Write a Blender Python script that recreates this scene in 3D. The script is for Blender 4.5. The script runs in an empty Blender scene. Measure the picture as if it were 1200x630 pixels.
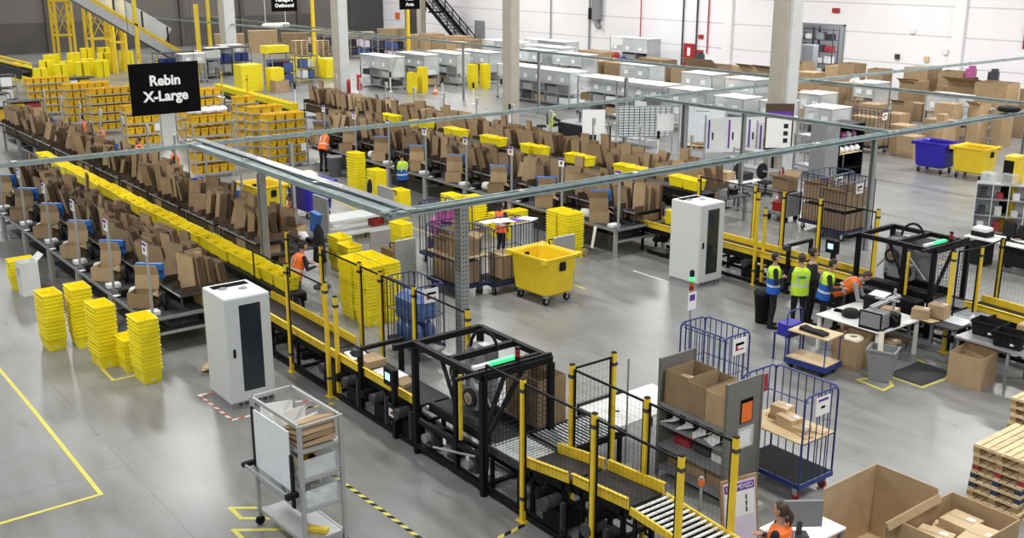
import bpy, bmesh, math, random
from mathutils import Vector, Matrix
R = math.radians
PI = math.pi
sc = bpy.context.scene
C = sc.collection
# ------------------------------------------------------------------ camera
CAM_Z = 8.0
PITCH, YAW, FPX = R(16.1), R(142.6), 1262.0
cam_data = bpy.data.cameras.new('camera')
cam_data.sensor_width = 36.0
cam_data.lens = 36.0 * FPX / 1200.0
cam_data.clip_end = 400
cam = bpy.data.objects.new('camera', cam_data)
C.objects.link(cam)
cam.location = (0, 0, CAM_Z)
cam.rotation_euler = (PI / 2 - PITCH, 0, YAW - PI / 2)
sc.camera = cam
# ------------------------------------------------------------------ light
sc.view_settings.view_transform = 'Standard'
sc.view_settings.look = 'None'
sc.view_settings.exposure = 0.0
sc.view_settings.gamma = 1.0
sc.view_settings.use_curve_mapping = False
wd = bpy.data.worlds.new('hall_light')
sc.world = wd
wd.use_nodes = True
wd.node_tree.nodes['Background'].inputs[0].default_value = (0.93, 0.97, 1.0, 1)
wd.node_tree.nodes['Background'].inputs[1].default_value = 0.38
for i, lx in enumerate((-92, -74, -56, -37.3, -20, -4)):
    for j, ly in enumerate((0.5, 13.3, 26.5, 39, 51)):
        ld = bpy.data.lights.new('hall_lamp', 'AREA')
        ld.shape = 'RECTANGLE'
        ld.size, ld.size_y = 4.5, 0.9
        ld.energy = (900, 900, 950, 1150, 1500)[j]  # last row added, and strongest, to brighten the white wall
        ld.color = (1.0, 0.985, 0.955)
        lo = bpy.data.objects.new('hall_lamp', ld)
        C.objects.link(lo)
        lo.location = (lx, ly, 11.5)
# ------------------------------------------------------------------ materials
MATS = {}
def mat(name, col, rough=0.5, metal=0.0, var=0.06, scale=6.0, rnd=0.0, spec=0.5, emit=None, bump=0.0, alpha=1.0, trans=0.0):
    """a surface with a little mottling; rnd tints each object differently"""
    m = bpy.data.materials.new(name)
    m.use_nodes = True
    nt = m.node_tree
    b = nt.nodes['Principled BSDF']
    b.inputs['Roughness'].default_value = rough
    b.inputs['Metallic'].default_value = metal
    b.inputs['Specular IOR Level'].default_value = spec
    c = (col[0], col[1], col[2], 1)
    if emit:
        b.inputs['Emission Color'].default_value = c
        b.inputs['Emission Strength'].default_value = emit
    if trans:
        b.inputs['Transmission Weight'].default_value = trans
    if alpha < 1:
        b.inputs['Alpha'].default_value = alpha
    if var or rnd:
        tc = nt.nodes.new('ShaderNodeTexCoord')
        no = nt.nodes.new('ShaderNodeTexNoise')
        no.inputs['Scale'].default_value = scale
        no.inputs['Detail'].default_value = 3
        nt.links.new(tc.outputs['Object'], no.inputs['Vector'])
        mr = nt.nodes.new('ShaderNodeMapRange')
        mr.inputs['From Min'].default_value = 0.3
        mr.inputs['From Max'].default_value = 0.7
        mr.inputs['To Min'].default_value = 1 - var
        mr.inputs['To Max'].default_value = 1 + var
        nt.links.new(no.outputs['Fac'], mr.inputs['Value'])
        hv = nt.nodes.new('ShaderNodeHueSaturation')
        hv.inputs['Color'].default_value = c
        if rnd:
            oi = nt.nodes.new('ShaderNodeObjectInfo')
            m2 = nt.nodes.new('ShaderNodeMapRange')
            m2.inputs['To Min'].default_value = 1 - rnd
            m2.inputs['To Max'].default_value = 1 + rnd
            nt.links.new(oi.outputs['Random'], m2.inputs['Value'])
            mu = nt.nodes.new('ShaderNodeMath'); mu.operation = 'MULTIPLY'
            nt.links.new(mr.outputs['Result'], mu.inputs[0])
            nt.links.new(m2.outputs['Result'], mu.inputs[1])
            nt.links.new(mu.outputs[0], hv.inputs['Value'])
        else:
            nt.links.new(mr.outputs['Result'], hv.inputs['Value'])
        nt.links.new(hv.outputs['Color'], b.inputs['Base Color'])
        if bump:
            bp = nt.nodes.new('ShaderNodeBump')
            bp.inputs['Strength'].default_value = bump
            nt.links.new(no.outputs['Fac'], bp.inputs['Height'])
            nt.links.new(bp.outputs['Normal'], b.inputs['Normal'])
    else:
        b.inputs['Base Color'].default_value = c
    MATS[name] = m
    return m
M = MATS
mat('cardboard', (0.37, 0.265, 0.155), 0.85, rnd=0.30, var=0.08, scale=4, spec=0.2)
mat('cardboard_edge', (0.10, 0.070, 0.046), 0.9, rnd=0.3, var=0.25, scale=30, spec=0.1)  # ply edges, with the shade of the carton sides mixed into the tone
mat('carton_tape', (0.45, 0.32, 0.18), 0.4)
mat('yellow_plastic', (0.95, 0.80, 0.015), 0.42, rnd=0.05, var=0.04)
mat('amber_plastic', (0.80, 0.50, 0.02), 0.45, rnd=0.08, var=0.04)
mat('bin_yellow', (0.80, 0.58, 0.02), 0.45, var=0.05, scale=3)
mat('yellow_paint', (0.78, 0.55, 0.03), 0.45, var=0.08)
mat('black_paint', (0.006, 0.006, 0.007), 0.55, var=0.2, spec=0.2)
mat('black_rubber', (0.010, 0.010, 0.010), 0.7, var=0.2, spec=0.2)
mat('belt', (0.026, 0.024, 0.024), 0.65, var=0.2, scale=12, spec=0.25)
mat('dark_grey', (0.05, 0.052, 0.055), 0.6, var=0.15, spec=0.3)
mat('mid_grey', (0.24, 0.25, 0.26), 0.5, var=0.06)
mat('galvanised', (0.34, 0.42, 0.42), 0.42, 0.5, var=0.16, scale=5)
mat('aluminium', (0.46, 0.47, 0.47), 0.42, 0.5, var=0.05)
mat('steel', (0.62, 0.64, 0.65), 0.25, 0.9, var=0.05)
mat('roller_steel', (0.36, 0.38, 0.39), 0.4, 0.6, var=0.05)
mat('cabinet_grey', (0.62, 0.65, 0.64), 0.4, var=0.02)
mat('white_paint', (0.80, 0.81, 0.80), 0.4, var=0.03)
mat('white_board', (0.78, 0.82, 0.85), 0.25, var=0.03)
mat('paper', (0.83, 0.83, 0.82), 0.7, var=0.03)
mat('dark_glass', (0.025, 0.032, 0.04), 0.12, var=0.1)
mat('navy_paint', (0.012, 0.022, 0.085), 0.45, var=0.1)
mat('post_grey', (0.33, 0.345, 0.34), 0.45, 0.3, var=0.06)
mat('white_roller', (0.60, 0.63, 0.63), 0.35, 0.2, var=0.05)
mat('blue_paint', (0.018, 0.035, 0.19), 0.4, var=0.08)
mat('blue_plastic', (0.03, 0.02, 0.40), 0.4, var=0.06)
mat('sky_blue_plastic', (0.03, 0.16, 0.55), 0.4, var=0.06)
mat('plywood', (0.66, 0.50, 0.28), 0.6, var=0.08)
mat('pale_carton', (0.60, 0.45, 0.27), 0.7, var=0.08, rnd=0.1)
mat('pallet_blue', (0.025, 0.04, 0.10), 0.8, var=0.2)
mat('pallet_wood', (0.66, 0.52, 0.31), 0.8, var=0.16, scale=9, rnd=0.12)
mat('pallet_block', (0.36, 0.23, 0.11), 0.85, var=0.2, scale=9)
mat('red_paint', (0.38, 0.015, 0.018), 0.4)
mat('orange_plastic', (0.80, 0.16, 0.02), 0.45)
mat('ink', (0.003, 0.003, 0.0035), 0.9, spec=0.1)
mat('purple_ink', (0.13, 0.03, 0.32), 0.6, var=0.03)
mat('pale_lilac', (0.70, 0.62, 0.74), 0.6, var=0.03)
mat('green_lamp', (0.05, 0.85, 0.25), 0.3, var=0, emit=0.9)
mat('screen_blue', (0.45, 0.80, 1.0), 0.3, var=0, emit=1.0)
mat('red_lamp', (0.30, 0.015, 0.015), 0.3, var=0)
mat('amber_lamp', (0.45, 0.16, 0.02), 0.3, var=0)
mat('clear_plastic', (0.85, 0.90, 0.91), 0.25, var=0.05, alpha=0.35)
mat('smoke_plastic', (0.50, 0.53, 0.52), 0.25, var=0.1, alpha=0.35)
mat('laminate', (0.82, 0.82, 0.80), 0.3, var=0.03)
mat('concrete_pillar', (0.40, 0.37, 0.31), 0.8, var=0.06, scale=2)
mat('pillar_cover', (0.55, 0.57, 0.56), 0.5, var=0.04, scale=2)
mat('floor_tape', (0.66, 0.60, 0.10), 0.5, var=0.08)
mat('white_tape', (0.75, 0.72, 0.70), 0.5)
mat('red_tape', (0.50, 0.08, 0.06), 0.5)
mat('skin', (0.46, 0.26, 0.18), 0.6, var=0.06)
mat('hair_dark', (0.02, 0.014, 0.01), 0.5, var=0.2)
mat('hair_brown', (0.055, 0.03, 0.018), 0.5, var=0.2)
mat('cloth_black', (0.008, 0.008, 0.010), 0.9, var=0.2)
mat('cloth_dark', (0.016, 0.016, 0.022), 0.9, var=0.2)
mat('cloth_grey', (0.32, 0.32, 0.33), 0.9, var=0.1)
mat('cloth_denim', (0.05, 0.07, 0.13), 0.9, var=0.15)
mat('vest_lime', (0.55, 0.85, 0.03), 0.65, var=0.06)
mat('vest_blue', (0.01, 0.10, 0.48), 0.7, var=0.06)
mat('vest_orange', (0.90, 0.17, 0.015), 0.65, var=0.06)
mat('reflective', (0.62, 0.64, 0.64), 0.4, var=0.04)
mat('logo_green', (0.02, 0.25, 0.05), 0.6)
mat('olive_metal', (0.16, 0.158, 0.148), 0.5, var=0.06)
mat('bubble_wrap', (0.66, 0.66, 0.62), 0.4, var=0.12, scale=20)
mat('cream_bag', (0.78, 0.74, 0.58), 0.6, var=0.1)
mat('blue_bottle', (0.10, 0.17, 0.36), 0.3, var=0.2, scale=9)
mat('parcel_dark', (0.05, 0.055, 0.07), 0.5, var=0.3)
mat('parcel_red', (0.35, 0.03, 0.04), 0.5, var=0.2)
mat('parcel_pink', (0.45, 0.10, 0.30), 0.5, var=0.2)
mat('parcel_blue', (0.06, 0.10, 0.30), 0.5, var=0.2)
mat('far_panel', (0.12, 0.107, 0.098), 0.7, var=0.10, scale=0.25)
mat('dado', (0.07, 0.065, 0.06), 0.7, var=0.2, scale=0.4)
mat('door_grey', (0.055, 0.06, 0.06), 0.6, var=0.1)
mat('void', (0.04, 0.04, 0.045), 0.8, var=0.3)

def floor_material():
    m = bpy.data.materials.new('polished_concrete'); m.use_nodes = True
    nt = m.node_tree; b = nt.nodes['Principled BSDF']; N = nt.nodes.new; L = nt.links.new
    tc = N('ShaderNodeTexCoord')
    def noise(s, det, xs=1.0, ys=1.0, dist=0.0):
        mp = N('ShaderNodeMapping'); mp.inputs['Scale'].default_value = (xs, ys, 1)
        L(tc.outputs['Object'], mp.inputs['Vector'])
        n = N('ShaderNodeTexNoise'); n.inputs['Scale'].default_value = s; n.inputs['Detail'].default_value = det
        n.inputs['Distortion'].default_value = dist
        L(mp.outputs[0], n.inputs['Vector']); return n
    n1 = noise(0.35, 5, 1, 1, 0.6); n2 = noise(1.6, 6, 0.5, 1.6, 0.4); n3 = noise(14, 4)
    def mix(a, bb, f):
        x = N('ShaderNodeMix'); x.data_type = 'FLOAT'; x.inputs[0].default_value = f
        L(a, x.inputs[2]); L(bb, x.inputs[3]); return x.outputs[0]
    mx = mix(mix(n1.outputs['Fac'], n2.outputs['Fac'], 0.45), n3.outputs['Fac'], 0.12)
    cr = N('ShaderNodeValToRGB')
    cr.color_ramp.elements[0].position = 0.33; cr.color_ramp.elements[0].color = (0.158, 0.154, 0.142, 1)
    cr.color_ramp.elements[1].position = 0.66; cr.color_ramp.elements[1].color = (0.285, 0.290, 0.290, 1)
    L(mx, cr.inputs[0])
    # saw-cut joints in a 6 m by 4.8 m grid
    sp = N('ShaderNodeSeparateXYZ'); L(tc.outputs['Object'], sp.inputs[0])
    def joint(out, off, pitch, w):
        a = N('ShaderNodeMath'); a.operation = 'SUBTRACT'; a.inputs[1].default_value = off; L(out, a.inputs[0])
        p = N('ShaderNodeMath'); p.operation = 'PINGPONG'; p.inputs[1].default_value = pitch / 2; L(a.outputs[0], p.inputs[0])
        c = N('ShaderNodeMath'); c.operation = 'LESS_THAN'; c.inputs[1].default_value = w; L(p.outputs[0], c.inputs[0])
        return c.outputs[0]
    jx = joint(sp.outputs[0], -16.65, 6.0, 0.012); jy = joint(sp.outputs[1], 4.75, 4.8, 0.010)
    mxj = N('ShaderNodeMath'); mxj.operation = 'MAXIMUM'; L(jx, mxj.inputs[0]); L(jy, mxj.inputs[1])
    sc_ = N('ShaderNodeMath'); sc_.operation = 'MULTIPLY'; sc_.inputs[1].default_value = 0.55; L(mxj.outputs[0], sc_.inputs[0])
    mc = N('ShaderNodeMix'); mc.data_type = 'RGBA'; L(sc_.outputs[0], mc.inputs[0]); L(cr.outputs[0], mc.inputs[6])
    mc.inputs[7].default_value = (0.12, 0.12, 0.12, 1); L(mc.outputs[2], b.inputs['Base Color'])
    rr = N('ShaderNodeMapRange'); rr.inputs['To Min'].default_value = 0.22; rr.inputs['To Max'].default_value = 0.40
    L(n2.outputs['Fac'], rr.inputs['Value']); L(rr.outputs[0], b.inputs['Roughness'])
    b.inputs['Specular IOR Level'].default_value = 0.5
    return m
def wall_material(name, col, pitch=1.75):
    """precast panels: horizontal joints every pitch metres, vertical joints every 12 m"""
    m = bpy.data.materials.new(name); m.use_nodes = True
    nt = m.node_tree; b = nt.nodes['Principled BSDF']; N = nt.nodes.new; L = nt.links.new
    tc = N('ShaderNodeTexCoord'); sp = N('ShaderNodeSeparateXYZ'); L(tc.outputs['Object'], sp.inputs[0])
    p = N('ShaderNodeMath'); p.operation = 'PINGPONG'; p.inputs[1].default_value = pitch / 2; L(sp.outputs[2], p.inputs[0])
    c = N('ShaderNodeMath'); c.operation = 'LESS_THAN'; c.inputs[1].default_value = 0.035; L(p.outputs[0], c.inputs[0])
    s_ = N('ShaderNodeMath'); s_.operation = 'MULTIPLY'; s_.inputs[1].default_value = 0.5; L(c.outputs[0], s_.inputs[0])
    n = N('ShaderNodeTexNoise'); n.inputs['Scale'].default_value = 0.3; n.inputs['Detail'].default_value = 4
    L(tc.outputs['Object'], n.inputs['Vector'])
    cr = N('ShaderNodeValToRGB')
    cr.color_ramp.elements[0].position = 0.3; cr.color_ramp.elements[0].color = (col[0] * .94, col[1] * .94, col[2] * .94, 1)
    cr.color_ramp.elements[1].position = 0.7; cr.color_ramp.elements[1].color = (*col, 1)
    L(n.outputs['Fac'], cr.inputs[0])
    mc = N('ShaderNodeMix'); mc.data_type = 'RGBA'; L(s_.outputs[0], mc.inputs[0]); L(cr.outputs[0], mc.inputs[6])
    mc.inputs[7].default_value = (0.30, 0.30, 0.31, 1); L(mc.outputs[2], b.inputs['Base Color'])
    b.inputs['Roughness'].default_value = 0.6
    return m
# ------------------------------------------------------------------ mesh helpers
class MB:
    """collects shapes and links them as ONE mesh object"""
    def __init__(s): s.v = []; s.f = []; s.mi = []; s.sm = []; s.m = 0
    def add(s, vs, fs, smooth=False):
        o = len(s.v); s.v += [tuple(p) for p in vs]
        for f in fs: s.f.append([i + o for i in f]); s.mi.append(s.m); s.sm.append(smooth)
        return s
    def use(s, i): s.m = i; return s
    def box(s, x0, x1, y0, y1, z0, z1):
        return s.add([(x0, y0, z0), (x1, y0, z0), (x1, y1, z0), (x0, y1, z0), (x0, y0, z1), (x1, y0, z1), (x1, y1, z1), (x0, y1, z1)],
              [(3, 2, 1, 0), (4, 5, 6, 7), (0, 1, 5, 4), (1, 2, 6, 5), (2, 3, 7, 6), (3, 0, 4, 7)])
    def obox(s, c, d, rz=0, rx=0, ry=0):
        m = Matrix.Translation(c) @ Matrix.Rotation(rz, 4, 'Z') @ Matrix.Rotation(ry, 4, 'Y') @ Matrix.Rotation(rx, 4, 'X')
        a, b, e = d[0] / 2, d[1] / 2, d[2] / 2
        vs = [m @ Vector(p) for p in [(-a, -b, -e), (a, -b, -e), (a, b, -e), (-a, b, -e), (-a, -b, e), (a, -b, e), (a, b, e), (-a, b, e)]]
        return s.add(vs, [(3, 2, 1, 0), (4, 5, 6, 7), (0, 1, 5, 4), (1, 2, 6, 5), (2, 3, 7, 6), (3, 0, 4, 7)])
    def cbox(s, x0, x1, y0, y1, z0, z1, c=0.01):
        """box with its vertical edges and top edges chamfered"""
        pl = lambda d: [(x0 + c + d, y0 + d), (x1 - c - d, y0 + d), (x1 - d, y0 + c + d), (x1 - d, y1 - c - d), (x1 - c - d, y1 - d), (x0 + c + d, y1 - d), (x0 + d, y1 - c - d), (x0 + d, y0 + c + d)]
        vs = [(*p, z0) for p in pl(0)] + [(*p, z1 - c) for p in pl(0)] + [(*p, z1) for p in pl(c)]
        fs = [tuple(range(7, -1, -1)), tuple(range(16, 24))]
        for k in (0, 8):
            fs += [(k + i, k + (i + 1) % 8, k + 8 + (i + 1) % 8, k + 8 + i) for i in range(8)]
        return s.add(vs, fs)
    def bar(s, p, q, w, h=None):
        p, q = Vector(p), Vector(q); h = h or w; d = (q - p)
        if d.length < 1e-6: return s
        d.normalize(); up = Vector((0, 0, 1)) if abs(d.z) < 0.95 else Vector((0, 1, 0))
        a = d.cross(up).normalized() * w / 2; b = a.cross(d).normalized() * h / 2
        vs = [p - a - b, p + a - b, p + a + b, p - a + b, q - a - b, q + a - b, q + a + b, q - a + b]
        return s.add(vs, [(0, 1, 2, 3), (7, 6, 5, 4), (4, 5, 1, 0), (5, 6, 2, 1), (6, 7, 3, 2), (7, 4, 0, 3)])
    def tube(s, pts, r, n=6, cap=True):
        pts = [Vector(p) for p in pts]; rings = []; prev = None
        for i, p in enumerate(pts):
            t = (pts[min(i + 1, len(pts) - 1)] - pts[max(i - 1, 0)]).normalized()
            if prev is None:
                up = Vector((0, 0, 1)) if abs(t.z) < 0.9 else Vector((1, 0, 0)); a = t.cross(up).normalized()
            else:
                a = (prev - t * prev.dot(t)).normalized()
            prev = a; b = t.cross(a); rr = r[i] if isinstance(r, (list, tuple)) else r
            rings += [p + (a * math.cos(2 * PI * k / n) + b * math.sin(2 * PI * k / n)) * rr for k in range(n)]
        fs = [(i * n + k, i * n + (k + 1) % n, (i + 1) * n + (k + 1) % n, (i + 1) * n + k) for i in range(len(pts) - 1) for k in range(n)]
        s.add(rings, fs, n > 6)
        if cap: s.add([rings[k] for k in range(n)], [tuple(range(n - 1, -1, -1))]); s.add(rings[-n:], [tuple(range(n))])
        return s
    def cyl(s, c, r, h, ax='z', n=14, r2=None):
        e = {'x': Vector((1, 0, 0)), 'y': Vector((0, 1, 0)), 'z': Vector((0, 0, 1))}[ax]; c = Vector(c)
        return s.tube([c - e * h / 2, c + e * h / 2], [r, r if r2 is None else r2], n)
    def lathe(s, prof, c=(0, 0, 0), n=16, sx=1, sy=1):
        vs = [(c[0] + r * sx * math.cos(2 * PI * k / n), c[1] + r * sy * math.sin(2 * PI * k / n), c[2] + z) for r, z in prof for k in range(n)]
        fs = [(i * n + k, i * n + (k + 1) % n, (i + 1) * n + (k + 1) % n, (i + 1) * n + k) for i in range(len(prof) - 1) for k in range(n)]
        return s.add(vs, fs, True)
    def loft(s, rings, cap=True, smooth=False):
        n = len(rings[0]); vs = [p for r in rings for p in r]
        fs = [(i * n + k, i * n + (k + 1) % n, (i + 1) * n + (k + 1) % n, (i + 1) * n + k) for i in range(len(rings) - 1) for k in range(n)]
        s.add(vs, fs, smooth)
        if cap: s.add(rings[0], [tuple(range(n - 1, -1, -1))]); s.add(rings[-1], [tuple(range(n))])
        return s
    def prism(s, poly, a0, a1, ax='y'):
        f = {'y': lambda p, a: (p[0], a, p[1]), 'x': lambda p, a: (a, p[0], p[1]), 'z': lambda p, a: (p[0], p[1], a)}[ax]
        return s.loft([[f(p, a0) for p in poly], [f(p, a1) for p in poly]])
    def grid_bars(s, o, u, v, nu, nv, t):
        """wire grid on the parallelogram o, u, v"""
        o, u, v = Vector(o), Vector(u), Vector(v)
        for i in range(nu + 1): s.bar(o + u * i / nu, o + u * i / nu + v, t)
        for j in range(nv + 1): s.bar(o + v * j / nv, o + v * j / nv + u, t)
        return s
    def mesh(s, name, mats):
        me = bpy.data.meshes.new(name); me.from_pydata(s.v, [], s.f)
        for m in (mats if isinstance(mats, (list, tuple)) else [mats]): me.materials.append(M[m] if isinstance(m, str) else m)
        me.polygons.foreach_set('material_index', s.mi); me.polygons.foreach_set('use_smooth', s.sm)
        bm = bmesh.new(); bm.from_mesh(me); bmesh.ops.recalc_face_normals(bm, faces=bm.faces); bm.to_mesh(me); bm.free()
        return me
    def build(s, name, mats, parent=None, label=None):
        o = bpy.data.objects.new(name, s.mesh(name, mats)); C.objects.link(o)
        if parent is not None: o.parent = parent
        if label: o['label'] = label
        return o
def tag(o, label, cat, group=None, kind=None):
    o['label'] = label; o['category'] = cat
    if group: o['group'] = group
    if kind: o['kind'] = kind
    return o
def thing(name, label, cat, loc=(0, 0, 0), rz=0.0, group=None):
    o = bpy.data.objects.new(name, None); C.objects.link(o); o.empty_display_size = 0.2
    o.location = loc; o.rotation_euler = (0, 0, rz)
    return tag(o, label, cat, group)
def part(name, parent, mats, fn, label=None):
    b = MB(); fn(b); return b.build(name, mats, parent, label)
def place(o, loc, rz=None, label=None, group=None):
    o.location = loc
    if rz is not None: o.rotation_euler = (0, 0, rz)
    if label: o['label'] = label
    if group: o['group'] = group
    return o
def dup(o, loc=None, rz=None, label=None, group=None, parent=None):
    c = o.copy(); C.objects.link(c)
    if parent is not None: c.parent = parent
    for ch in o.children: dup(ch, parent=c)
    if loc is not None: place(c, loc, rz, label, group)
    return c
def struct(name, mats, fn):
    b = MB(); fn(b); o = b.build(name, mats); o['kind'] = 'structure'; return o
def lettering(text, parent, size, loc, rot, m='white_paint', name='lettering', align='CENTER', extrude=0.002, bold=0.0):
    cu = bpy.data.curves.new(name, 'FONT'); cu.body = text; cu.size = size; cu.align_x = align; cu.align_y = 'CENTER'
    cu.extrude = extrude; cu.offset = bold; cu.materials.append(M[m]); cu.resolution_u = 3
    tmp = bpy.data.objects.new(name, cu); C.objects.link(tmp)
    me = bpy.data.meshes.new_from_object(tmp.evaluated_get(bpy.context.evaluated_depsgraph_get())); bpy.data.objects.remove(tmp)
    o = bpy.data.objects.new(name, me); C.objects.link(o); o.parent = parent; o.location = loc; o.rotation_euler = rot
    return o
ORD = 'first second third fourth fifth sixth seventh eighth ninth tenth eleventh twelfth thirteenth fourteenth fifteenth sixteenth seventeenth eighteenth nineteenth twentieth'.split()
TENS = {2: 'twenty', 3: 'thirty', 4: 'forty', 5: 'fifty', 6: 'sixty'}
def nth(i):
    if i < 20: return ORD[i]
    t, u = divmod(i + 1, 10)
    return TENS[t] + '-' + ORD[u - 1] if u else {'twenty': 'twentieth', 'thirty': 'thirtieth', 'forty': 'fortieth', 'fifty': 'fiftieth', 'sixty': 'sixtieth'}[TENS[t]]
rng = random.Random(7)
# ------------------------------------------------------------------ the setting
WALL_Y, FAR_X = 60.0, -101.0
fl = struct('floor', floor_material(), lambda b: b.add([(-112, -14, 0), (6, -14, 0), (6, 72, 0), (-112, 72, 0)], [(0, 1, 2, 3)]))
OPX0, OPX1, OPZ = -46.8, -43.3, 3.78     # doorway through the white wall
def _w(b):
    b.box(FAR_X, OPX0, WALL_Y, WALL_Y + .3, 0, 13); b.box(OPX1, 4, WALL_Y, WALL_Y + .3, 0, 13); b.box(OPX0, OPX1, WALL_Y, WALL_Y + .3, OPZ, 13)
struct('wall_right', wall_material('white_panel_wall', (0.88, 0.865, 0.885)), _w)
struct('wall_far', 'far_panel', lambda b: b.box(FAR_X - .3, FAR_X, -14, WALL_Y + .3, 0, 13))
struct('trim_1', 'dado', lambda b: b.box(FAR_X, FAR_X + .06, -14, WALL_Y - 8, 0, 2.6))
def _fr(b):
    for i in range(12):
        y = -10 + i * 6.0
        b.box(FAR_X, FAR_X + .35, y, y + .35, 0, 13)
struct('trim_2', 'dado', _fr)
# grey roller-door recess in the corner and the doorway room behind the white wall
struct('wall_corner', 'door_grey', lambda b: b.box(FAR_X, FAR_X + .25, 55.2, 59.9, 0, 7.5))
struct('wall_side', wall_material('store_wall', (0.42, 0.43, 0.45), 9), lambda b: (b.box(OPX0 - 6, OPX1 + 6, WALL_Y + 7, WALL_Y + 7.2, 0, 5), b.box(OPX0 - 6.2, OPX0 - 6, WALL_Y + .3, WALL_Y + 7.2, 0, 5)))
for nm, x0, x1 in (('trim_3', OPX0 - .12, OPX0 + .02), ('trim_4', OPX1 - .02, OPX1 + .12)):
    struct(nm, 'mid_grey', lambda b: b.box(x0, x1, WALL_Y - .06, WALL_Y + .32, 0, OPZ + .1))
struct('trim_5', 'mid_grey', lambda b: b.box(OPX0 - .12, OPX1 + .12, WALL_Y - .06, WALL_Y + .32, OPZ, OPZ + .1))
struct('trim_6', wall_material('wall_pilaster', (0.88, 0.87, 0.88), 9), lambda b: b.box(-35.6, -34.9, WALL_Y - .25, WALL_Y, 0, 13))
struct('trim_7', wall_material('wall_pilaster_b', (0.88, 0.87, 0.88), 9), lambda b: b.box(-53.3, -52.6, WALL_Y - .25, WALL_Y, 0, 13))
# red door and its frame in the white wall
struct('door_1', ['red_paint', 'paper'], lambda b: (b.box(-57.3, -56.2, WALL_Y - .05, WALL_Y, 0, 1.9), b.use(1).box(-56.9, -56.6, WALL_Y - .07, WALL_Y - .05, 1.0, 1.6)))
# office doors in the far corner
struct('door_2', ['white_paint', 'door_grey'], lambda b: (b.box(-97.6, -96.4, WALL_Y - .06, WALL_Y, 0, 4.0), b.use(1).box(-96.4, -96.32, WALL_Y - .08, WALL_Y, 0, 4.0)))
struct('door_3', 'dado', lambda b: b.box(-96.3, -94.2, WALL_Y - .06, WALL_Y, 0, 4.0))
struct('door_4', 'mid_grey', lambda b: (b.box(-84.2, -82.6, WALL_Y - .05, WALL_Y, 0, 2.4)))
# concrete pillars
def pillar(n, x, y, w, d, cover=True):
    def f(b):
        b.cbox(x - w / 2, x + w / 2, y - d / 2, y + d / 2, 0, 13, .04)
    struct('pillar_%d' % n, 'concrete_pillar', f)
    if cover: struct('trim_%d' % (20 + n), 'pillar_cover', lambda b: b.box(x + w / 2 - .02, x + w / 2 + .12, y - d / 2 + .1, y + d / 2 + .02, 0, 13))
pillar(1, -25.25, 31.55, .72, .62)
pillar(2, -42.4, 32.35, .72, .55, False)
pillar(3, -60.5, 32.8, .7, .7)
pillar(4, -78.4, 33.1, .8, .9)
pillar(5, -88.0, 56.5, .7, .6, False)
# ------------------------------------------------------------------ floor tape
def strip(name, label, pts, w, m='floor_tape', close=False):
    """tape laid along a path on the floor"""
    b = MB(); n = len(pts)
    for i in range(n if close else n - 1):
        p, q = Vector((*pts[i], 0)), Vector((*pts[(i + 1) % n], 0)); d = (q - p).normalized(); s_ = Vector((-d.y, d.x, 0)) * w / 2
        z = Vector((0, 0, .003 + .0004 * i)); e = d * w / 2
        b.add([p - e - s_ + z, q + e - s_ + z, q + e + s_ + z, p - e + s_ + z], [(0, 1, 2, 3)])
    return tag(b.build(name, m), label, 'floor tape')
def striped(name, label, pts, w, mats, pitch=.12):
    b = MB()
    for k in range(len(pts) - 1):
        p, q = Vector((*pts[k], 0)), Vector((*pts[k + 1], 0)); d = q - p; n = max(2, int(d.length / pitch)); d.normalize()
        s_ = Vector((-d.y, d.x, 0)) * w / 2; st = (q - p).length / n; z = Vector((0, 0, .003 + .0004 * k))
        for i in range(n):
            b.use(i % 2); a = p + d * st * i + z; e = d * st; sh = d * w * .5
            b.add([a - s_ - sh, a + e - s_ - sh, a + e + s_ + sh, a + s_ + sh], [(0, 1, 2, 3)])
    return tag(b.build(name, mats), label, 'floor tape')
strip('floor_tape', 'large yellow tape rectangle on the open floor left of the white cabinet', [(-24, 4.14), (-20.23, 4.14), (-20.15, 4.14), (-15.87, 4.1), (-15.84, 0)], .07)
strip('floor_tape', 'small yellow tape corner beside the trolley with the whiteboard, farther of two', [(-13.2, 6.35), (-13.85, 5.52), (-14.24, 5.52), (-13.7, 6.25)], .07)
strip('floor_tape', 'small yellow tape corner beside the trolley with the whiteboard, nearer of two', [(-12.6, 6.2), (-13.26, 5.29), (-13.59, 5.29), (-13.0, 6.1)], .07)
strip('floor_tape', 'yellow tape square under the tote stacks beside the packing benches', [(-21.26, 6.5), (-21.26, 5.8), (-20.81, 5.78), (-20.5, 5.78), (-20.5, 6.5)], .06)
strip('floor_tape', 'yellow tape square under the grey waste bin', [(-11.6, 17.46), (-10.98, 17.4), (-11.01, 17.74), (-11.4, 18.1)], .07, close=True)
strip('floor_tape', 'yellow tape border around the dark floor mat', [(-11.38, 18.12), (-10.61, 18.11), (-10.57, 18.98), (-11.5, 19.4)], .06)
strip('floor_tape', 'short white tape line on the floor in front of the second white cabinet', [(-19.9, 19.3), (-18.85, 19.3)], .05, 'white_tape')
strip('floor_tape', 'yellow tape line on the floor beyond the black sealing machine', [(-15.6, 25.8), (-15.2, 27.4)], .08)
strip('floor_tape', 'long yellow tape line crossing the aisle behind the yellow wheeled bin', [(-30, 17.2), (-19.5, 17.2)], .06)
strip('floor_tape', 'yellow tape line along the aisle under the overhead rail', [(-40, 17.7), (-29, 16.9)], .07)
striped('hazard_tape', 'red and white striped tape around the foot of the near white cabinet', [(-18.6, 7.25), (-18.78, 6.84), (-17.28, 6.86), (-17.25, 7.6)], .06, ['white_tape', 'red_tape'])
striped('hazard_tape', 'black and yellow striped tape crossing from trolley towards bottom edge', [(-14.4, 7.27), (-11.5, 7.33)], .07, ['floor_tape', 'black_paint'])
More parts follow.
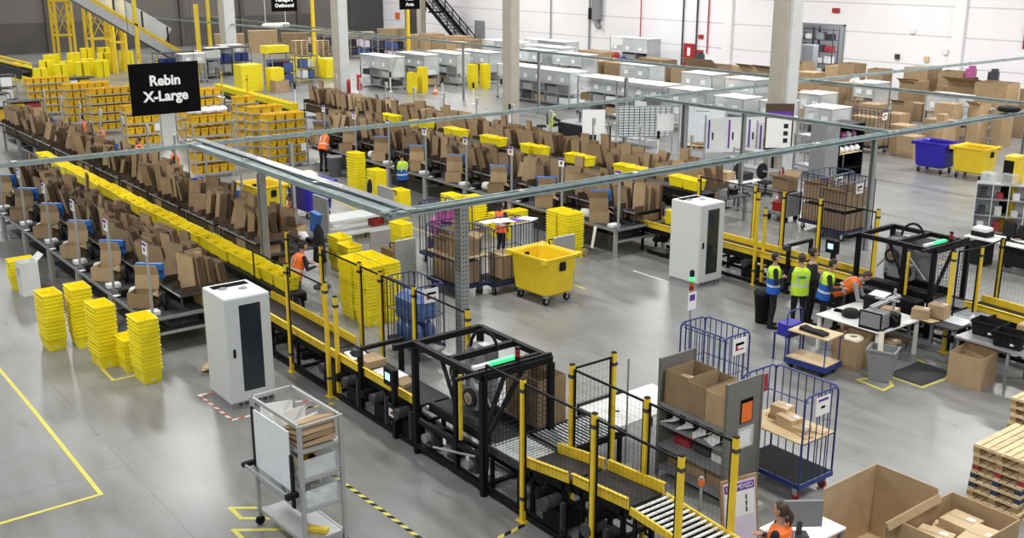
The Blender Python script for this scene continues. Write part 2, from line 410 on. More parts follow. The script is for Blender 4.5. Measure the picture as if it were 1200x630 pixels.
striped('hazard_tape', 'black and yellow striped tape at the foot of the fence post near the rollers', [(-11.07, 8.2), (-11.14, 8.75)], .07, ['floor_tape', 'black_paint'])
striped('hazard_tape', 'short black and yellow striped tape at the fence post behind the whiteboard trolley', [(-16.99, 8.05), (-16.85, 8.7)], .07, ['floor_tape', 'black_paint'])
striped('hazard_tape', 'red and white striped tape beside the fence post behind the whiteboard trolley', [(-17.5, 7.9), (-17.15, 8.5)], .06, ['white_tape', 'red_tape'])
tag(MB().box(-11.43, -10.66, 18.2, 19.3, 0.001, .015).build('floor_mat', 'dark_grey'), 'dark rubber standing mat on the floor beside the packing table', 'mat')
# ------------------------------------------------------------------ overhead rail grid
RZ = 3.2
def rail(label, p, q, w=.13, h=.11):
    p, q = Vector((*p, RZ)), Vector((*q, RZ)); d = (q - p).normalized(); s_ = Vector((-d.y, d.x, 0))
    b = MB(); up = Vector((0, 0, h / 2))
    b.bar(p + up, q + up, w, .02)
    for k in (-1, 1): b.bar(p + s_ * k * (w / 2 - .012) + up, q + s_ * k * (w / 2 - .012) + up, .024, h)
    n = int((q - p).length / 3)
    b.use(1)
    if w > .4: b.bar(p + s_ * .25 + up * 2.2, q + s_ * .25 + up * 2.2, w * .5, .006)
    for i in range(n + 1):
        c = p + (q - p) * i / max(n, 1); b.obox(c + up * 2.1, (.16, .16, .02), math.atan2(d.y, d.x))
    return tag(b.build('overhead_rail', ['galvanised', 'steel']), label, 'rail')
rail('galvanised overhead rail crossing above the packing rows behind the hanging sign', (-27.5, -6), (-27.5, 57))
rail('galvanised overhead rail crossing above the yellow wheeled bin, front of the grid', (-17.45, 10.3), (-17.45, 36.5), .26, .12)
rail('galvanised overhead rail running above the blue bulk bin towards the grid corner', (-28, 10.55), (-17.3, 10.55), .46, .12)
rail('galvanised overhead rail over the second conveyor and white notice boards', (-28, 27.0), (-17.45, 27.0), .16)
rail('long galvanised overhead rail passing in front of the pillars', (-92, 36.2), (-17.45, 36.2), .15)
rail('thin galvanised overhead rail above the tote racks at far left', (-96, 31.0), (-60, 35.4), .10)
def cable_run(label, pts, r=.012):
    return tag(MB().tube(pts, r, 5).build('cable', 'black_rubber'), label, 'cable')
cable_run('black cables lying along the overhead rail above the blue bulk bin', [(-27, 10.5, 3.34), (-24, 10.62, 3.35), (-21, 10.45, 3.34), (-18, 10.6, 3.35)])
tag(MB().lathe([(.12, -.05), (.30, -.05), (.36, .02), (.30, .1), (.12, .1), (.06, .02), (.12, -.05)], (-17.45, 33.0, 3.42), 14).build('cable_coil', 'black_rubber'), 'coil of black cable tied on the overhead rail near its right end', 'cable')
def rail_post(label, x, y, w=.12, z=RZ, perf=False):
    t = thing('rail_post', label, 'post', (x, y, 0))
    def f(b):
        for k in (-1, 1): b.box(k * w / 2 - .012, k * w / 2 + .012, -w / 2, w / 2, 0, z)
        b.box(-w / 2, w / 2, w / 2 - .03, w / 2, 0, z)
        if perf:
            b.use(1)
            for i in range(int(z / .09)):
                for dx in (-.035, .035):
                    b.box(dx - .012, dx + .012, -w / 2 - .001, -w / 2 + .002, .05 + i * .09, .09 + i * .09)
                    b.box(w / 2 + .010, w / 2 + .0135, dx - .012, dx + .012, .05 + i * .09, .09 + i * .09)
            b.use(0).box(-w / 2, w / 2, -w / 2, -w / 2 + .02 - .02 + .0005, 0, z)
    part('upright', t, ['post_grey', 'dark_grey'], f)
    part('base_plate', t, 'steel', lambda b: b.box(-.12, .12, -.12, .12, 0, .015))
    return t
rail_post('thick grey rail post standing right behind the near white cabinet', -23.1, 10.32, .15)
rail_post('thin grey rail post rising behind the long tote line near black jacket', -26.6, 12.8, .09)
rail_post('perforated grey rail post behind the near black sealing machine', -17.45, 12.05, .2, RZ, True)
rail_post('grey rail post beside the two blue roll cages behind the second machine', -17.45, 26.0, .12)
rail_post('grey rail post at the right end of the white notice boards', -25.6, 27.0, .16)
rail_post('grey rail post between the desk chairs and the white notice racks', -23.0, 27.0, .10)
rail_post('grey rail post beside the yellow wheeled bin at the right side', -17.45, 34.2, .09)
rail_post('grey rail post between the white shelf cabinets, left of the mesh board', -45.0, 36.2, .12)
rail_post('grey rail post standing at the left side of the mesh board', -33.2, 31.4, .12)
rail_post('thin grey rail post at the pillar beyond the white shelf cabinets', -52.0, 36.2, .1)
# ------------------------------------------------------------------ tall white equipment cabinets
def cabinet(label, x, y):
    """w (x) 1.02, d (y) 0.88, h 2.12; glazed door on the +x side"""
    t = thing('equipment_cabinet', label, 'cabinet', (x, y, 0))
    part('body', t, ['cabinet_grey', 'ink'], lambda b: (b.cbox(0, 1.0, 0, .88, .1, 2.12, .012), b.use(1).box(.08, .3, .1, .8, 2.12, 2.123), b.use(0)))
    part('plinth', t, ['mid_grey', 'dark_grey'], lambda b: (b.box(.02, .98, .02, .86, 0, .1), b.use(1), [b.box(.98, .985, .15 + i * .12, .23 + i * .12, .025, .075) for i in range(6)]))
    d = part('door', t, 'cabinet_grey', lambda b: (b.box(1.0, 1.022, .015, .26, .12, 2.1), b.box(1.0, 1.022, .68, .865, .12, 2.1), b.box(1.0, 1.022, .26, .68, .12, .3), b.box(1.0, 1.022, .26, .68, 1.97, 2.1)))
    part('window', d, 'dark_glass', lambda b: b.box(1.003, 1.015, .255, .685, .29, 1.98), 'dark tinted door window')
    part('handle', d, 'black_paint', lambda b: (b.cbox(1.02, 1.045, .10, .145, 1.0, 1.16, .006), b.box(1.02, 1.06, .115, .13, 1.04, 1.13)))
    for k in range(2):
        part('vent', t, 'mid_grey', lambda b: b.lathe([(.0, .02), (.07, .018), (.085, 0)], (.52 if k else .36, .26 if not k else .58, 2.12), 12))
    return t
cabinet('tall white equipment cabinet with glazed door beside the tote stacks and whiteboard trolley', -18.72, 7.05)
cabinet('tall white equipment cabinet with glazed door standing alone at the second conveyor', -18.82, 19.5)
# ------------------------------------------------------------------ safety fence
def fence_post(label, x, y, h=2.25):
    t = thing('fence_post', label, 'fence post', (x, y, 0))
    part('upright', t, 'yellow_paint', lambda b: b.cbox(-.035, .035, -.035, .035, .012, h, .004))
    part('base_plate', t, 'yellow_paint', lambda b: (b.box(-.09, .09, -.07, .07, 0, .012), [b.cyl((sx * .06, sy * .045, .018), .012, .014, n=6) for sx in (-1, 1) for sy in (-1, 1)]))
    part('cap', t, 'black_paint', lambda b: b.cbox(-.037, .037, -.037, .037, h, h + .02, .008))
    for z in (h - .2, .35):
        part('clamp', t, 'dark_grey', lambda b: b.box(-.045, .045, -.045, .045, z, z + .05))
    return t
def mesh_panel(label, p, q, z0=.2, z1=2.2, nu=None, t_=.0018):
    p, q = Vector((*p, 0)), Vector((*q, 0)); d = (q - p); L = d.length
    t = thing('mesh_panel', label, 'fence panel', p, math.atan2(d.y, d.x))
    part('panel_frame', t, 'black_paint', lambda b: (b.box(.05, L - .05, -.012, .012, z1 - .03, z1), b.box(.05, L - .05, -.012, .012, z0, z0 + .03), b.box(.05, .075, -.012, .012, z0, z1), b.box(L - .075, L - .05, -.012, .012, z0, z1)))
    part('wire_mesh', t, 'black_paint', lambda b: b.grid_bars((.06, 0, z0 + .02), (L - .12, 0, 0), (0, 0, z1 - z0 - .04), nu or max(3, int(L / .09)), 14, t_))
    return t
NEAR, FAR_ = 8.80, 9.98
LINE = {0: 'near conveyor line', 12.0: 'second conveyor line'}
# near line
xs = [-18.8, -17.2, -11.25, -9.72, -8.15]
nm = ['behind the near white cabinet', 'behind the whiteboard trolley', 'at the right corner of the near black machine', 'in front of the brown belt', 'in front of the white gravity rollers']
for x, n_ in zip(xs, nm): fence_post('yellow near-side post of the first conveyor, ' + n_, x, NEAR)
fence_post('second yellow fence post close to the post behind the whiteboard trolley', -17.02, NEAR + .1, 2.0)
xf = [-21.2, -19.6, -18.0, -17.2, -16.0, -14.3]
for i, x in enumerate(xf): fence_post('yellow far-side fence post of the first conveyor, %s from its upper end' % nth(i), x, FAR_)
xg = [(-11.25, 9.72), (-11.25, 10.55), (-9.68, 9.72), (-8.1, 9.72)]
ng = ['at the corner of the roller branch', 'at the far end of the roller branch', 'in front of the carton rack', 'beside the purple notice board']
for (x, y), n_ in zip(xg, ng): fence_post('yellow square fence post behind the brown belt, ' + n_, x, y)
PN = 'black mesh panel, near side of first conveyor, '
mesh_panel(PN + 'beside the near white cabinet', (-20.4, NEAR), (-18.8, NEAR)); mesh_panel(PN + 'behind the whiteboard trolley', (-18.8, NEAR), (-17.2, NEAR))
mesh_panel(PN + 'next to the near black machine', (-12.2, NEAR), (-11.25, NEAR)); mesh_panel(PN + 'before the first brown belt section', (-11.25, NEAR), (-9.72, NEAR)); mesh_panel(PN + 'before the white gravity rollers', (-9.72, NEAR), (-8.15, NEAR))
PF = 'black mesh panel, far side of first conveyor, '
for i in range(5): mesh_panel(PF + '%s from its upper end' % nth(i), (xf[i], FAR_), (xf[i + 1], FAR_), t_=.0016)
mesh_panel('black wire mesh fence panel across the roller branch', xg[0], xg[1]); mesh_panel(PF + 'behind the brown belt', xg[0], xg[2]); mesh_panel(PF + 'in front of the carton rack', xg[2], xg[3])
# second line
fence_post('yellow fence post in front of the second conveyor beside the black waste bin', -17.15, 20.85, 2.4)
fence_post('shorter yellow fence post just behind the post near the black waste bin', -17.0, 20.98, 2.0)
for i, (x, y) in enumerate(((-18.2, 22.0), (-17.3, 22.05), (-16.2, 22.1), (-14.55, 22.1), (-20.2, 22.0))):
    fence_post('yellow fence post behind the second conveyor, ' + ('behind the second white cabinet', 'right of the second white cabinet', 'behind the standing workers', 'at the corner of the second black machine', 'left of the desk with two chairs')[i], x, y)
fence_post('thick yellow fence post at the right corner of the second black machine', -11.44, 20.2, 2.2)
fence_post('slim yellow fence post right of the second black machine behind the open carton', -11.3, 21.0, 2.2)
fence_post('yellow fence post behind the right yellow guards, in front of the right desk', -11.4, 22.0, 2.2)
mesh_panel('black wire mesh fence panel between second white cabinet and its right fence post', (-18.2, 22.0), (-17.3, 22.05), t_=.0016)
mesh_panel('black wire mesh fence panel in front of the left blue roll cage', (-17.3, 22.05), (-16.2, 22.1), t_=.0016)
mesh_panel('black wire mesh fence panel in front of the right blue roll cage', (-16.2, 22.1), (-14.55, 22.1), t_=.0016)
mesh_panel('black wire mesh fence panel before the two desk chairs', (-20.2, 22.0), (-18.2, 22.0), t_=.0016)
mesh_panel('black wire mesh fence panel beside the second machine under the right desk', (-11.44, 20.3), (-11.3, 21.0)); mesh_panel('black wire mesh fence panel across the right roller outlet', (-11.3, 21.0), (-11.4, 22.0))
mesh_panel('black wire mesh fence panel in front of the right desk with the monitor', (-11.4, 22.0), (-9.2, 22.0), t_=.0016)
# ------------------------------------------------------------------ conveyors
def conveyor(label, x0, x1, y0, y1, z0, z1, guards='both', legs=3, guard_gap=None, motors=True, belt='belt'):
    """belt conveyor from (x0,z0) to (x1,z1) between y0 and y1, yellow side guards"""
    t = thing('belt_conveyor', label, 'conveyor', (x0, y0, 0)); L = x1 - x0; W = y1 - y0; sl = (z1 - z0) / L
    part('belt', t, belt, lambda b: b.add([(0, 0, z0), (L, 0, z1), (L, W, z1), (0, W, z0), (0, 0, z0 - .05), (L, 0, z1 - .05), (L, W, z1 - .05), (0, W, z0 - .05)],
         [(0, 1, 2, 3), (7, 6, 5, 4), (0, 4, 5, 1), (1, 5, 6, 2), (2, 6, 7, 3), (3, 7, 4, 0)]))
    part('bed_frame', t, 'black_paint', lambda b: [b.bar((0, y, z0 - .12), (L, y, z1 - .12), .04, .16) for y in (.02, W - .02)] and None)
    for side, yy in (('near', -.03), ('far', W + .03)):
        if guards in ('both', side):
            part('side_guard', t, 'yellow_paint', lambda b: (b.bar((0, yy, z0 + .05), (L, yy, z1 + .05), .014, .17), b.bar((0, yy + (.02 if side == 'far' else -.02), z0 + .135), (L, yy + (.02 if side == 'far' else -.02), z1 + .135), .05, .012)), 'yellow side guard rail')
    for i in range(legs):
        x = .15 + (L - .3) * i / max(1, legs - 1); z = z0 + sl * x - .1
        part('support_leg', t, 'black_paint', lambda b: ([b.box(x - .03, x + .03, y - .03, y + .03, .03, z) for y in (.03, W - .03)], b.box(x - .025, x + .025, .03, W - .03, z * .5, z * .5 + .05), [b.cyl((x, y, .015), .05, .03, n=8) for y in (.03, W - .03)]))
    if motors:
        for i in range(legs - 1):
            x = .15 + (L - .3) * (i + .5) / max(1, legs - 1); z = z0 + sl * x - .3
            part('drive_motor', t, ['black_paint', 'dark_grey'], lambda b: (b.cyl((x, -.02, z), .09, .26, 'y', 12), b.cyl((x, -.17, z), .07, .05, 'y', 10), b.use(0), b.box(x - .08, x + .08, .1, .3, z - .12, z + .12)))
    return t
def rollers(label, x0, x1, y0, y1, z0, z1, n, ax='y', rail_m='dark_grey', roll_m='roller_steel', legs=2, r=.022):
    """roller conveyor; rollers lie along ax"""
    t = thing('roller_conveyor', label, 'conveyor', (x0, y0, 0)); L = x1 - x0; W = y1 - y0
    for k in (0, 1):
        if ax == 'y': part('side_rail', t, rail_m, lambda b: b.bar((0, -.02 + (W + .04) * k, z0 - .02), (L, -.02 + (W + .04) * k, z1 - .02), .035, .11))
        else: part('side_rail', t, rail_m, lambda b: b.bar((-.02 + (L + .04) * k, 0, z0 - .02), (-.02 + (L + .04) * k, W, z1 - .02), .035, .11))
    part('dark_gap_sheet', t, 'black_paint', lambda b: b.add([(0, 0, z0 - .06), (L, 0, (z1 if ax == 'y' else z0) - .06), (L, W, z1 - .06), (0, W, (z0 if ax == 'y' else z1) - .06), (0, 0, z0 - .065), (L, 0, (z1 if ax == 'y' else z0) - .065), (L, W, z1 - .065), (0, W, (z0 if ax == 'y' else z1) - .065)], [(0, 1, 2, 3), (7, 6, 5, 4), (0, 4, 5, 1), (1, 5, 6, 2), (2, 6, 7, 3), (3, 7, 4, 0)]))  # black sheet added to darken the gaps between the rollers
    for i in range(n):
        f = (i + .5) / n; z = z0 + (z1 - z0) * f
        if ax == 'y': part('roller', t, roll_m, lambda b: b.cyl((L * f, W / 2, z), r, W, 'y', 8))
        else: part('roller', t, roll_m, lambda b: b.cyl((L / 2, W * f, z), r, L, 'x', 8))
    for i in range(legs):
        f = i / max(1, legs - 1); z = z0 + (z1 - z0) * f - .06
        for k in (0, 1):
            x, y = ((.06 + (L - .12) * f, .02 + (W - .04) * k) if ax == 'y' else (.02 + (L - .04) * k, .06 + (W - .12) * f))
            part('leg', t, 'black_paint', lambda b: (b.box(x - .025, x + .025, y - .025, y + .025, 0, z), b.box(x - .05, x + .05, y - .05, y + .05, 0, .012)))
    return t
B0, B1 = 8.98, 9.58
conveyor('long dark belt conveyor with yellow guards running past the near white cabinet', -21.4, -17.6, B0, B1, .76, .76, legs=4)
conveyor('dark belt conveyor with one yellow guard feeding the near black machine', -17.55, -14.3, B0, B1, .76, .76, 'near', 4)
conveyor('short rising belt conveyor with yellow guards after the near rollers', -11.45, -10.42, B0 + .02, B1 + .02, .80, .94, legs=2)
conveyor('second rising belt conveyor with yellow guards leading to the white gravity rollers', -10.38, -9.25, B0 + .06, B1 + .06, .93, 1.02, legs=2)
rollers('white gravity roller track with yellow rails at the bottom edge', -9.22, -6.6, B0 + .06, B1 + .08, 1.0, .82, 26, 'y', 'yellow_paint', 'laminate', 3)
rollers('silver roller conveyor at the outlet of the near black machine', -12.3, -11.5, B0 - .02, B1 + .04, .76, .77, 11, 'y', 'dark_grey', 'white_roller')
rollers('dark silver roller branch leading from the near machine to the white table', -12.25, -11.45, 9.75, 11.0, .76, .76, 16, 'x', 'black_paint', 'roller_steel')
conveyor('dark belt conveyor with yellow guards passing behind the second white cabinet', -21.5, -14.35, 20.98, 21.58, .76, .76, legs=6)
conveyor('belt conveyor with yellow guards at the outlet right of the second machine', -11.6, -9.0, 21.15, 21.75, .80, .74, legs=3)
rollers('dark roller conveyor at the outlet of the second black machine', -12.3, -11.5, 20.95, 21.6, .76, .77, 12, 'y', 'black_paint', 'mid_grey')
rollers('silver roller track crossing at the right outlet behind the black totes', -11.5, -10.9, 20.4, 21.1, .78, .78, 8, 'x', 'black_paint')
for lab, y in (('long black floor frame carrying the near conveyor line', 8.86), ('long black floor frame carrying the second conveyor line', 20.86)):
    t = thing('floor_frame', lab, 'frame', (0, y, 0))
    part('rail', t, 'black_paint', lambda b: (b.box(-21, -8.4, -.03, .03, .03, .11), b.box(-21, -8.4, .75, .81, .03, .11)))
    for i in range(8):
        part('cross_bar', t, 'black_paint', lambda b: b.box(-20.5 + i * 1.6, -20.42 + i * 1.6, 0, .78, 0, .05))
    for i, x in enumerate((-17.6, -16.7, -15.7, -14.9, -10.9, -10.0)):
        part('gear_housing', t, ['black_paint', 'dark_grey'], lambda b: (b.cbox(x, x + .42, .02, .4, .12, .42, .02), b.use(1).cyl((x + .2, .02, .52), .1, .3, 'y', 12), b.box(x + .45, x + .5, -.02, .05, .1, .62)))
def control_arch(label, x, y):
    t = thing('control_arch', label, 'frame', (x, y, 0))
    part('upright', t, 'black_paint', lambda b: (b.box(-.04, .04, -.04, .04, 0, 1.2), b.box(-.04, .04, .82, .9, 0, 1.2)))
    part('crossbar', t, 'black_paint', lambda b: b.box(-.035, .035, -.04, .9, 1.2, 1.27))
    part('sensor', t, 'dark_grey', lambda b: (b.cbox(-.1, .06, -.14, -.02, 1.12, 1.25, .01), b.cyl((-.02, -.16, 1.2), .03, .05, 'y', 8)))
control_arch('black sensor arch over the near conveyor before the black machine', -16.15, 8.9)
control_arch('black sensor arch over the second conveyor behind the standing workers', -16.15, 20.9)
def hmi(label, x, y, z=1.12):
    t = thing('operator_terminal', label, 'terminal', (x, y, 0))
    part('stand', t, 'black_paint', lambda b: (b.box(-.05, .05, 0, .08, 0, z), b.box(-.14, .14, -.03, .12, .35, .62)))
    part('housing', t, 'black_paint', lambda b: b.cbox(-.17, .17, -.08, .04, z - .12, z + .2, .02))
    part('screen', t, 'screen_blue', lambda b: b.box(-.09, .06, -.085, -.08, z - .02, z + .11), 'lit blue screen')
    part('push_button', t, ['paper', 'red_paint'], lambda b: (b.box(-.08, .08, -.04, -.032, .42, .56), b.use(1).cyl((.02, -.045, .5), .025, .03, 'y', 8)))
hmi('black control panel with lit screen at the near black machine', -14.85, 8.78)
hmi('black control panel with lit screen at the second black machine', -15.1, 21.2, 1.35)
# ------------------------------------------------------------------ carton sealing machines
def machine(label, x, y, housing=False):
    t = thing('sealing_machine', label, 'machine', (x, y, 0)); X, Y, Z = 1.9, 1.32, 2.0
    for px, py in ((0, 0), (X, 0), (0, Y), (X, Y)):
        part('post', t, 'black_paint', lambda b: (b.cbox(px - .05, px + .05, py - .05, py + .05, .03, Z - .1, .008), b.cyl((px, py, .015), .06, .03, n=10)))
    part('post', t, 'black_paint', lambda b: b.box(1.14, 1.22, -.04, .04, .1, Z - .1))
    for a, c in (((0, 0), (X, 0)), ((0, Y), (X, Y)), ((0, 0), (0, Y)), ((X, 0), (X, Y)), ((.95, 0), (.95, Y))):
        part('beam', t, 'black_paint', lambda b: b.bar((*a, Z - .05), (*c, Z - .05), .09, .1))
    part('beam', t, 'black_paint', lambda b: b.bar((-.04, -.38, Z - .05), (-.04, 0, Z - .05), .08, .09)); part('beam', t, 'black_paint', lambda b: b.bar((X, -.5, Z + .04), (X, Y, Z + .04), .05, .05))
    for py in (0, Y):
        part('lower_beam', t, 'black_paint', lambda b: (b.box(0, X, py - .045, py + .045, .12, .21), b.box(0, X, py - .03, py + .03, .58, .66)))
    part('brace', t, 'black_paint', lambda b: (b.bar((X - .05, .02, .95), (X - .5, .9, Z - .1), .06), b.bar((X, .1, 1.0), (X, .75, Z - .1), .06), b.bar((1.2, 0, 1.2), (.8, 0, Z - .1), .05)))
    part('bed', t, ['belt', 'steel'], lambda b: (b.box(-.1, X + .05, .26, .84, .68, .76), b.use(1).box(-.05, X, .22, .25, .74, .78), b.box(-.05, X, .85, .88, .74, .78)))
    part('side_belt', t, 'black_paint', lambda b: (b.cbox(.15, X - .1, .14, .24, .78, .94, .02), b.cbox(.15, X - .1, .88, .98, .78, .94, .02)))
    hd = part('tape_head', t, ['mid_grey', 'aluminium'], lambda b: (b.cbox(.5, 1.1, .44, .66, 1.02, 1.36, .02), b.use(1).box(.72, .84, .5, .6, 1.36, Z - .1), b.bar((.2, .5, 1.15), (.55, .5, 1.6), .03), b.bar((.9, .55, 1.6), (1.4, .55, 1.1), .03)))
    part('tape_reel', hd, ['cloth_dark', 'carton_tape', 'mid_grey'], lambda b: (b.cyl((.62, .4, 1.52), .17, .06, 'y', 20), b.use(1).cyl((.62, .365, 1.52), .1, .012, 'y', 16), b.use(2).cyl((.62, .355, 1.52), .05, .03, 'y', 10)))
    part('tape_reel', hd, ['cloth_dark', 'carton_tape', 'mid_grey'], lambda b: (b.cyl((.98, .4, 1.22), .16, .06, 'y', 20), b.use(1).cyl((.98, .365, 1.22), .1, .012, 'y', 16), b.use(2).cyl((.98, .355, 1.22), .05, .03, 'y', 10)))
    part('switch_cabinet', t, ['mid_grey', 'dark_grey', 'paper'], lambda b: (b.cbox(.06, .62, Y - .34, Y - .06, .8, 1.75, .015), b.use(1), [b.box(.12 + .16 * i, .2 + .16 * i, Y - .345, Y - .338, .95, 1.02) for i in range(3)], b.use(2).box(.3, .4, Y - .346, Y - .34, 1.3, 1.45)))
    part('hose', t, 'black_rubber', lambda b: b.tube([(.85 + .2 * math.cos(a), .78 + .12 * math.cos(a), 1.95 + .3 * math.sin(a)) for a in [PI * k / 8 for k in range(9)]], .028, 8))
    part('cable_chain', t, 'yellow_paint', lambda b: [b.box(1.27, 1.31, -.02, .03, .72 + i * .05, .76 + i * .05) for i in range(22)] and None, 'yellow cable chain')
    part('wire_mesh', t, 'black_paint', lambda b: (b.grid_bars((X, .08, .7), (0, Y - .16, 0), (0, 0, 1.15), 16, 14, .005), b.grid_bars((1.25, Y, .7), (X - 1.3, 0, 0), (0, 0, 1.15), 8, 14, .005)))
    for i in range(3): part('gearbox', t, ['dark_grey', 'mid_grey'], lambda b: (b.cbox(.2 + i * .6, .45 + i * .6, .02, .3, .25, .55, .02), b.use(1).cyl((.33 + i * .6, -.02, .4), .08, .1, 'y', 12)))
    part('switch_plate', t, 'paper', lambda b: (b.box(.86, .94, -.05, -.045, .5, .6), b.box(1.5, 1.58, -.05, -.045, .42, .55)))
    part('aluminium_arm', t, 'aluminium', lambda b: (b.bar((.95, -.3, .55), (1.75, -.05, .62), .025), b.box(.5, .75, .9, 1.05, 1.78, 1.9), b.bar((1.3, .2, 1.82), (1.6, .9, 1.9), .06)))
    part('beam', t, 'black_paint', lambda b: b.bar((X - .26, 0, Z - .03), (X - .26, Y, Z - .03), .06, .05)); part('safety_beam_body', t, 'white_paint', lambda b: b.box(X - .3, X - .22, .0, .30, Z + .0, Z + .05))
    part('safety_beam', t, 'green_lamp', lambda b: b.box(X - .3, X - .22, .30, .80, Z + .0, Z + .05), 'green glowing safety bar')
    if housing:
        part('front_housing', t, ['black_paint', 'paper'], lambda b: (b.cbox(.35, 1.8, -.3, .02, .25, .84, .03), b.use(1).box(1.2, 1.28, -.304, -.3, .55, .68), b.box(1.1, 1.4, -.304, -.3, .42, .5)))
        part('back_plate', t, 'mid_grey', lambda b: b.box(.1, 1.15, Y - .05, Y - .03, .75, 1.85))
    lt = part('signal_lamp', t, ['black_paint', 'red_lamp'], lambda b: (b.cyl((X - .08, .72, Z + .06), .045, .1, n=10), b.use(1).cyl((X - .08, .72, Z + .17), .04, .12, n=10)))
    part('cap', lt, 'black_paint', lambda b: b.cyl((X - .08, .72, Z + .25), .042, .03, n=10))
    return t
machine('black framed carton sealing machine on the near conveyor line', -14.13, 8.80)
machine('black framed carton sealing machine behind the packing table with workers', -14.1, 20.75, True)
def signal_tower(label, x, y, h, green=True):
    t = thing('signal_tower', label, 'signal light', (x, y, 0))
    part('pole', t, 'steel', lambda b: (b.cyl((0, 0, h / 2), .018, h, n=8), b.cyl((0, 0, .02), .07, .04, n=12)))
    for i, (m, mm) in enumerate((('red lens', 'red_lamp'), ('amber lens', 'amber_lamp'), ('green lens', 'green_lamp' if green else 'mid_grey'))):
        part('lens', t, mm, lambda b: b.cyl((0, 0, h + .05 + i * .09), .045, .085, n=12), m)
    part('cap', t, 'black_paint', lambda b: b.lathe([(.046, 0), (.046, .1), (.02, .125), (0, .13)], (0, 0, h + .275), 12))
    return t
# ------------------------------------------------------------------ nesting totes
def tote_mesh(m='yellow_plastic'):
    """0.60 x 0.40 x 0.31 open tote with sloping ribbed sides, rolled rim and a hand hole at both ends"""
    b = MB(); T = .006
    def ring(z, d=0):
        f = z / .30; hx, hy = .255 + .035 * f - d, .165 + .030 * f - d
        return hx, hy
    def wall(ax, sg, d):
        n = 4; rows = [0.0, .10, .19, .225, .30]; grid = []
        for z in rows:
            hx, hy = ring(z, d); u = [-1, -.33, .33, 1] if ax == 'x' else [-1, -.28, .28, 1]
            grid.append([(sg * hx, k * hy, z + (.006 if d else 0)) if ax == 'x' else (k * hx, sg * hy, z + (.006 if d else 0)) for k in u])
        vs = [p for r in grid for p in r]; fs = []
        for i in range(4):
            for j in range(3):
                if ax == 'x' and i == 2 and j == 1: continue
                fs.append((i * 4 + j, i * 4 + j + 1, (i + 1) * 4 + j + 1, (i + 1) * 4 + j))
        b.add(vs, fs)
    for ax in 'xy':
        for sg in (-1, 1):
            wall(ax, sg, 0); wall(ax, sg, T)
    hx, hy = ring(0); b.box(-hx, hx, -hy, hy, 0, .006)
    hx, hy = ring(.30)
    for sx, sy in ((1, 0), (-1, 0), (0, 1), (0, -1)):       # rim
        if sx: b.box(sx * hx - (.0 if sx > 0 else .016), sx * hx + (.016 if sx > 0 else 0), -hy - .016, hy + .016, .268, .305)
        else: b.box(-hx, hx, sy * hy - (.0 if sy > 0 else .016), sy * hy + (.016 if sy > 0 else 0), .268, .305)
    for sg in (-1, 1):                                       # ribs
        for k in (-.13, 0, .13):
            x0, y0 = ring(0); x1, y1 = ring(.26)
            b.bar((k, sg * y0, .02), (k, sg * (y1 + .004), .268), .012, .014)
        for k in (-.10, .10): b.bar((sg * ring(0)[0], k, .02), (sg * (ring(.26)[0] + .004), k, .268), .012, .014)
    return b.mesh('tote', m)
TOTE, AMBER, BLACKT = tote_mesh(), tote_mesh('amber_plastic'), tote_mesh('black_rubber')
LABEL_ME = MB().box(-.04, .04, 0, .003, 0, .08).mesh('barcode_label', 'paper')
def tote(label, x, y, z, rz=0, group=None, me=None, sticker=None, s=None):
    o = bpy.data.objects.new('amber_tote' if me is AMBER else 'tote', me or TOTE); C.objects.link(o); o.location = (x, y, z); o.rotation_euler = (0, 0, rz)
    if s: o.scale = s
    tag(o, label, 'tote', group)
    if sticker:
        for a in sticker:
            c = bpy.data.objects.new('barcode_label', LABEL_ME); C.objects.link(c); c.parent = o
            if a == 'y': c.location = (.1, -.176, .07)
            else: c.location = (.266, 0, .07); c.rotation_euler = (0, 0, PI / 2)
    return o
PITCHZ = .078
def stack(n, x, y, where, rz=0, z0=0, pitch=PITCHZ, adj='yellow'):
    for i in range(n):
        k = n - 1 - i
        lab = '%s tote, %s in the %s' % (adj, 'topmost' if k == 0 else 'bottom one' if i == 0 else nth(k) + ' from top', where)
        tote(lab, x + rng.uniform(-.006, .006), y + rng.uniform(-.006, .006), z0 + i * pitch, rz + rng.uniform(-.012, .012), 'totes in the ' + where, sticker='xy' if i == 0 else None)
FAR_TOTES = []
def far_stack(n, x, y, pitch=PITCHZ, rz=0):
    for i in range(n): FAR_TOTES.append((x, y, i * pitch, rz))
stack(13, -23.2, 5.4, 'leftmost nested stack left of the near cabinet', .04)
stack(14, -23.0, 5.95, 'stack just behind the leftmost nested stack', .0)
stack(14, -21.5, 5.95, 'middle nested stack left of the near cabinet', .05)
stack(6, -20.95, 6.3, 'low stack between two tall stacks', 0)
stack(14, -20.15, 6.35, 'nested stack nearest the near white cabinet', .02)
stack(15, -21.15, 11.55, 'left stack behind the first conveyor', 0); stack(15, -21.18, 12.05, 'rear left stack behind the first conveyor', 0)
stack(15, -20.48, 11.55, 'right stack behind the first conveyor', 0); stack(15, -20.5, 12.05, 'rear right stack behind the first conveyor', 0)
stack(13, -22.1, 18.95, 'stack behind the big yellow wheeled bin', PI / 2); stack(13, -22.6, 18.95, 'left stack behind the yellow wheeled bin', PI / 2)
stack(14, -32.3, 17.95, 'tall stack beside the worker in blue vest', 0, 0, .1); stack(13, -30.85, 17.9, 'stack left of the worker in blue vest', 0)
stack(9, -28.9, 17.6, 'stack right of the worker in blue vest', 0); stack(12, -26.4, 17.9, 'stack behind the cage with pink parcels', 0)
stack(12, -25.75, 18.3, 'rear stack behind the cage with pink parcels', 0)
stack(5, -26.2, 15.95, 'low stack under the overhead rail corner', .1)
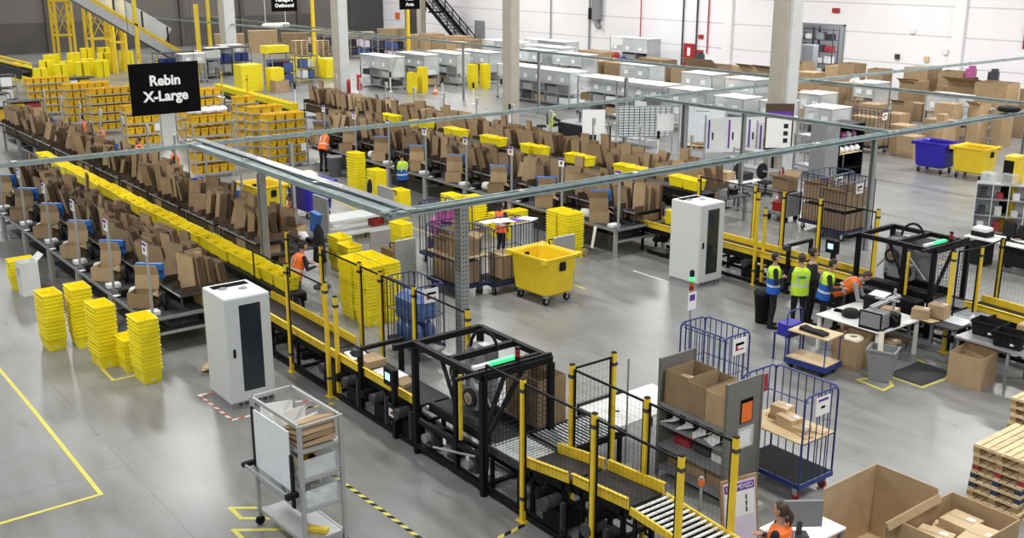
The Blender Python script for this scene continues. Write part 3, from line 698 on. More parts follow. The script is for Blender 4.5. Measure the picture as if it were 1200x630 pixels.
stack(9, -24.8, 13.2, 'stack beside the hanging black jacket', 0); stack(9, -23.85, 12.95, 'stack before the hanging black jacket', 0)
stack(6, -25.2, 18.8, 'stack beside the worker in orange vest', PI / 2); stack(8, -24.6, 18.95, 'right stack beside the worker in orange vest', PI / 2)
stack(7, -28.15, 6.0, 'stack beside the printed white carton', PI / 2)
stack(8, -20.7, 21.75, 'stack left of the second white cabinet', 0, .3)
far_stack(13, -56.8, 35.7); far_stack(17, -56.7, 36.4); far_stack(17, -56.3, 39.9); far_stack(17, -55.9, 40.6)
# tote line beside the near packing row
TLZ = .95
for i in range(33):
    tote('yellow tote on the long tote line, %s from its lower end' % nth(i), -21.2 - i * .61, 9.9 + rng.uniform(-.03, .03), TLZ + .02, rng.uniform(-.05, .05), 'totes on the long tote line')
conveyor('long tote conveyor between the two left packing rows', -41.5, -20.7, 9.66, 10.14, TLZ, TLZ, 'none', 10, motors=False)
for i in range(16):
    tote('yellow tote on the middle tote line, %s from its lower end' % nth(i), -21.6 - (i // 2) * 2.42 - (i % 2) * .62, 23.3 + rng.uniform(-.04, .04), 1.42, rng.uniform(-.15, .15), 'totes on the middle tote line')
conveyor('tote conveyor between the two right packing rows', -43, -21, 23.05, 23.55, 1.4, 1.4, 'none', 8, motors=False)
for i in range(17): FAR_TOTES.append((-48.6 - i * .63, 23.6 + i * .03, .86, 0))
conveyor('far tote conveyor behind the hanging rebin sign', -59.5, -48, 23.4, 23.95, .84, .84, 'none', 5, motors=False)
conveyor('lower empty belt conveyor behind the hanging rebin sign', -60, -49.5, 21.2, 22.0, .80, .80, 'none', 4, motors=False)
tag(MB().add([(-.5, -.3, .0), (.5, -.3, .0), (.5, .3, .35), (-.5, .3, .35), (-.5, -.3, .02), (.5, -.3, .02), (.5, .3, .37), (-.5, .3, .37)], [(3, 2, 1, 0), (4, 5, 6, 7), (0, 1, 5, 4), (1, 2, 6, 5), (2, 3, 7, 6), (3, 0, 4, 7)]).build('chute_plate', 'white_paint'), 'white chute plate resting on the far lower conveyor', 'plate').location = (-53.2, 21.6, .83)
for i in range(6): fence_post('slim yellow post at the far tote conveyor, %s from the right' % nth(i), -51.5 - i * 3.2, 22.6, 2.3)
# ------------------------------------------------------------------ cartons
def closed_box_mesh(w, d, h, sticker=True, m='cardboard'):
    b = MB(); b.cbox(-w / 2, w / 2, -d / 2, d / 2, 0, h, .004)
    b.use(1).box(-w / 2, w / 2, -.025, .025, h, h + .001); b.box(w / 2, w / 2 + .001, -.025, .025, h * .6, h)
    if sticker: b.use(2).box(w * .1, w * .1 + min(.1, w * .3), d * .1, d * .1 + min(.08, d * .25), h, h + .0015)
    return b.mesh('carton', [m, 'carton_tape', 'paper'])
def carton(label, x, y, z, w, d, h, rz=0, group=None, sticker=True, m='cardboard'):
    o = bpy.data.objects.new('carton', closed_box_mesh(w, d, h, sticker, m)); C.objects.link(o)
    o.location = (x, y, z); o.rotation_euler = (0, 0, rz)
    return tag(o, label, 'cardboard box', group)
def open_box(label, x, y, z, w, d, h, rz=0, flaps='', group=None, t=.008, fl=.5, cat='cardboard box', m='cardboard'):
    """open carton; flaps: letters f b l r for flaps standing or folded out"""
    T = thing('open_carton', label, cat, (x, y, z), rz, group)
    part('carton_body', T, [m, 'cardboard_edge'], lambda b: (b.box(-w / 2, w / 2, -d / 2, -d / 2 + t, 0, h), b.box(-w / 2, w / 2, d / 2 - t, d / 2, 0, h), b.box(-w / 2, -w / 2 + t, -d / 2 + t, d / 2 - t, 0, h), b.box(w / 2 - t, w / 2, -d / 2 + t, d / 2 - t, 0, h), b.box(-w / 2 + t, w / 2 - t, -d / 2 + t, d / 2 - t, 0.001, t)))
    for c in flaps:
        L = (d if c in 'FBfb' else w) * fl
        out = c.islower()
        ang = R(rng.uniform(20, 45)) if out else R(rng.uniform(72, 95))
        dx, dz = math.cos(ang) * L, math.sin(ang) * L
        if c in 'fF': q = [(-w / 2, -d / 2, h), (w / 2, -d / 2, h), (w / 2, -d / 2 - dx, h + dz), (-w / 2, -d / 2 - dx, h + dz)]
        elif c in 'bB': q = [(-w / 2, d / 2, h), (w / 2, d / 2, h), (w / 2, d / 2 + dx, h + dz), (-w / 2, d / 2 + dx, h + dz)]
        elif c in 'lL': q = [(-w / 2, -d / 2, h), (-w / 2, d / 2, h), (-w / 2 - dx, d / 2, h + dz), (-w / 2 - dx, -d / 2, h + dz)]
        else: q = [(w / 2, -d / 2, h), (w / 2, d / 2, h), (w / 2 + dx, d / 2, h + dz), (w / 2 + dx, -d / 2, h + dz)]
        nrm = (Vector(q[1]) - Vector(q[0])).cross(Vector(q[3]) - Vector(q[0])).normalized() * .006
        part('flap', T, m, lambda b: b.loft([q, [Vector(p) + nrm for p in q]]))
    return T
# ------------------------------------------------------------------ blue roll cages
def roll_cage(label, x, y, rz=0, w=1.25, d=.82, h=1.68, front=True, deck='black_rubber', shelf=None, sign=True, col='navy_paint', near=False, group=None):
    t = thing('roll_cage', label, 'roll cage', (x, y, 0), rz, group)
    part('base', t, [col, deck], lambda b: (b.box(0, w, 0, d, .22, .30), b.use(1).box(.03, w - .03, .03, d - .03, .30, .306)))
    for i, (cx, cy) in enumerate(((.12, .1), (w - .12, .1), (.12, d - .1), (w - .12, d - .1))):
        cs = part('caster', t, 'steel', lambda b: (b.box(cx - .04, cx + .04, cy - .04, cy + .04, .19, .22), b.box(cx - .045, cx + .045, cy - .035, cy - .028, .07, .2), b.box(cx - .045, cx + .045, cy + .028, cy + .035, .07, .2)))
        part('wheel', cs, ['red_paint' if near else 'black_rubber', 'steel'], lambda b: (b.cyl((cx, cy, .075), .075, .045, 'y', 14), b.use(1).cyl((cx, cy, .075), .03, .05, 'y', 8)))
    def hoop(b, p, q, n, r0=.3):
        """tube hoop from p up, over to q, with upright bars between"""
        p, q = Vector((*p, 0)), Vector((*q, 0)); dd = (q - p).normalized(); c = .09
        pts = [p + Vector((0, 0, r0)), p + Vector((0, 0, h - c)), p + dd * c * .3 + Vector((0, 0, h - c * .3)), p + dd * c + Vector((0, 0, h)), q - dd * c + Vector((0, 0, h)), q - dd * c * .3 + Vector((0, 0, h - c * .3)), q + Vector((0, 0, h - c)), q + Vector((0, 0, r0))]
        b.tube(pts, .016, 6)
        for i in range(1, n):
            a = p + (q - p) * i / n; b.tube([a + Vector((0, 0, r0)), a + Vector((0, 0, h - .005))], .0095, 5, False)
        b.tube([p + Vector((0, 0, .95)), q + Vector((0, 0, .95))], .009, 5, False)
    nx, ny = 8, 5
    part('end_hoop', t, col, lambda b: hoop(b, (.02, .02), (.02, d - .02), ny))
    part('end_hoop', t, col, lambda b: hoop(b, (w - .02, .02), (w - .02, d - .02), ny))
    part('back_grid', t, col, lambda b: hoop(b, (.02, d - .02), (w - .02, d - .02), nx))
    part('top_bar', t, col, lambda b: b.tube([(.02, .1, h - .1), (w - .02, .1, h - .1)], .010, 5))
    if front: part('front_grid', t, col, lambda b: hoop(b, (.02, .02), (w - .02, .02), nx))
    if shelf: part('shelf', t, 'plywood', lambda b: b.box(.02, w - .02, .02, d - .02, shelf, shelf + .02), 'plywood shelf')
    if sign:
        s_ = part('sign_plate', t, ['paper'], lambda b: b.box(w, w + .008, d * .3, d * .3 + .34, h - .36, h - .06), 'white paper sign')
        part('print', s_, ['ink', 'red_paint', 'purple_ink'], lambda b: ((b.use(2).box(w + .008, w + .010, d * .3 + .05, d * .3 + .29, h - .13, h - .09), b.use(0).box(w + .008, w + .010, d * .3 + .12, d * .3 + .22, h - .25, h - .21)) if near else
             (b.box(w + .008, w + .010, d * .3 + .06, d * .3 + .28, h - .19, h - .14), b.use(1).box(w + .008, w + .010, d * .3 + .06, d * .3 + .28, h - .28, h - .255), b.box(w + .008, w + .010, d * .3 + .06, d * .3 + .12, h - .28, h - .14))))
    return t
cg = roll_cage('blue roll cage with plywood shelf of parcels behind the carton rack', -10.35, 12.45, near=True, col='blue_paint', front=False, shelf=.95, h=1.72, w=1.24, d=.84)
tag(MB().obox((0, 0, 0), (.008, .34, .3), 0, R(4)).build('red_cloth', 'red_paint'), 'red plate hanging on the left end of the parcel roll cage', 'plate').location = (-10.32, 12.9, 1.45)
for i, (dx, dy, w, d, h, z, rz) in enumerate(((.38, .55, .30, .26, .07, 0, .1), (.40, .56, .30, .24, .16, .07, .1), (.66, .42, .36, .26, .17, 0, -.15), (.92, .38, .26, .20, .09, 0, .2), (1.05, .30, .22, .16, .03, 0, -.2), (1.1, .6, .18, .14, .025, 0, .3))):
    n_ = ['flat brown parcel under another parcel on the roll cage shelf', 'brown parcel lying on top of a flat parcel on the roll cage shelf', 'largest brown parcel on the roll cage shelf', 'small brown parcel at the front of the roll cage shelf', 'thin pale packet at front right of the roll cage shelf', 'thin pale packet at back right of the roll cage shelf'][i]
    carton(n_, -10.35 + dx, 12.45 + dy, .971 + z, w, d, h, rz, m='pale_carton' if i else 'cardboard')
roll_cage('empty blue roll cage behind the carton rack, with a red striped sign', -12.82, 13.62, w=1.1, d=.68, h=1.66, col='blue_paint')
roll_cage('blue roll cage full of blue wrapped bottles behind the near conveyor', -18.75, 11.0, h=1.62, w=1.15, d=.72)
for i in range(8):
    o = MB().lathe([(.02, 0), (.13, .01), (.135, .3), (.10, .38), (.04, .42), (.04, .47), (0, .47)], (0, 0, 0), 10).build('water_bottle', 'blue_bottle')
    o.location = (-18.45 + .29 * (i % 3), 11.2 + .3 * (i // 3 % 2), .31 + .48 * (i // 6)); tag(o, 'big blue bottle inside the roll cage behind the near conveyor', 'bottle', 'bottles in the near roll cage')
o = MB().cbox(-.45, .45, -.3, .3, 0, .5, .12).build('wrapped_bundle', 'blue_bottle'); o.location = (-18.15, 11.36, .86); tag(o, 'blue plastic wrapped bundle in the roll cage behind the near conveyor', 'bundle')
tag(MB().obox((0, 0, 0), (.45, .3, .08), .3).build('grey_scanner_box', 'mid_grey'), 'grey flat device hanging at the foot of the bottle roll cage', 'device').location = (-17.5, 11.3, .32)
rc2 = roll_cage('dark blue roll cage of brown cartons behind the rail post', -22.0, 14.1, w=1.35, d=.9, h=1.68, shelf=.98, sign=False)
for i, (dx, dy, z, w, d, h) in enumerate(((.35, .45, .31, .5, .6, .5), (.95, .45, .31, .6, .6, .55), (.4, .42, 1.0, .6, .5, .36), (1.0, .45, 1.0, .5, .6, .4), (.45, .45, 1.37, .4, .4, .18))):
    open_box('open brown carton in roll cage behind rail post, %s' % ['bottom layer, left', 'bottom layer, right', 'shelf layer, left', 'shelf layer, right', 'topmost'][i], -22.0 + dx, 14.1 + dy, z + .003, w, d, h, 0, 'fb' if i > 1 else '')
rc3 = roll_cage('dark roll cage of pink and purple parcels under the overhead rail', -24.2, 15.3, w=1.3, d=.9, sign=False)
for i, (dx, dy, z, m_) in enumerate(((.35, .4, .31, 'parcel_dark'), (.9, .45, .31, 'parcel_pink'), (.4, .45, .8, 'parcel_pink'), (.95, .4, .75, 'parcel_dark'), (.65, .5, 1.22, 'parcel_pink'))):
    tag(MB().cbox(-.25, .25, -.22, .22, 0, .42, .05).build('parcel', m_), '%s wrapped parcel in the roll cage under the rail, %s' % (('dark', 'pink', 'pink', 'dark', 'pink')[i], ('bottom left', 'bottom right', 'upper left', 'upper right', 'topmost')[i]), 'parcel').location = (-24.2 + dx, 15.3 + dy, z)
rc4 = roll_cage('blue roll cage behind the yellow wheeled bin with magazines on top', -21.3, 15.0, w=.95, d=1.4, h=1.7, sign=False)
carton('pale brown carton lying inside the roll cage behind the yellow wheeled bin', -20.8, 15.8, .32, .6, .8, .6)
for i in range(5):
    o = MB().box(-.16, .16, -.22, .22, 0, .012).build('magazine', ['paper', 'pale_lilac', 'paper', 'purple_ink', 'paper'][i])
    o.location = (-21.0 + .13 * i, 15.35 + .2 * i, 1.71 + .016 * i); o.rotation_euler = (0, 0, .5 * i)
    tag(o, '%s magazine on top of the cage behind the yellow bin' % ['white', 'lilac', 'white creased', 'purple', 'topmost white'][i], 'magazine')
def grey_trolley(label, x, y, w=1.2, d=.6, rz=0):
    """low stock trolley with two perforated grey ends, two white decks"""
    t = thing('stock_trolley', label, 'trolley', (x, y, 0), rz)
    for k in (0, 1): part('end_panel', t, 'aluminium', lambda b: (b.cbox(k * w - .03, k * w + .03, 0, d, .15, 1.35, .01)))
    for z in (.2, .62): part('deck', t, 'cabinet_grey', lambda b: (b.box(.03, w - .03, 0, d, z, z + .03), b.box(.03, w - .03, -.02, 0, z - .03, z + .04)))
    for k in (0, 1):
        part('handle', t, 'black_rubber', lambda b: b.tube([(k * w, -.02, 1.3), (k * w, -.12, 1.33), (k * w, -.14, 1.25), (k * w, -.1, 1.2)], .018, 6))
        for yy in (.08, d - .08): part('wheel', t, 'black_rubber', lambda b: (b.cyl((k * (w - .2) + .1, yy, .075), .075, .04, 'y', 12), b.box(k * (w - .2) + .07, k * (w - .2) + .13, yy - .03, yy + .03, .1, .17)))
    return t
grey_trolley('grey stock trolley with black handles holding cartons behind the rail post', -23.2, 13.2)
open_box('open brown carton on upper deck of the grey trolley with black handles', -22.5, 13.5, .68, .6, .45, .35, 0, 'fb')
grey_trolley('grey stock trolley with white decks beside the blue bulk bin', -27.3, 14.2, 2.2, .9, PI / 2)
grey_trolley('grey stock trolley right of the worker in orange vest', -21.6, 16.5, 1.7, .7)
carton('red carton at the right end of the grey trolley by the blue bulk bin', -27.7, 16.0, .255, .3, .4, .28, .2, m='red_paint')
# second-line cages
for i, (cx, nm_) in enumerate(((-20.3, 'left'), (-19.3, 'right'))):
    roll_cage('%s of two blue roll cages holding tall cartons behind second conveyor' % nm_, cx, 26.6 - .4 * i, w=.96, d=1.4, h=1.75, shelf=.93)
    open_box('tall open brown carton at bottom of the %s blue roll cage behind second conveyor' % nm_, cx + .48, 27.3 - .4 * i, .31, .84, 1.25, .5)
    open_box('tall open brown carton on top in the %s blue roll cage behind second conveyor' % nm_, cx + .48, 27.3 - .4 * i, .953, .82, 1.2, .5, 0, 'f', fl=.2)
    for s_ in (0, 1): o = None
t = thing('grey_trolley', 'grey cart with an open carton beside the left blue roll cage', 'trolley', (-21.75, 26.75, 0))
part('body', t, 'mid_grey', lambda b: (b.cbox(0, .9, 0, .7, .2, .32, .02), b.cbox(0, .9, .64, .7, .3, .95, .01), b.cbox(.84, .9, 0, .7, .3, .95, .01)))
for sx in (.12, .78):
    for sy in (.1, .6): part('wheel', t, 'black_rubber', lambda b: b.cyl((sx, sy, .1), .1, .05, 'x', 12))
open_box('open brown carton on the grey cart beside the left blue roll cage', -21.35, 27.2, .95, .6, .5, .4, 0, 'fb')
tag(MB().cbox(-.2, .2, -.15, .15, 0, .3, .03).build('red_parcel', 'red_paint'), 'red parcel on the grey cart below the open carton', 'parcel').location = (-21.3, 26.95, .33)
# ------------------------------------------------------------------ big wheeled bins
def wheeled_bin(label, x, y, rz, m):
    t = thing('wheeled_bin', label, 'wheeled bin', (x, y, 0), rz)
    def f(b):
        def rr(hx, hy, z, c=.09): return [(sx * (hx - (c if k else 0)), sy * (hy - (0 if k else c)), z) for sx, sy, ks in ((1, -1, (1, 0)), (1, 1, (0, 1)), (-1, 1, (1, 0)), (-1, -1, (0, 1))) for k in ks]
        def ring(hx, hy, z, c=.09): return [(-hx + c, -hy, z), (hx - c, -hy, z), (hx, -hy + c, z), (hx, hy - c, z), (hx - c, hy, z), (-hx + c, hy, z), (-hx, hy - c, z), (-hx, -hy + c, z)]
        prof = [(.52, .38, .22), (.60, .46, .28), (.66, .52, 1.12), (.71, .57, 1.14), (.71, .57, 1.20), (.67, .53, 1.20), (.63, .49, 1.14), (.57, .43, .34)]
        b.loft([ring(*p) for p in prof])
        for sx in (-1, 1):
            b.box(sx * .63 - .09, sx * .63 + .09, -.60, -.52, 1.08, 1.21); b.box(sx * .63 - .09, sx * .63 + .09, .52, .60, 1.08, 1.21)
    part('tub', t, m, f)
    for sx in (-1, 1):
        part('trunnion', t, 'black_rubber', lambda b: b.cbox(sx * .66 - .05, sx * .66 + .05, -.09, .09, .86, 1.06, .02))
        for sy in (-1, 1):
            cs = part('caster', t, 'steel', lambda b: b.box(sx * .46 - .05, sx * .46 + .05, sy * .34 - .05, sy * .34 + .05, .17, .25))
            part('wheel', cs, ['black_rubber', 'mid_grey'], lambda b: (b.cyl((sx * .46, sy * .34, .1), .1, .05, 'x', 14), b.use(1).cyl((sx * .46, sy * .34, .1), .05, .056, 'x', 10)))
    return t
wheeled_bin('big yellow wheeled bin, empty, in the aisle behind the near machine', -19.5, 15.88, .06, 'bin_yellow')
wheeled_bin('big dark blue wheeled bin standing left of a yellow wheeled bin', -22.9, 38.2, .05, 'blue_plastic')
wheeled_bin('big yellow wheeled bin standing right of the blue wheeled bin', -21.35, 38.3, .05, 'bin_yellow')
wheeled_bin('dark blue bulk bin heaped with cream packing bags under the overhead rail', -31.0, 15.5, .05, 'blue_plastic')
wheeled_bin('yellow wheeled bin standing beside the dark blue bulk bin', -31.3, 14.05, .05, 'bin_yellow')
for i in range(16):
    o = MB().lathe([(0, 0), (.13, .03), (.17, .1), (.12, .17), (0, .2)], (0, 0, 0), 8, 1.2, .8).build('packing_bag', 'cream_bag')
    o.location = (-31.4 + rng.uniform(0, .8), 15.25 + rng.uniform(0, .5), 1.02 + .06 * (i // 4) + rng.uniform(0, .04)); o.rotation_euler = (rng.uniform(-.3, .3), rng.uniform(-.3, .3), rng.uniform(0, 3))
    tag(o, 'cream plastic packing bag heaped in the dark blue bulk bin', 'bag', 'bags in the blue bulk bin')
# ------------------------------------------------------------------ whiteboard trolley (front)
t = thing('shelf_trolley', 'grey metal shelf trolley with whiteboard side and glass bins, bottom edge', 'trolley', (-13.52, 5.68, 0), .05)
W_, D_, H_ = 1.34, .63, 2.03
for px in (0, W_):
    for py in (0, D_):
        part('upright', t, 'aluminium', lambda b: (b.cbox(px - .028, px + .028, py - .028, py + .028, .18, H_, .004)))
        wh = part('caster', t, 'steel', lambda b: b.box(px - .03, px + .03, py - .03, py + .03, .14, .19))
        part('wheel', wh, 'black_rubber', lambda b: b.cyl((px, py, .07), .07, .04, 'x', 12))
for py in (0, D_): part('top_rail', t, 'aluminium', lambda b: b.box(0, W_, py - .02, py + .02, H_ - .05, H_))
for px in (0, W_): part('top_rail', t, 'aluminium', lambda b: b.box(px - .02, px + .02, 0, D_, H_ - .05, H_) if px == 0 else b.bar((px, 0, H_ - .03), (px, D_, H_ - .03), .03))
for z in (.25, .74, 1.2, 1.63):
    part('shelf', t, 'aluminium', lambda b: (b.box(.02, W_ - .02, .02, D_ - .02, z, z + .012), b.box(.02, W_ - .02, 0, .03, z - .03, z + .02), b.box(.02, W_ - .02, D_ - .03, D_, z - .03, z + .02), b.box(W_ - .02, W_, .02, D_ - .02, z - .03, z + .02)))
part('whiteboard', t, ['white_board', 'black_paint'], lambda b: (b.box(.12, W_ - .22, -.055, -.035, 1.0, 1.88), b.use(1).box(.05, .12, -.06, -.03, .98, 1.9), b.box(W_ - .22, W_ - .15, -.06, -.03, .76, 1.54)), 'plain whiteboard')
part('push_handle', t, ['aluminium', 'black_rubber'], lambda b: (b.bar((-.04, -.17, 1.0), (W_ - .1, -.17, 1.0), .035), b.use(1).box(-.07, .0, -.2, -.02, .97, 1.03), b.box(W_ - .14, W_ - .06, -.2, -.02, .96, 1.03)))
for i, z in enumerate((.76, 1.22)):
    part('clear_side', t, 'smoke_plastic', lambda b: b.box(.04, W_ - .04, D_ - .02, D_ - .012, z, z + .33))
for i in range(4):
    dv = part('divider', t, 'laminate', lambda b: b.add([(.12 + .36 * i, .06, 1.645), (.12 + .36 * i, D_ - .06, 1.645), (.12 + .36 * i, D_ - .06, 1.86 + .03 * i), (.12 + .36 * i, .06, 1.92 - .04 * i), (.13 + .36 * i, .06, 1.645), (.13 + .36 * i, D_ - .06, 1.645), (.13 + .36 * i, D_ - .06, 1.86 + .03 * i), (.13 + .36 * i, .06, 1.92 - .04 * i)], [(0, 1, 2, 3), (7, 6, 5, 4), (0, 4, 5, 1), (1, 5, 6, 2), (2, 6, 7, 3), (3, 7, 4, 0)]))
TX, TY = -13.52, 5.68
def on_t(dx, dy): return TX + dx, TY + dy + .05 * dx
for i in range(4):
    o = MB().add([(-.26, -.27, 0), (.26, -.27, 0), (.26, .27, 0), (-.26, .27, 0), (-.26, -.27, .015), (.26, -.27, .04 + .02 * i), (.26, .27, .09), (-.26, .27, .02)], [(3, 2, 1, 0), (4, 5, 6, 7), (0, 1, 5, 4), (1, 2, 6, 5), (2, 3, 7, 6), (3, 0, 4, 7)]).build('flat_carton', 'cardboard')
    x_, y_ = on_t(1.02, .31); o.location = (x_, y_, 1.65 + .075 * i); o.rotation_euler = (0, R(-4 - 3 * i), .04 * i)
    tag(o, 'brown flat carton on top shelf of the whiteboard trolley, %s from the bottom' % nth(i), 'flat carton')
for i, (dx, dz, m_, l_) in enumerate(((1.0, 1.212, 'clear_plastic', 'clear plastic bin with yellow contents on the whiteboard trolley'), (.36, 1.212, 'smoke_plastic', 'smoky plastic bin on the middle shelf of the whiteboard trolley'), (1.0, .752, 'clear_plastic', 'clear plastic bin of scraps on lower shelf of the whiteboard trolley'), (.36, .752, 'clear_plastic', 'clear plastic bin at the left of the lower shelf, whiteboard trolley'))):
    x_, y_ = on_t(dx, .31); T = thing('clear_bin', l_, 'bin', (x_, y_, dz + .003), .03)
    part('shell', T, m_, lambda b: (b.box(-.27, .27, -.26, -.254, 0, .26), b.box(-.27, .27, .254, .26, 0, .26), b.box(-.27, -.264, -.254, .254, 0, .26), b.box(.264, .27, -.254, .254, 0, .26), b.box(-.264, .264, -.254, .254, 0.001, .008)))
    part('contents', T, 'amber_plastic' if i == 0 else 'bubble_wrap', lambda b: [b.obox((rng.uniform(-.15, .15), rng.uniform(-.18, .18), .06 + .02 * k), (.16, .14, .07), k * 1.1) for k in range(6)] and None)
x_, y_ = on_t(1.05, .32); tag(MB().cyl((0, 0, .035), .05, .07, n=14).build('tape_roll', 'ink'), 'black tape roll lying on the yellow scraps in the whiteboard trolley', 'tape roll').location = (x_, y_, 1.33)
x_, y_ = on_t(1.1, .3); tag(MB().obox((0, 0, .03), (.34, .12, .05), .7).build('yellow_knife', 'yellow_paint'), 'yellow box cutter on the shelf edge of the whiteboard trolley', 'tool').location = (x_, y_, .265)
# ------------------------------------------------------------------ carton rack right of the machine
RX, RY = -11.15, 11.48
t = thing('carton_rack', 'dark grey rack with side panels holding cut open cartons', 'rack', (RX, RY, 0))
RW, RD, RH = 1.38, .74, 1.98
for k in (0, 1): part('side_panel', t, 'olive_metal', lambda b: (b.box(k * RW - .015, k * RW + .015, 0, RD, 0.05, RH - (0 if k == 0 else 0)), b.box(k * RW - .03, k * RW + .03, -.03, 0, 0, RH), b.box(k * RW - .03, k * RW + .03, RD, RD + .03, 0, RH)))
for z in (.14, .52, .9, 1.22): part('shelf', t, 'mid_grey', lambda b: (b.box(.015, RW - .015, 0, RD, z, z + .02), b.box(.015, RW - .015, -.02, 0, z - .03, z + .03)))
for i in range(9): part('divider', t, ['black_paint', 'paper'][i % 2], lambda b: b.box(.1 + i * .14, .11 + i * .14, .06, RD - .1, 1.0 if i % 2 else .95, 1.18))
part('clipboard', t, ['ink', 'orange_plastic'], lambda b: (b.box(RW + .015, RW + .025, .28, .55, 1.28, 1.66), b.use(1).box(RW + .025, RW + .03, .30, .53, 1.29, 1.60)), 'orange clipboard')
part('document_pocket', t, ['clear_plastic', 'paper'], lambda b: (b.box(RW + .016, RW + .03, .25, .6, .86, 1.2), b.use(1).box(RW + .0155, RW + .018, .3, .55, .88, 1.15)))
open_box('tall cut open brown carton in the dark grey rack, left of three', RX + .30, RY + .37, 1.243, .50, .66, .56, 0)
open_box('tall cut open brown carton in the dark grey rack, middle of three', RX + .74, RY + .37, 1.243, .36, .7, .52, 0)
open_box('tall cut open brown carton in the dark grey rack, right of three', RX + 1.13, RY + .37, 1.243, .40, .7, .50, 0)
carton('pale carton piece standing inside the left carton of the dark rack', RX + .30, RY + .3, 1.26, .3, .2, .42, .2)
for i, (m_, l_) in enumerate((('parcel_red', 'red parcel on the middle shelf of the dark grey rack'), ('parcel_dark', 'black parcel on the middle shelf of the dark grey rack'), ('paper', 'white packet on the middle shelf of the dark grey rack'))):
    tag(MB().cbox(-.18, .18, -.2, .2, 0, .16, .03).build('parcel', m_), l_, 'parcel').location = (RX + .3 + .4 * i, RY + .4, .543)
for i in range(3): carton('brown carton on low shelf of the dark grey rack, %s from the left' % nth(i), RX + .26 + .42 * i, RY + .4, .163, .38, .5, .3)
for i in range(4):
    o = MB().obox((0, 0, 0), (.012, .28, .3), 0, 0, R(70)).build('paper_sheet', 'paper'); o.location = (RX + .2 + .3 * i, RY + .12, .98); o.rotation_euler = (0, 0, .4 * i)
    tag(o, 'white paper sheet on upper shelf of the dark rack, %s from the left' % nth(i), 'paper')
# purple notice board leaning at the rack
t = thing('notice_board', 'purple and white notice board reading mixed, leaning by a yellow post', 'sign', (-8.86, 10.5, 0.0), R(80))
M_tilt = R(-8)
def tilted(b, x0, x1, y0, y1, z0, z1):
    m = Matrix.Rotation(M_tilt, 4, 'X'); n = len(b.v); b.box(x0, x1, y0, y1, z0, z1); b.v[n:] = [tuple(m @ Vector(p)) for p in b.v[n:]]
part('backing', t, 'pallet_block', lambda b: tilted(b, 0, .64, .0, .03, 0.02, 1.02))
part('poster', t, 'pale_lilac', lambda b: tilted(b, .04, .60, -.004, 0, .05, .97))
part('banner', t, 'purple_ink', lambda b: tilted(b, .06, .58, -.008, -.004, .83, .94), 'purple banner')
part('picture_strip', t, ['paper', 'dark_grey', 'mid_grey'], lambda b: (tilted(b, .07, .57, -.006, -.004, .45, .81), b.use(1), [tilted(b, .18 + .24 * (i % 2), .205 + .24 * (i % 2), -.010, -.006, .5 + .09 * (i // 2), .57 + .09 * (i // 2)) for i in range(6)]))
lettering('UN MIXED', t, .10, (.32, .885 * math.sin(-M_tilt) - .012, .885 * math.cos(M_tilt)), (PI / 2 + M_tilt, 0, 0), 'paper')
# white table behind the roller branch, signal lights, pole
t = thing('work_table', 'white topped table at the end of the roller branch', 'table', (-12.6, 11.05, 0))
part('tabletop', t, ['laminate', 'black_paint'], lambda b: (b.cbox(0, 1.0, 0, 1.7, .74, .77, .004), b.use(1).box(-.06, 0, 0, 1.0, .6, .8)))
for sx in (.05, .95):
    for sy in (.05, 1.65): part('leg', t, 'dark_grey', lambda b: b.box(sx - .03, sx + .03, sy - .03, sy + .03, 0, .74))
tag(MB().tube([(0, 0, .02), (.03, .02, .1), (.12, .04, .14), (.18, .05, .1)], .035, 8).build('tape_dispenser', 'ink'), 'black hand tape dispenser standing on the white table', 'tape dispenser').location = (-11.95, 12.35, .77)
tag(MB().obox((0, 0, .008), (.16, .02, .015), .6).build('pen', 'ink'), 'dark pen lying on the white table by the roller branch', 'pen').location = (-12.1, 11.4, .772)
signal_tower('signal tower with green lamp and paper notice behind the empty roll cage', -13.2, 14.3, 2.05)
tag(MB().box(-.004, .004, -.11, .11, 0, .34).use(1).box(.004, .006, -.07, .07, .18, .30).build('paper_notice', ['paper', 'purple_ink']), 'white paper notice with purple print taped to the signal tower pole', 'notice').location = (-13.17, 14.3, 1.68)
tag(MB().cyl((0, 0, .95), .016, 1.9, n=8).cyl((0, 0, .02), .1, .04, n=12).build('grey_pole', 'galvanised'), 'thin grey pole standing beside the white table', 'pole').location = (-11.6, 11.2, 0)
t = thing('beacon_pole', 'low grey pole with a small orange lamp beside the gravity rollers', 'lamp', (-8.75, 9.85, 0))
part('pole', t, 'galvanised', lambda b: (b.cyl((0, 0, .65), .02, 1.3, n=8), b.cyl((0, 0, .02), .08, .04, n=10))); part('lamp', t, ['orange_plastic', 'mid_grey'], lambda b: (b.cyl((0, 0, 1.33), .045, .08, n=12), b.use(1).cyl((0, 0, 1.385), .035, .03, n=12)))
for i, (x, y, m_, l_, sz) in enumerate(((-16.95, 9.28, 'paper', 'white flat parcel on the near conveyor belt behind a carton', (.5, .36, .05)), (-16.45, 9.3, 'cardboard', 'brown flat carton on the near conveyor belt between white parcels', (.42, .4, .14)), (-15.75, 9.28, 'paper', 'long white parcel on the near conveyor belt before the machine', (.62, .38, .06)), (-15.25, 9.26, 'cardboard', 'small brown carton on the near conveyor belt at the machine inlet', (.34, .36, .07)))):
    o = MB().cbox(-sz[0] / 2, sz[0] / 2, -sz[1] / 2, sz[1] / 2, 0, sz[2], .008).build('parcel', m_); o.location = (x, y, .762); o.rotation_euler = (0, 0, .1 * i - .15); tag(o, l_, 'parcel')
open_box('tall brown carton leaning behind the near black machine', -13.4, 10.75, 0, .9, .6, 1.25, 0)
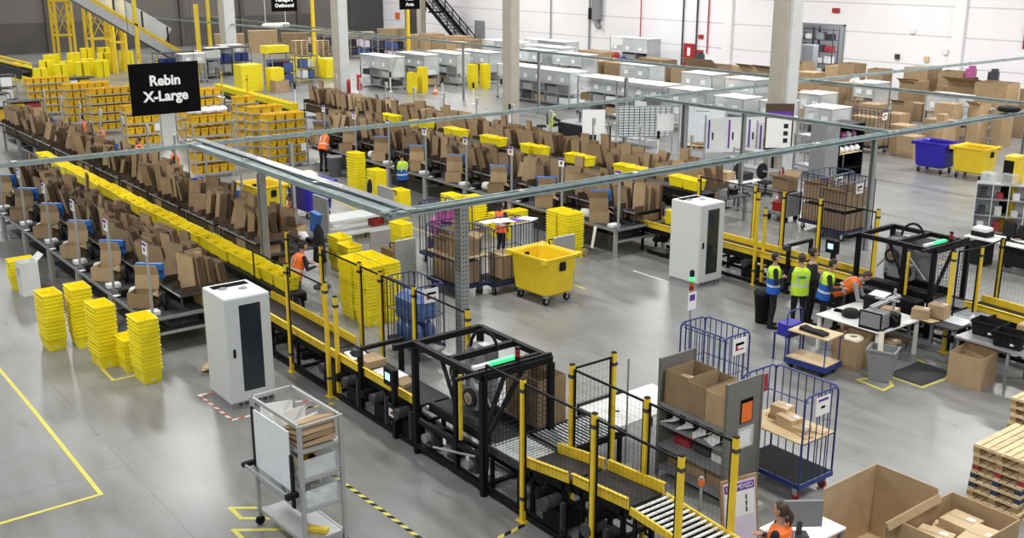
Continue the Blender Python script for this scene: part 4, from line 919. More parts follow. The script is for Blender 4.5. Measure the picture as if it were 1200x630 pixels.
# ------------------------------------------------------------------ packing stations
def make_station():
    """2.4 m bench: operator side y=0, rack side y=2; right end at x=0"""
    t = thing('packing_station', '', 'packing bench')
    part('tabletop', t, ['dark_grey', 'mid_grey'], lambda b: (b.box(-2.4, 0, 0, 2.0, .79, .82), b.use(1).box(-2.42, .02, -.02, 0, .76, .83), b.box(0, .02, 0, 2.0, .76, .83)))
    for x in (-2.36, -.04):
        for y in (.06, 1.94): part('leg', t, 'aluminium', lambda b: b.box(x - .045, x + .045, y - .045, y + .045, 0, .79))
    part('lower_rail', t, 'aluminium', lambda b: (b.box(-.06, -.02, .1, 1.9, .42, .48), b.box(-2.38, -2.34, .1, 1.9, .42, .48), b.box(-2.34, -.06, 1.9, 1.94, .42, .48)))
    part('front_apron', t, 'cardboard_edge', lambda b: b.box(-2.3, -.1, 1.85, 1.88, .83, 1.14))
    part('lower_shelf', t, 'dark_grey', lambda b: b.box(-2.34, -.06, .5, 1.9, .44, .46))
    part('rack_shelf', t, ['dark_grey', 'aluminium'], lambda b: (b.box(-2.36, -.04, .75, 2.0, 1.16, 1.18), b.use(1).box(-2.38, -.02, 2.0, 2.012, 1.16, 1.19), b.box(-2.38, -.02, .735, .75, 1.16, 1.19), b.use(0), [b.box(x - .02, x + .02, y - .02, y + .02, .82, 1.16) for x in (-2.3, -.1) for y in (.8, 1.95)]))
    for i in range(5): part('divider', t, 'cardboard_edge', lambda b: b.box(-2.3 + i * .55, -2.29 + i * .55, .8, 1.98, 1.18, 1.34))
    part('sign_post', t, 'aluminium', lambda b: b.box(-.06, -.01, .12, .17, .82, 2.42))
    sp = part('sign_plate', t, 'paper', lambda b: b.box(-.16, .08, .10, .115, 2.2, 2.46))
    part('print', sp, ['purple_ink', 'ink'], lambda b: (b.box(-.16, .08, .095, .10, 2.39, 2.46), b.use(1).box(-.07, .0, .095, .10, 2.27, 2.35)))
    part('monitor', t, ['black_paint', 'dark_glass'], lambda b: (b.cbox(-.62, -.22, .50, .53, 1.0, 1.26, .004), b.box(-.45, -.39, .52, .6, .82, 1.05), b.use(1).box(-.6, -.24, .495, .5, 1.02, 1.24)))
    part('label_printer', t, ['black_paint', 'paper'], lambda b: (b.cbox(-2.1, -1.86, .1, .38, .82, 1.0, .02), b.use(1).box(-2.03, -1.9, -.04, .1, .86, .862)))
    return t
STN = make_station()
# flat cartons: a few bundle shapes, edges darker than the faces, side shade included in the colour
def blank_mesh(w, h, t, lean):
    b = MB(); n = max(2, int(t / .022)); st = t / n
    for i in range(n):
        dh = rng.uniform(-.06, .0); dw = rng.uniform(-.015, .015); y = -t / 2 + i * st
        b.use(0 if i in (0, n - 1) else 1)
        vs = [(-w / 2 + dw, y + .002, 0), (w / 2 + dw, y + .002, 0), (w / 2 + dw, y + st - .002, 0), (-w / 2 + dw, y + st - .002, 0)]
        vt = [(p[0] + rng.uniform(-.006, .006), p[1], h + dh) for p in vs]
        vs = [Matrix.Rotation(lean, 4, 'X') @ Vector(p) for p in vs + vt]; o = len(b.v)
        b.v += [tuple(p) for p in vs]
        for f, m_ in (((3, 2, 1, 0), 1), ((4, 5, 6, 7), 1), ((0, 1, 5, 4), 0), ((2, 3, 7, 6), 0), ((1, 2, 6, 5), 1), ((3, 0, 4, 7), 1)):
            b.f.append([k + o for k in f]); b.mi.append(m_); b.sm.append(False)
    return b.mesh('flat_carton', ['cardboard', 'cardboard_edge'])
BLANKS = [blank_mesh(rng.uniform(.34, .6), rng.uniform(.55, .9), rng.uniform(.06, .2), rng.uniform(.04, .34)) for _ in range(24)]
BLANKS_TALL = [blank_mesh(rng.uniform(.3, .4), rng.uniform(.9, 1.1), rng.uniform(.05, .08), rng.uniform(.0, .15)) for _ in range(4)]
def slots(n, flip):
    """positions of n flat cartons on a bench rack: groups leaning together"""
    out = []; groups = 4
    for gi in range(groups):
        k = n // groups + (1 if gi < n % groups else 0)
        x = -2.05 + .57 * gi + rng.uniform(-.08, .08); along_y = rng.random() < .86
        yaw = (rng.uniform(-.3, .3) + (PI if rng.random() < .25 else 0)) if along_y else (PI / 2 * (1 if rng.random() < .7 else -1) + rng.uniform(-.3, .3))
        for i in range(k):
            if along_y: px, py = x + rng.uniform(-.05, .05), 1.0 + .85 * (i + .4) / k + rng.uniform(-.05, .05)
            else: px, py = x - .2 + .42 * (i + .5) / k, 1.4 + rng.uniform(-.12, .12)
            out.append((px, py, yaw + rng.uniform(-.1, .1)))
    return out
FORM = open_box('', 0, 0, 0, .54, .40, .32, 0, '')
part('raised_flap', FORM, ['cardboard', 'cardboard_edge'], lambda b: (b.add([(-.27, .19, .32), (.27, .19, .32), (.27, .25, .62), (-.27, .25, .62), (-.27, .20, .32), (.27, .20, .32), (.27, .26, .62), (-.27, .26, .62)], [(0, 1, 2, 3), (7, 6, 5, 4), (0, 4, 5, 1), (1, 5, 6, 2), (2, 6, 7, 3), (3, 7, 4, 0)]),
     b.add([(-.27, .25, .62), (.27, .25, .62), (.25, .18, .84), (-.25, .18, .84), (-.27, .26, .62), (.27, .26, .62), (.25, .19, .845), (-.25, .19, .845)], [(0, 1, 2, 3), (7, 6, 5, 4), (0, 4, 5, 1), (1, 5, 6, 2), (2, 6, 7, 3), (3, 7, 4, 0)])))
part('side_flap', FORM, 'cardboard', lambda b: b.add([(.27, -.18, .32), (.27, .18, .32), (.42, .16, .22), (.42, -.13, .24), (.27, -.18, .315), (.27, .18, .315), (.42, .16, .215), (.42, -.13, .235)], [(0, 1, 2, 3), (7, 6, 5, 4), (0, 4, 5, 1), (1, 5, 6, 2), (2, 6, 7, 3), (3, 7, 4, 0)]))
FORM.name = 'forming_carton'; FORM['category'] = 'cardboard box'
def bin_mesh():
    b = MB(); t = .006
    for sg in (-1, 1): b.prism([(-.2, 0), (.2, 0), (.24, .2), (-.1, .26), (-.24, .12)], sg * .16 - t / 2, sg * .16 + t / 2, 'y')
    b.obox((0, 0, t / 2), (.4, .32, t)); b.add([(.2, -.16, 0), (.2, .16, 0), (.24, .16, .2), (.24, -.16, .2), (.206, -.16, 0), (.206, .16, 0), (.246, .16, .2), (.246, -.16, .2)], [(0, 1, 2, 3), (7, 6, 5, 4), (0, 4, 5, 1), (1, 5, 6, 2), (2, 6, 7, 3), (3, 7, 4, 0)])
    b.add([(-.2, -.16, 0), (-.2, .16, 0), (-.24, .16, .12), (-.24, -.16, .12), (-.206, -.16, 0), (-.206, .16, 0), (-.246, .16, .12), (-.246, -.16, .12)], [(0, 1, 2, 3), (7, 6, 5, 4), (0, 4, 5, 1), (1, 5, 6, 2), (2, 6, 7, 3), (3, 7, 4, 0)])
    return b.mesh('storage_bin', 'sky_blue_plastic')
BINM = bin_mesh()
HOLDER = MB().box(-.3, .3, -.05, .05, .70, .84).box(-.3, .3, .03, .05, .50, .70).box(-.03, .03, -.03, .03, .02, .7).box(-.12, .12, -.1, .1, 0, .02).mesh('blue_holder', 'sky_blue_plastic')
first_station = [True]
def row(rowname, y0, x_end, pitch, count, per, face, detail=None):
    """face +1: operator side towards -y, -1: operator side towards +y"""
    for i in range(count):
        xe = x_end - pitch * i
        where = '%s bench from right in %s' % (nth(i), rowname)
        lab = 'grey packing bench, %s from right in %s' % (nth(i), rowname)
        rz = 0 if face > 0 else PI
        loc = (xe, y0, 0) if face > 0 else (xe - 2.4, y0 + 2.0, 0)
        if first_station[0]: place(STN, loc, rz, lab); first_station[0] = False; STN['group'] = 'benches of the ' + rowname
        else: dup(STN, loc, rz, lab, 'benches of the ' + rowname)
        def W(lx, ly): return (loc[0] + lx * face, loc[1] + ly * face)
        n = per if i < detail else 0
        names = 'flat brown cartons on the %s' % where
        for k, (px, py, yaw) in enumerate(slots(per, face)):
            me = rng.choice(BLANKS) if rng.random() < .88 else rng.choice(BLANKS_TALL)
            x_, y_ = W(px, py)
            if i < detail:
                o = bpy.data.objects.new('flat_carton', me); C.objects.link(o); o.location = (x_, y_, 1.185); o.rotation_euler = (0, 0, yaw if face > 0 else yaw + rng.choice((0, PI)))
                tag(o, '%s flat carton, %s' % (nth(k), where), 'flat carton', names)
            else: FARBLANKS.append((me, (x_, y_, 1.185), yaw))
        # carton being formed on the operator side
        x_, y_ = W(-1.0, .3)
        lab = 'carton with raised lid, %s' % where
        dup(FORM, (x_, y_, .823), (R(45) if face > 0 else R(200)) + rng.uniform(-.15, .15), lab)
        # blue bin behind it
        o = bpy.data.objects.new('storage_bin', BINM); C.objects.link(o)
        if face > 0: o.data = HOLDER; x_, y_ = W(-1.27, .58); o.location = (x_, y_, .822); o.rotation_euler = (0, 0, R(45))
        else: x_, y_ = W(-.35, .52); o.location = (x_, y_, 1.3); o.rotation_euler = (0, 0, PI + .2)
        tag(o, 'blue bin, %s' % where, 'bin')
        # cartons lying under the rack and on the lower shelf
        for k in range(3):
            w, d, h = rng.uniform(.45, .62), rng.uniform(.5, .7), rng.uniform(.18, .3)
            x_, y_ = W(-2.0 + .78 * k, 1.55)
            carton('%s carton under the rack, %s' % (nth(k), where), x_, y_, .823, w, d, min(h, .3), 0, None, False)
        for k in range(2):
            x_, y_ = W(-1.75 + 1.1 * k, .9)
            o = MB().cbox(-.3, .3, -.35, .35, 0, .26, .03).build('supply_box', 'parcel_dark' if k else 'pallet_block'); o.location = (x_, y_, .462)
            tag(o, '%s box on lower shelf, %s' % (('brown', 'black')[k], where), 'box')
        if rng.random() < .7:
            o = MB().lathe([(0, 0), (.16, .02), (.2, .12), (.15, .24), (0, .27)], (0, 0, 0), 9, 1.2, .9).build('bubble_bag', 'bubble_wrap'); x_, y_ = W(-1.6, .35); o.location = (x_, y_, .82)
            tag(o, 'pale bubble wrap bundle, %s' % where, 'bag')
        o = MB().cbox(-.11, .11, -.15, .15, 0, .09, .01).build('paper_tray', 'white_paint'); x_, y_ = W(-.3, .22); o.location = (x_, y_, .823)
        tag(o, 'white paper tray, %s' % where, 'tray')
FARBLANKS = []
ROW1, ROW2, ROW3, ROW4 = 'near left packing row', 'packing row behind long tote line', 'packing row facing yellow bin', 'rearmost packing row'
row(ROW1, 6.8, -21.3, 2.5, 6, 16, 1, 6)
row(ROW2, 10.65, -24.4, 2.6, 10, 15, -1, 7)
row(ROW3, 19.7, -21.1, 2.42, 8, 15, 1, 7)
row(ROW4, 24.1, -21.9, 2.42, 11, 14, -1, 0)
for o in (FORM,): 
    for ch in list(o.children): bpy.data.objects.remove(ch)
    bpy.data.objects.remove(o)
b = MB()
for me, loc, yaw in FARBLANKS:
    m = Matrix.Translation(loc) @ Matrix.Rotation(yaw, 4, 'Z'); o_ = len(b.v)
    b.v += [tuple(m @ v.co) for v in me.vertices]
    for p in me.polygons: b.f.append([k + o_ for k in p.vertices]); b.mi.append(p.material_index); b.sm.append(False)
tag(b.build('flat_cartons', ['cardboard', 'cardboard_edge']), 'mass of flat brown cartons standing in the racks of the farthest packing benches', 'flat cartons', kind='stuff')
# near right end of row three: hand scanner roll and paper strip; loose floor things
o = MB().cyl((0, 0, .1), .1, .12, 'x', 18).build('tape_roll', 'cardboard'); o.location = (-21.9, 19.3, 0); tag(o, 'brown paper tape roll on the floor under the bench end near the second cabinet', 'tape roll')
o = MB().add([(-.06, 0, .8), (.06, 0, .8), (.05, -.12, .2), (-.05, -.12, .2), (-.06, .006, .8), (.06, .006, .8), (.05, -.114, .2), (-.05, -.114, .2)], [(0, 1, 2, 3), (7, 6, 5, 4), (0, 4, 5, 1), (1, 5, 6, 2), (2, 6, 7, 3), (3, 7, 4, 0)]).build('paper_strip', 'paper'); o.location = (-21.8, 19.6, 0)
tag(o, 'white paper strip hanging from the bench end to the tape roll on the floor', 'paper')
b = MB(); r_ = random.Random(3)
for i in range(5): b.obox((r_.uniform(-.14, .14), r_.uniform(-.12, .12), .05 + .03 * i), (.22, .16, .01), r_.uniform(0, 3), r_.uniform(-.6, .6), r_.uniform(-.6, .6))
o = b.build('crumpled_paper', 'carton_tape'); o.location = (-19.75, 7.55, 0); tag(o, 'crumpled brown paper on the floor left of the near white cabinet', 'paper')
t = open_box('printed white carton standing on the floor at the left edge', -27.55, 6.0, 0, .42, .42, .84, .05, 'b', m='laminate')
part('printing', t, 'ink', lambda b: [b.box(-.14 + .01 * i, .12 - .02 * i, -.2115, -.2105, .66 - .05 * i, .675 - .05 * i) for i in range(5)] and None)
o = MB().cbox(-.16, .16, -.13, .13, 0, .3, .02).build('brown_parcel', 'pallet_block'); o.location = (-21.9, 6.2, 0); tag(o, 'dark brown parcel on the floor between two tote stacks', 'parcel')
t = thing('waste_bin', 'grey waste bin under the benches behind the cream bag bin', 'waste bin', (-36.2, 19.2, 0))
part('tub', t, 'mid_grey', lambda b: b.lathe([(.0, .01), (.22, 0), (.27, .75), (.29, .75), (.29, .78), (.25, .78), (.2, .05)], n=12))
part('rim', t, 'mid_grey', lambda b: b.lathe([(.27, .74), (.3, .74), (.3, .79), (.27, .79)], n=12))
# hanging jacket on a stand with a blue bag
t = thing('coat_stand', 'slim stand with a black jacket and blue bag beside the near fence', 'coat stand', (-23.6, 12.0, 0))
part('pole', t, 'dark_grey', lambda b: (b.cyl((0, 0, .95), .02, 1.9, n=8), b.cyl((0, 0, .02), .22, .04, n=14)))
part('jacket', t, 'cloth_black', lambda b: b.lathe([(.0, 1.66), (.07, 1.64), (.17, 1.52), (.2, 1.3), (.23, .9), (.25, .72), (.2, .70), (0, .74)], (.06, -.05, 0), 12, 1.0, .6))
part('blue_bag', t, 'sky_blue_plastic', lambda b: b.prism([(-.28, 1.45), (-.05, 1.4), (.1, 1.75), (.22, 1.92), (-.22, 1.95)], -.12, .02, 'y'))
def office_chair(label, x, y, rz):
    t = thing('office_chair', label, 'chair', (x, y, 0), rz)
    part('seat', t, 'cloth_black', lambda b: b.cbox(-.24, .24, -.24, .24, .44, .52, .05))
    part('backrest', t, 'cloth_black', lambda b: b.loft([[(r_ * math.cos(a) * .5 + 0, .24 + .03 * k, .82 + r_ * .62 * math.sin(a)) for a in [2 * PI * j / 14 for j in range(14)]] for k, r_ in ((0, .38), (.5, .46), (1.5, .46), (2, .38))]))
    part('gas_column', t, 'black_paint', lambda b: b.cyl((0, 0, .26), .03, .36, n=8))
    part('star_base', t, 'black_paint', lambda b: [b.bar((0, 0, .1), (.28 * math.cos(a), .28 * math.sin(a), .05), .05, .03) for a in [2 * PI * k / 5 for k in range(5)]] and None)
    for k in range(5):
        a = 2 * PI * k / 5; part('caster', t, 'black_rubber', lambda b: b.cyl((.28 * math.cos(a), .28 * math.sin(a), .03), .03, .04, 'x', 8))
    return t
office_chair('black office chair between the yellow tote stacks by the grey trolley', -29.95, 17.4, 2.3)
# ------------------------------------------------------------------ people
import numpy as np
def _ell(c, ax, a, b_, n=12): return [c + ax[0] * a * math.cos(2 * PI * k / n) + ax[1] * b_ * math.sin(2 * PI * k / n) for k in range(n)]
def person(label, x, y, face, lean=0.0, top='lime', bottom='blue', sleeves='cloth_dark', trousers='cloth_black', hair='hair_dark', arms='down', seated=False, look=0.0, hair_long=False, ponytail=False, stride=0.0, shoes='black_rubber', h=1.75, seat_z=.46, group=None, logo=False, z=0.0):
    """one continuous body; clothing and hair are children; face: heading of the chest"""
    root = thing('person', label, 'person', (x, y, z), face - PI / 2, group)
    s = h / 1.75
    hipz = (seat_z + .1) if seated else .93 * s
    V = Vector; hip = V((0, 0, hipz)); up = V((0, math.sin(lean), math.cos(lean))); fw = V((0, math.cos(lean), -math.sin(lean))); rt = V((1, 0, 0))
    tl = .50 * s
    P = lambda a, b_, c: hip + rt * a * s + fw * b_ * s + up * c * s
    neck = P(0, .01, .55); hup = (up + V((0, math.sin(look) * .5, .4 + math.cos(look) * .4))).normalized(); hfw = V((0, hup.z, -hup.y))
    hc = neck + hup * .17 * s
    seg = []                               # (a, b, ra, rb, material)
    mb = MB()
    def limb(pts, rad, m):
        for i in range(len(pts) - 1): seg.append((pts[i], pts[i + 1], m))
        mb.tube(pts, rad, 10)
        for p, r in zip(pts, rad):
            mb.loft([_ell(p + V((0, 0, r * math.sin(t))), (V((1, 0, 0)), V((0, 1, 0))), max(r * math.cos(t), .001), max(r * math.cos(t), .001), 8) for t in (-1.4, -.8, 0, .8, 1.4)])
    # trunk
    rings = [(-.02, .12, .10), (.04, .165, .115), (.14, .15, .105), (.28, .165, .115), (.40, .185, .12), (.47, .165, .10), (.52, .07, .07)]
    mb.loft([_ell(P(0, 0, c), (rt, fw), a * s, b_ * s, 14) for c, a, b_ in rings]); seg.append((P(0, 0, .0), P(0, 0, .46), 1))
    limb([P(0, 0, .50), neck + hup * .06], [.055 * s, .05 * s], 0)
    # head
    prof = [(-.115, .03), (-.10, .055), (-.06, .07), (0, .078), (.05, .076), (.09, .055), (.115, .015)]
    mb.loft([_ell(hc + hup * c * s + hfw * ((.015 if c < 0 else 0) * s), (rt, hfw), r * .96 * s, r * 1.2 * s, 12) for c, r in prof]); seg.append((hc - hup * .08, hc + hup * .1, 0))
    mb.tube([hc + hfw * .085 * s + hup * .03, hc + hfw * .115 * s - hup * .02, hc + hfw * .09 * s - hup * .035], [.010, .016, .010], 6)
    for k in (-1, 1): mb.tube([hc + rt * k * .074 * s + hup * .03, hc + rt * k * .084 * s, hc + rt * k * .074 * s - hup * .03], [.012, .016, .01], 6)
    hands = []
    for k in (-1, 1):
        sh = P(k * .2, 0, .455)
        if arms == 'down': el = sh + V((k * .05, -.03, -.29)) * s; wr = el + V((k * .0, .10, -.23)) * s
        elif arms == 'folded': el = sh + V((k * .07, .02, -.28)) * s; wr = el + V((-k * .24, .16, .08)) * s
        elif arms == 'reach': el = sh + (fw * .16 + V((0, 0, -.22)) + rt * k * .04) * s; wr = el + V((-k * .06, .24, -.05)) * s
        elif arms == 'work': el = sh + V((k * .05, .05, -.28)) * s; wr = el + V((-k * .08, .24, .02)) * s
        limb([sh, el], [.062 * s, .047 * s], 1); limb([el, wr], [.046 * s, .032 * s], 1)
        d = (wr - el).normalized(); sd = d.cross(V((0, 0, 1))).normalized(); dn = sd.cross(d)
        kn = wr + d * .085 * s; limb([wr, kn], [.028 * s, .034 * s], 0)
        for f in range(4):
            o = sd * (f - 1.5) * .019 * s; L = (.062, .075, .07, .055)[f] * s
            limb([kn + o, kn + o + d * L * .55 - dn * .006, kn + o + d * L * .95 - dn * .022], [.0105 * s, .0095 * s, .008 * s], 0)
        limb([wr + d * .03, wr + d * .05 - sd * k * .045, wr + d * .085 - sd * k * .055], [.013 * s, .012 * s, .009 * s], 0)
        hp = hip + V((k * .09 * s, 0, -.03))
        if seated: kne = hp + V((k * .05, .42 * s, .02)); an = V((kne.x, kne.y + .05, .09))
        else:
            st = stride * k; kne = V((k * .10 * s, .02 + st * .5, .50 * s)); an = V((k * .115 * s, -.03 + st, .085))
        limb([hp, kne, an], [.092 * s, .062 * s, .042 * s], 2)
        limb([an + V((0, -.04, -.04)), an + V((k * .015, .07, -.047)), an + V((k * .03, .17, -.055))], [.044, .042, .03], 3)
    # one continuous skin
    tmp = bpy.data.objects.new('tmp_body', mb.mesh('tmp_body', 'skin')); C.objects.link(tmp)
    rm = tmp.modifiers.new('r', 'REMESH'); rm.mode = 'VOXEL'; rm.voxel_size = .0125
    sm = tmp.modifiers.new('s', 'SMOOTH'); sm.iterations = 3; sm.factor = .5
    dg = bpy.context.evaluated_depsgraph_get(); me = bpy.data.meshes.new_from_object(tmp.evaluated_get(dg)); me.name = 'body'
    bpy.data.objects.remove(tmp)
    me.materials.clear()
    for m in ('skin', sleeves, trousers, shoes): me.materials.append(M[m])
    n = len(me.polygons); cen = np.empty(n * 3); me.polygons.foreach_get('center', cen); cen = cen.reshape(-1, 3)
    best = np.full(n, 1e9); mi = np.zeros(n, int)
    for a, b_, m in seg:
        a_, d_ = np.array(a), np.array(b_ - a); t_ = np.clip(((cen - a_) @ d_) / max(d_ @ d_, 1e-9), 0, 1); dist = np.linalg.norm(cen - a_ - t_[:, None] * d_, axis=1)
        u = dist < best; best[u] = dist[u]; mi[u] = m
    me.polygons.foreach_set('material_index', mi.astype(np.int32)); me.polygons.foreach_set('use_smooth', np.ones(n, bool))
    bo = bpy.data.objects.new('body', me); C.objects.link(bo); bo.parent = root
    # vest
    cols = {'lime': 'vest_lime', 'orange': 'vest_orange', 'blue': 'vest_blue', 'grey': 'cloth_grey'}
    if top:
        vm = [cols[top], cols[bottom], 'reflective']
        vr = [(-.10, .205, .155), (-.02, .205, .152), (.06, .202, .15), (.11, .20, .148), (.16, .20, .147), (.26, .205, .149), (.38, .222, .15), (.455, .21, .132), (.50, .12, .105), (.53, .085, .09)]
        vb = MB(); idx = [1, 1, 2, 1, 1, 0, 0, 0, 0] if bottom != top else [1, 1, 1, 2, 1, 0, 0, 0, 0]
        for i in range(len(vr) - 1):
            vb.use(idx[i]).loft([_ell(P(0, 0, vr[j][0]), (rt, fw), vr[j][1] * s, vr[j][2] * s, 18) for j in (i, i + 1)], False, True)
        vest = vb.build('safety_vest', vm, root, 'high visibility vest')
        part('reflective_band', vest, 'reflective', lambda b: [b.loft([[P(k * .09 - .022, sg * q, c) for q, c in ((.146, .2), (.155, .3), (.15, .43))], [P(k * .09 + .022, sg * q, c) for q, c in ((.146, .2), (.155, .3), (.15, .43))]], False) for k in (-1, 1) for sg in (-1, 1)] and None)
        if logo: part('logo', vest, 'logo_green', lambda b: b.add([P(.10 * math.cos(a), -.158, .33 + .028 * math.sin(a)) for a in [2 * PI * k / 16 for k in range(16)]], [tuple(range(16))]))
    # hair and face
    def hb(b):
        rr = []
        for c, r in ((-.07, .066), (-.02, .083), (.04, .088), (.085, .07), (.118, .035), (.128, .005)):
            back = -.016 if c < .06 else -.004
            rr.append(_ell(hc + hup * c * s + hfw * back * s, (rt, hfw), r * s, r * (1.12 if c > .05 else .98) * s, 14))
        if hair_long: rr = [_ell(hc - hup * .2 * s - hfw * .07 * s, (rt, hfw), .075 * s, .045 * s, 14), _ell(hc - hup * .13 * s - hfw * .055 * s, (rt, hfw), .08 * s, .055 * s, 14)] + rr
        b.loft(rr, True, True)
        if ponytail: b.tube([hc - hfw * .09 * s + hup * .02, hc - hfw * .14 * s - hup * .06, hc - hfw * .13 * s - hup * .2], [.03, .038, .012], 8)
    part('hair', root, hair, hb)
    for k in (-1, 1): part('eye', root, 'ink', lambda b: b.obox(tuple(hc + rt * k * .03 * s + hfw * .094 * s + hup * .015), (.022, .008, .01), 0))
    part('mouth', root, 'parcel_red', lambda b: b.obox(tuple(hc + hfw * .088 * s - hup * .06), (.04, .012, .009), 0))
    return root
SR, AW = R(52.6), R(142.6)              # heading towards screen right / away from the camera
person('man in yellow and blue vest with folded arms standing beside the black waste bin', -14.72, 18.6, SR - .1, arms='folded', h=1.74)
person('man in bright lime vest with green logo seen from behind, beside blue trolley', -14.25, 18.92, AW, bottom='lime', arms='work', logo=True, hair='hair_brown', h=1.76)
person('dark haired man in dark clothes standing behind the man in lime vest', -14.35, 19.45, SR, top=None, arms='folded', h=1.78)
person('man in yellow and blue vest looking down beside the man bending in orange vest', -13.78, 19.15, SR - .2, lean=.18, arms='work', look=.6, h=1.72)
person('person in orange vest bending over the packing table', -13.72, 19.62, R(25), lean=.95, top='orange', bottom='orange', sleeves='cloth_grey', arms='reach', look=.9, hair='hair_brown', h=1.72)
person('woman with brown ponytail in orange vest at the bottom edge', -7.35, 9.75, R(200), top='orange', bottom='orange', arms='work', hair='hair_brown', ponytail=True, h=1.66)
person('worker in lime and blue vest standing among the yellow tote stacks', -30.6, 18.75, AW + .5, arms='work', trousers='cloth_dark', h=1.76)
person('woman in orange vest standing behind the roll cage with magazines', -23.0, 17.2, AW - .9, top='orange', bottom='orange', arms='work', hair_long=True, h=1.66)
person('person in orange vest standing behind the near fence by the hanging jacket', -22.2, 10.62, SR + .6, lean=.35, top='orange', bottom='orange', arms='work', trousers='cloth_denim', h=1.72)
person('man in lime vest sitting at a desk with papers beyond the packing rows', -38.65, 31.85, SR, top='lime', bottom='lime', sleeves='cloth_dark', seated=True, arms='reach', lean=.15)
person('person in orange vest sitting behind the monitor at the right desk', -13.9, 28.1, R(240), top='orange', bottom='orange', seated=True, arms='work', sleeves='cloth_black')
person('worker in orange vest packing in the row behind the long tote line', -26.9, 12.85, R(250), top='orange', bottom='orange', arms='work')
person('worker in orange vest at the far end of the long tote line', -43.7, 12.9, R(250), top='orange', bottom='orange', arms='work')
person('worker in orange vest behind the racks, left of the hanging sign', -39.3, 12.9, R(250), top='orange', bottom='orange', arms='work')
person('worker in orange vest behind the racks at the left edge', -46.4, 12.95, R(250), top='orange', bottom='orange', arms='work')
person('worker in orange vest and black shirt in front of the yellow tote racks', -36.6, 13.2, R(250), top='orange', bottom='orange', arms='work', sleeves='cloth_black')
person('worker in orange vest bending at a bench facing the dark blue bulk bin', -37.4, 19.35, AW - .4, lean=.5, top='orange', bottom='orange', arms='reach')
person('person in orange vest working at the tables at the far right edge', -20.3, 41.6, R(200), top='orange', bottom='orange', arms='work')
person('distant woman in blue walking between the far white shelf cabinets', -57.8, 44.6, R(200), top=None, sleeves='cloth_grey', trousers='cloth_denim', hair_long=True, h=1.65)
# ------------------------------------------------------------------ packing table with workers
t = thing('packing_table', 'white topped packing table with workers, beside the grey waste bin', 'table', (-13.25, 18.2, 0))
part('tabletop', t, ['laminate', 'cardboard_edge'], lambda b: (b.cbox(0, 1.55, 0, 1.5, .75, .785, .004), b.use(1).box(.001, 1.549, -.002, 1.502, .752, .765)))
for sx in (.07, 1.48):
    for sy in (.07, 1.43): part('leg', t, 'white_paint', lambda b: b.cbox(sx - .035, sx + .035, sy - .035, sy + .035, 0, .75, .004))
part('lower_shelf', t, 'cardboard_edge', lambda b: (b.box(.1, 1.45, .3, 1.45, .3, .32)))
for i in range(4): o = carton('flat brown packet under the packing table with workers, %s from the right' % nth(i), -11.95 - .33 * i, 19.0, .323, .28, .4, .07 + .03 * (i % 2), .3 * i); 
t = thing('label_machine', 'grey label machine with a raised metal arm on the packing table', 'machine', (-11.95, 18.42, .785), .1)
part('housing', t, 'mid_grey', lambda b: b.cbox(-.25, .2, -.17, .2, .03, .36, .02))
part('screen_frame', t, ['black_paint', 'mid_grey'], lambda b: (b.box(-.27, .22, -.19, -.17, .0, .38), b.use(1).box(-.24, .19, -.195, -.19, .06, .35)))
part('base', t, 'black_paint', lambda b: b.box(-.26, .21, -.18, .21, 0, .04))
part('arm', t, 'aluminium', lambda b: (b.bar((-.2, .1, .38), (.15, .55, .62), .05), b.bar((-.1, .0, .4), (.25, .45, .64), .05), b.bar((-.25, .4, .5), (.35, .2, .6), .06, .03), b.bar((.1, .5, .3), (.1, .5, .75), .04)))
part('cutter', t, 'black_paint', lambda b: (b.cbox(.02, .3, .25, .5, .02, .28, .03), b.bar((.1, .25, .3), (.4, .1, .2), .04)))
tag(MB().lathe([(.0, 0), (.19, .02), (.2, .1), (.12, .16), (0, .17)], n=12).build('black_bag', 'cloth_black'), 'black bag lying on the packing table in front of the bending worker', 'bag').location = (-12.7, 18.65, .786)
tag(MB().obox((0, 0, .02), (.4, .12, .04), .2).build('scanner_tray', 'ink'), 'long dark tray at the left edge of the packing table', 'tray').location = (-12.95, 18.75, .786)
t = thing('printer', 'black printer with white paper on the far corner of the packing table', 'printer', (-12.6, 19.45, .786))
part('body', t, 'black_paint', lambda b: b.cbox(-.25, .22, -.2, .2, 0, .34, .03)); part('paper', t, 'paper', lambda b: b.obox((0, .02, .36), (.36, .3, .02), .1, .12))
carton('brown carton on the packing table beside the label machine', -12.15, 19.2, .786, .32, .3, .22, .2)
carton('larger brown carton standing at the roller outlet behind the packing table', -11.55, 20.05, .80, .36, .32, .28, .1)
carton('smaller brown carton beside the larger carton behind the packing table', -11.75, 19.72, .80, .34, .28, .2, .3)
t = thing('feed_table', 'dark table with pale blue sheet at the second machine outlet', 'table', (-12.0, 19.6, 0))
part('tabletop', t, ['dark_grey', 'white_board'], lambda b: (b.box(0, 1.1, 0, 1.0, .74, .78), b.use(1).box(.2, 1.05, .35, .95, .78, .785)))
for sx in (.05, 1.05):
    for sy in (.05, .95): part('leg', t, 'mid_grey', lambda b: b.box(sx - .03, sx + .03, sy - .03, sy + .03, 0, .74))
tag(MB().add([(-.18, -.1, .0), (.12, -.1, 0), (.2, .1, .02), (-.1, .12, .02), (-.18, -.1, .004), (.12, -.1, .004), (.2, .1, .024), (-.1, .12, .024)], [(3, 2, 1, 0), (4, 5, 6, 7), (0, 1, 5, 4), (1, 2, 6, 5), (2, 3, 7, 6), (3, 0, 4, 7)]).build('flat_flap', 'plywood'), 'loose pale cardboard sheet in front of the two cartons', 'sheet').location = (-11.55, 19.68, .79)
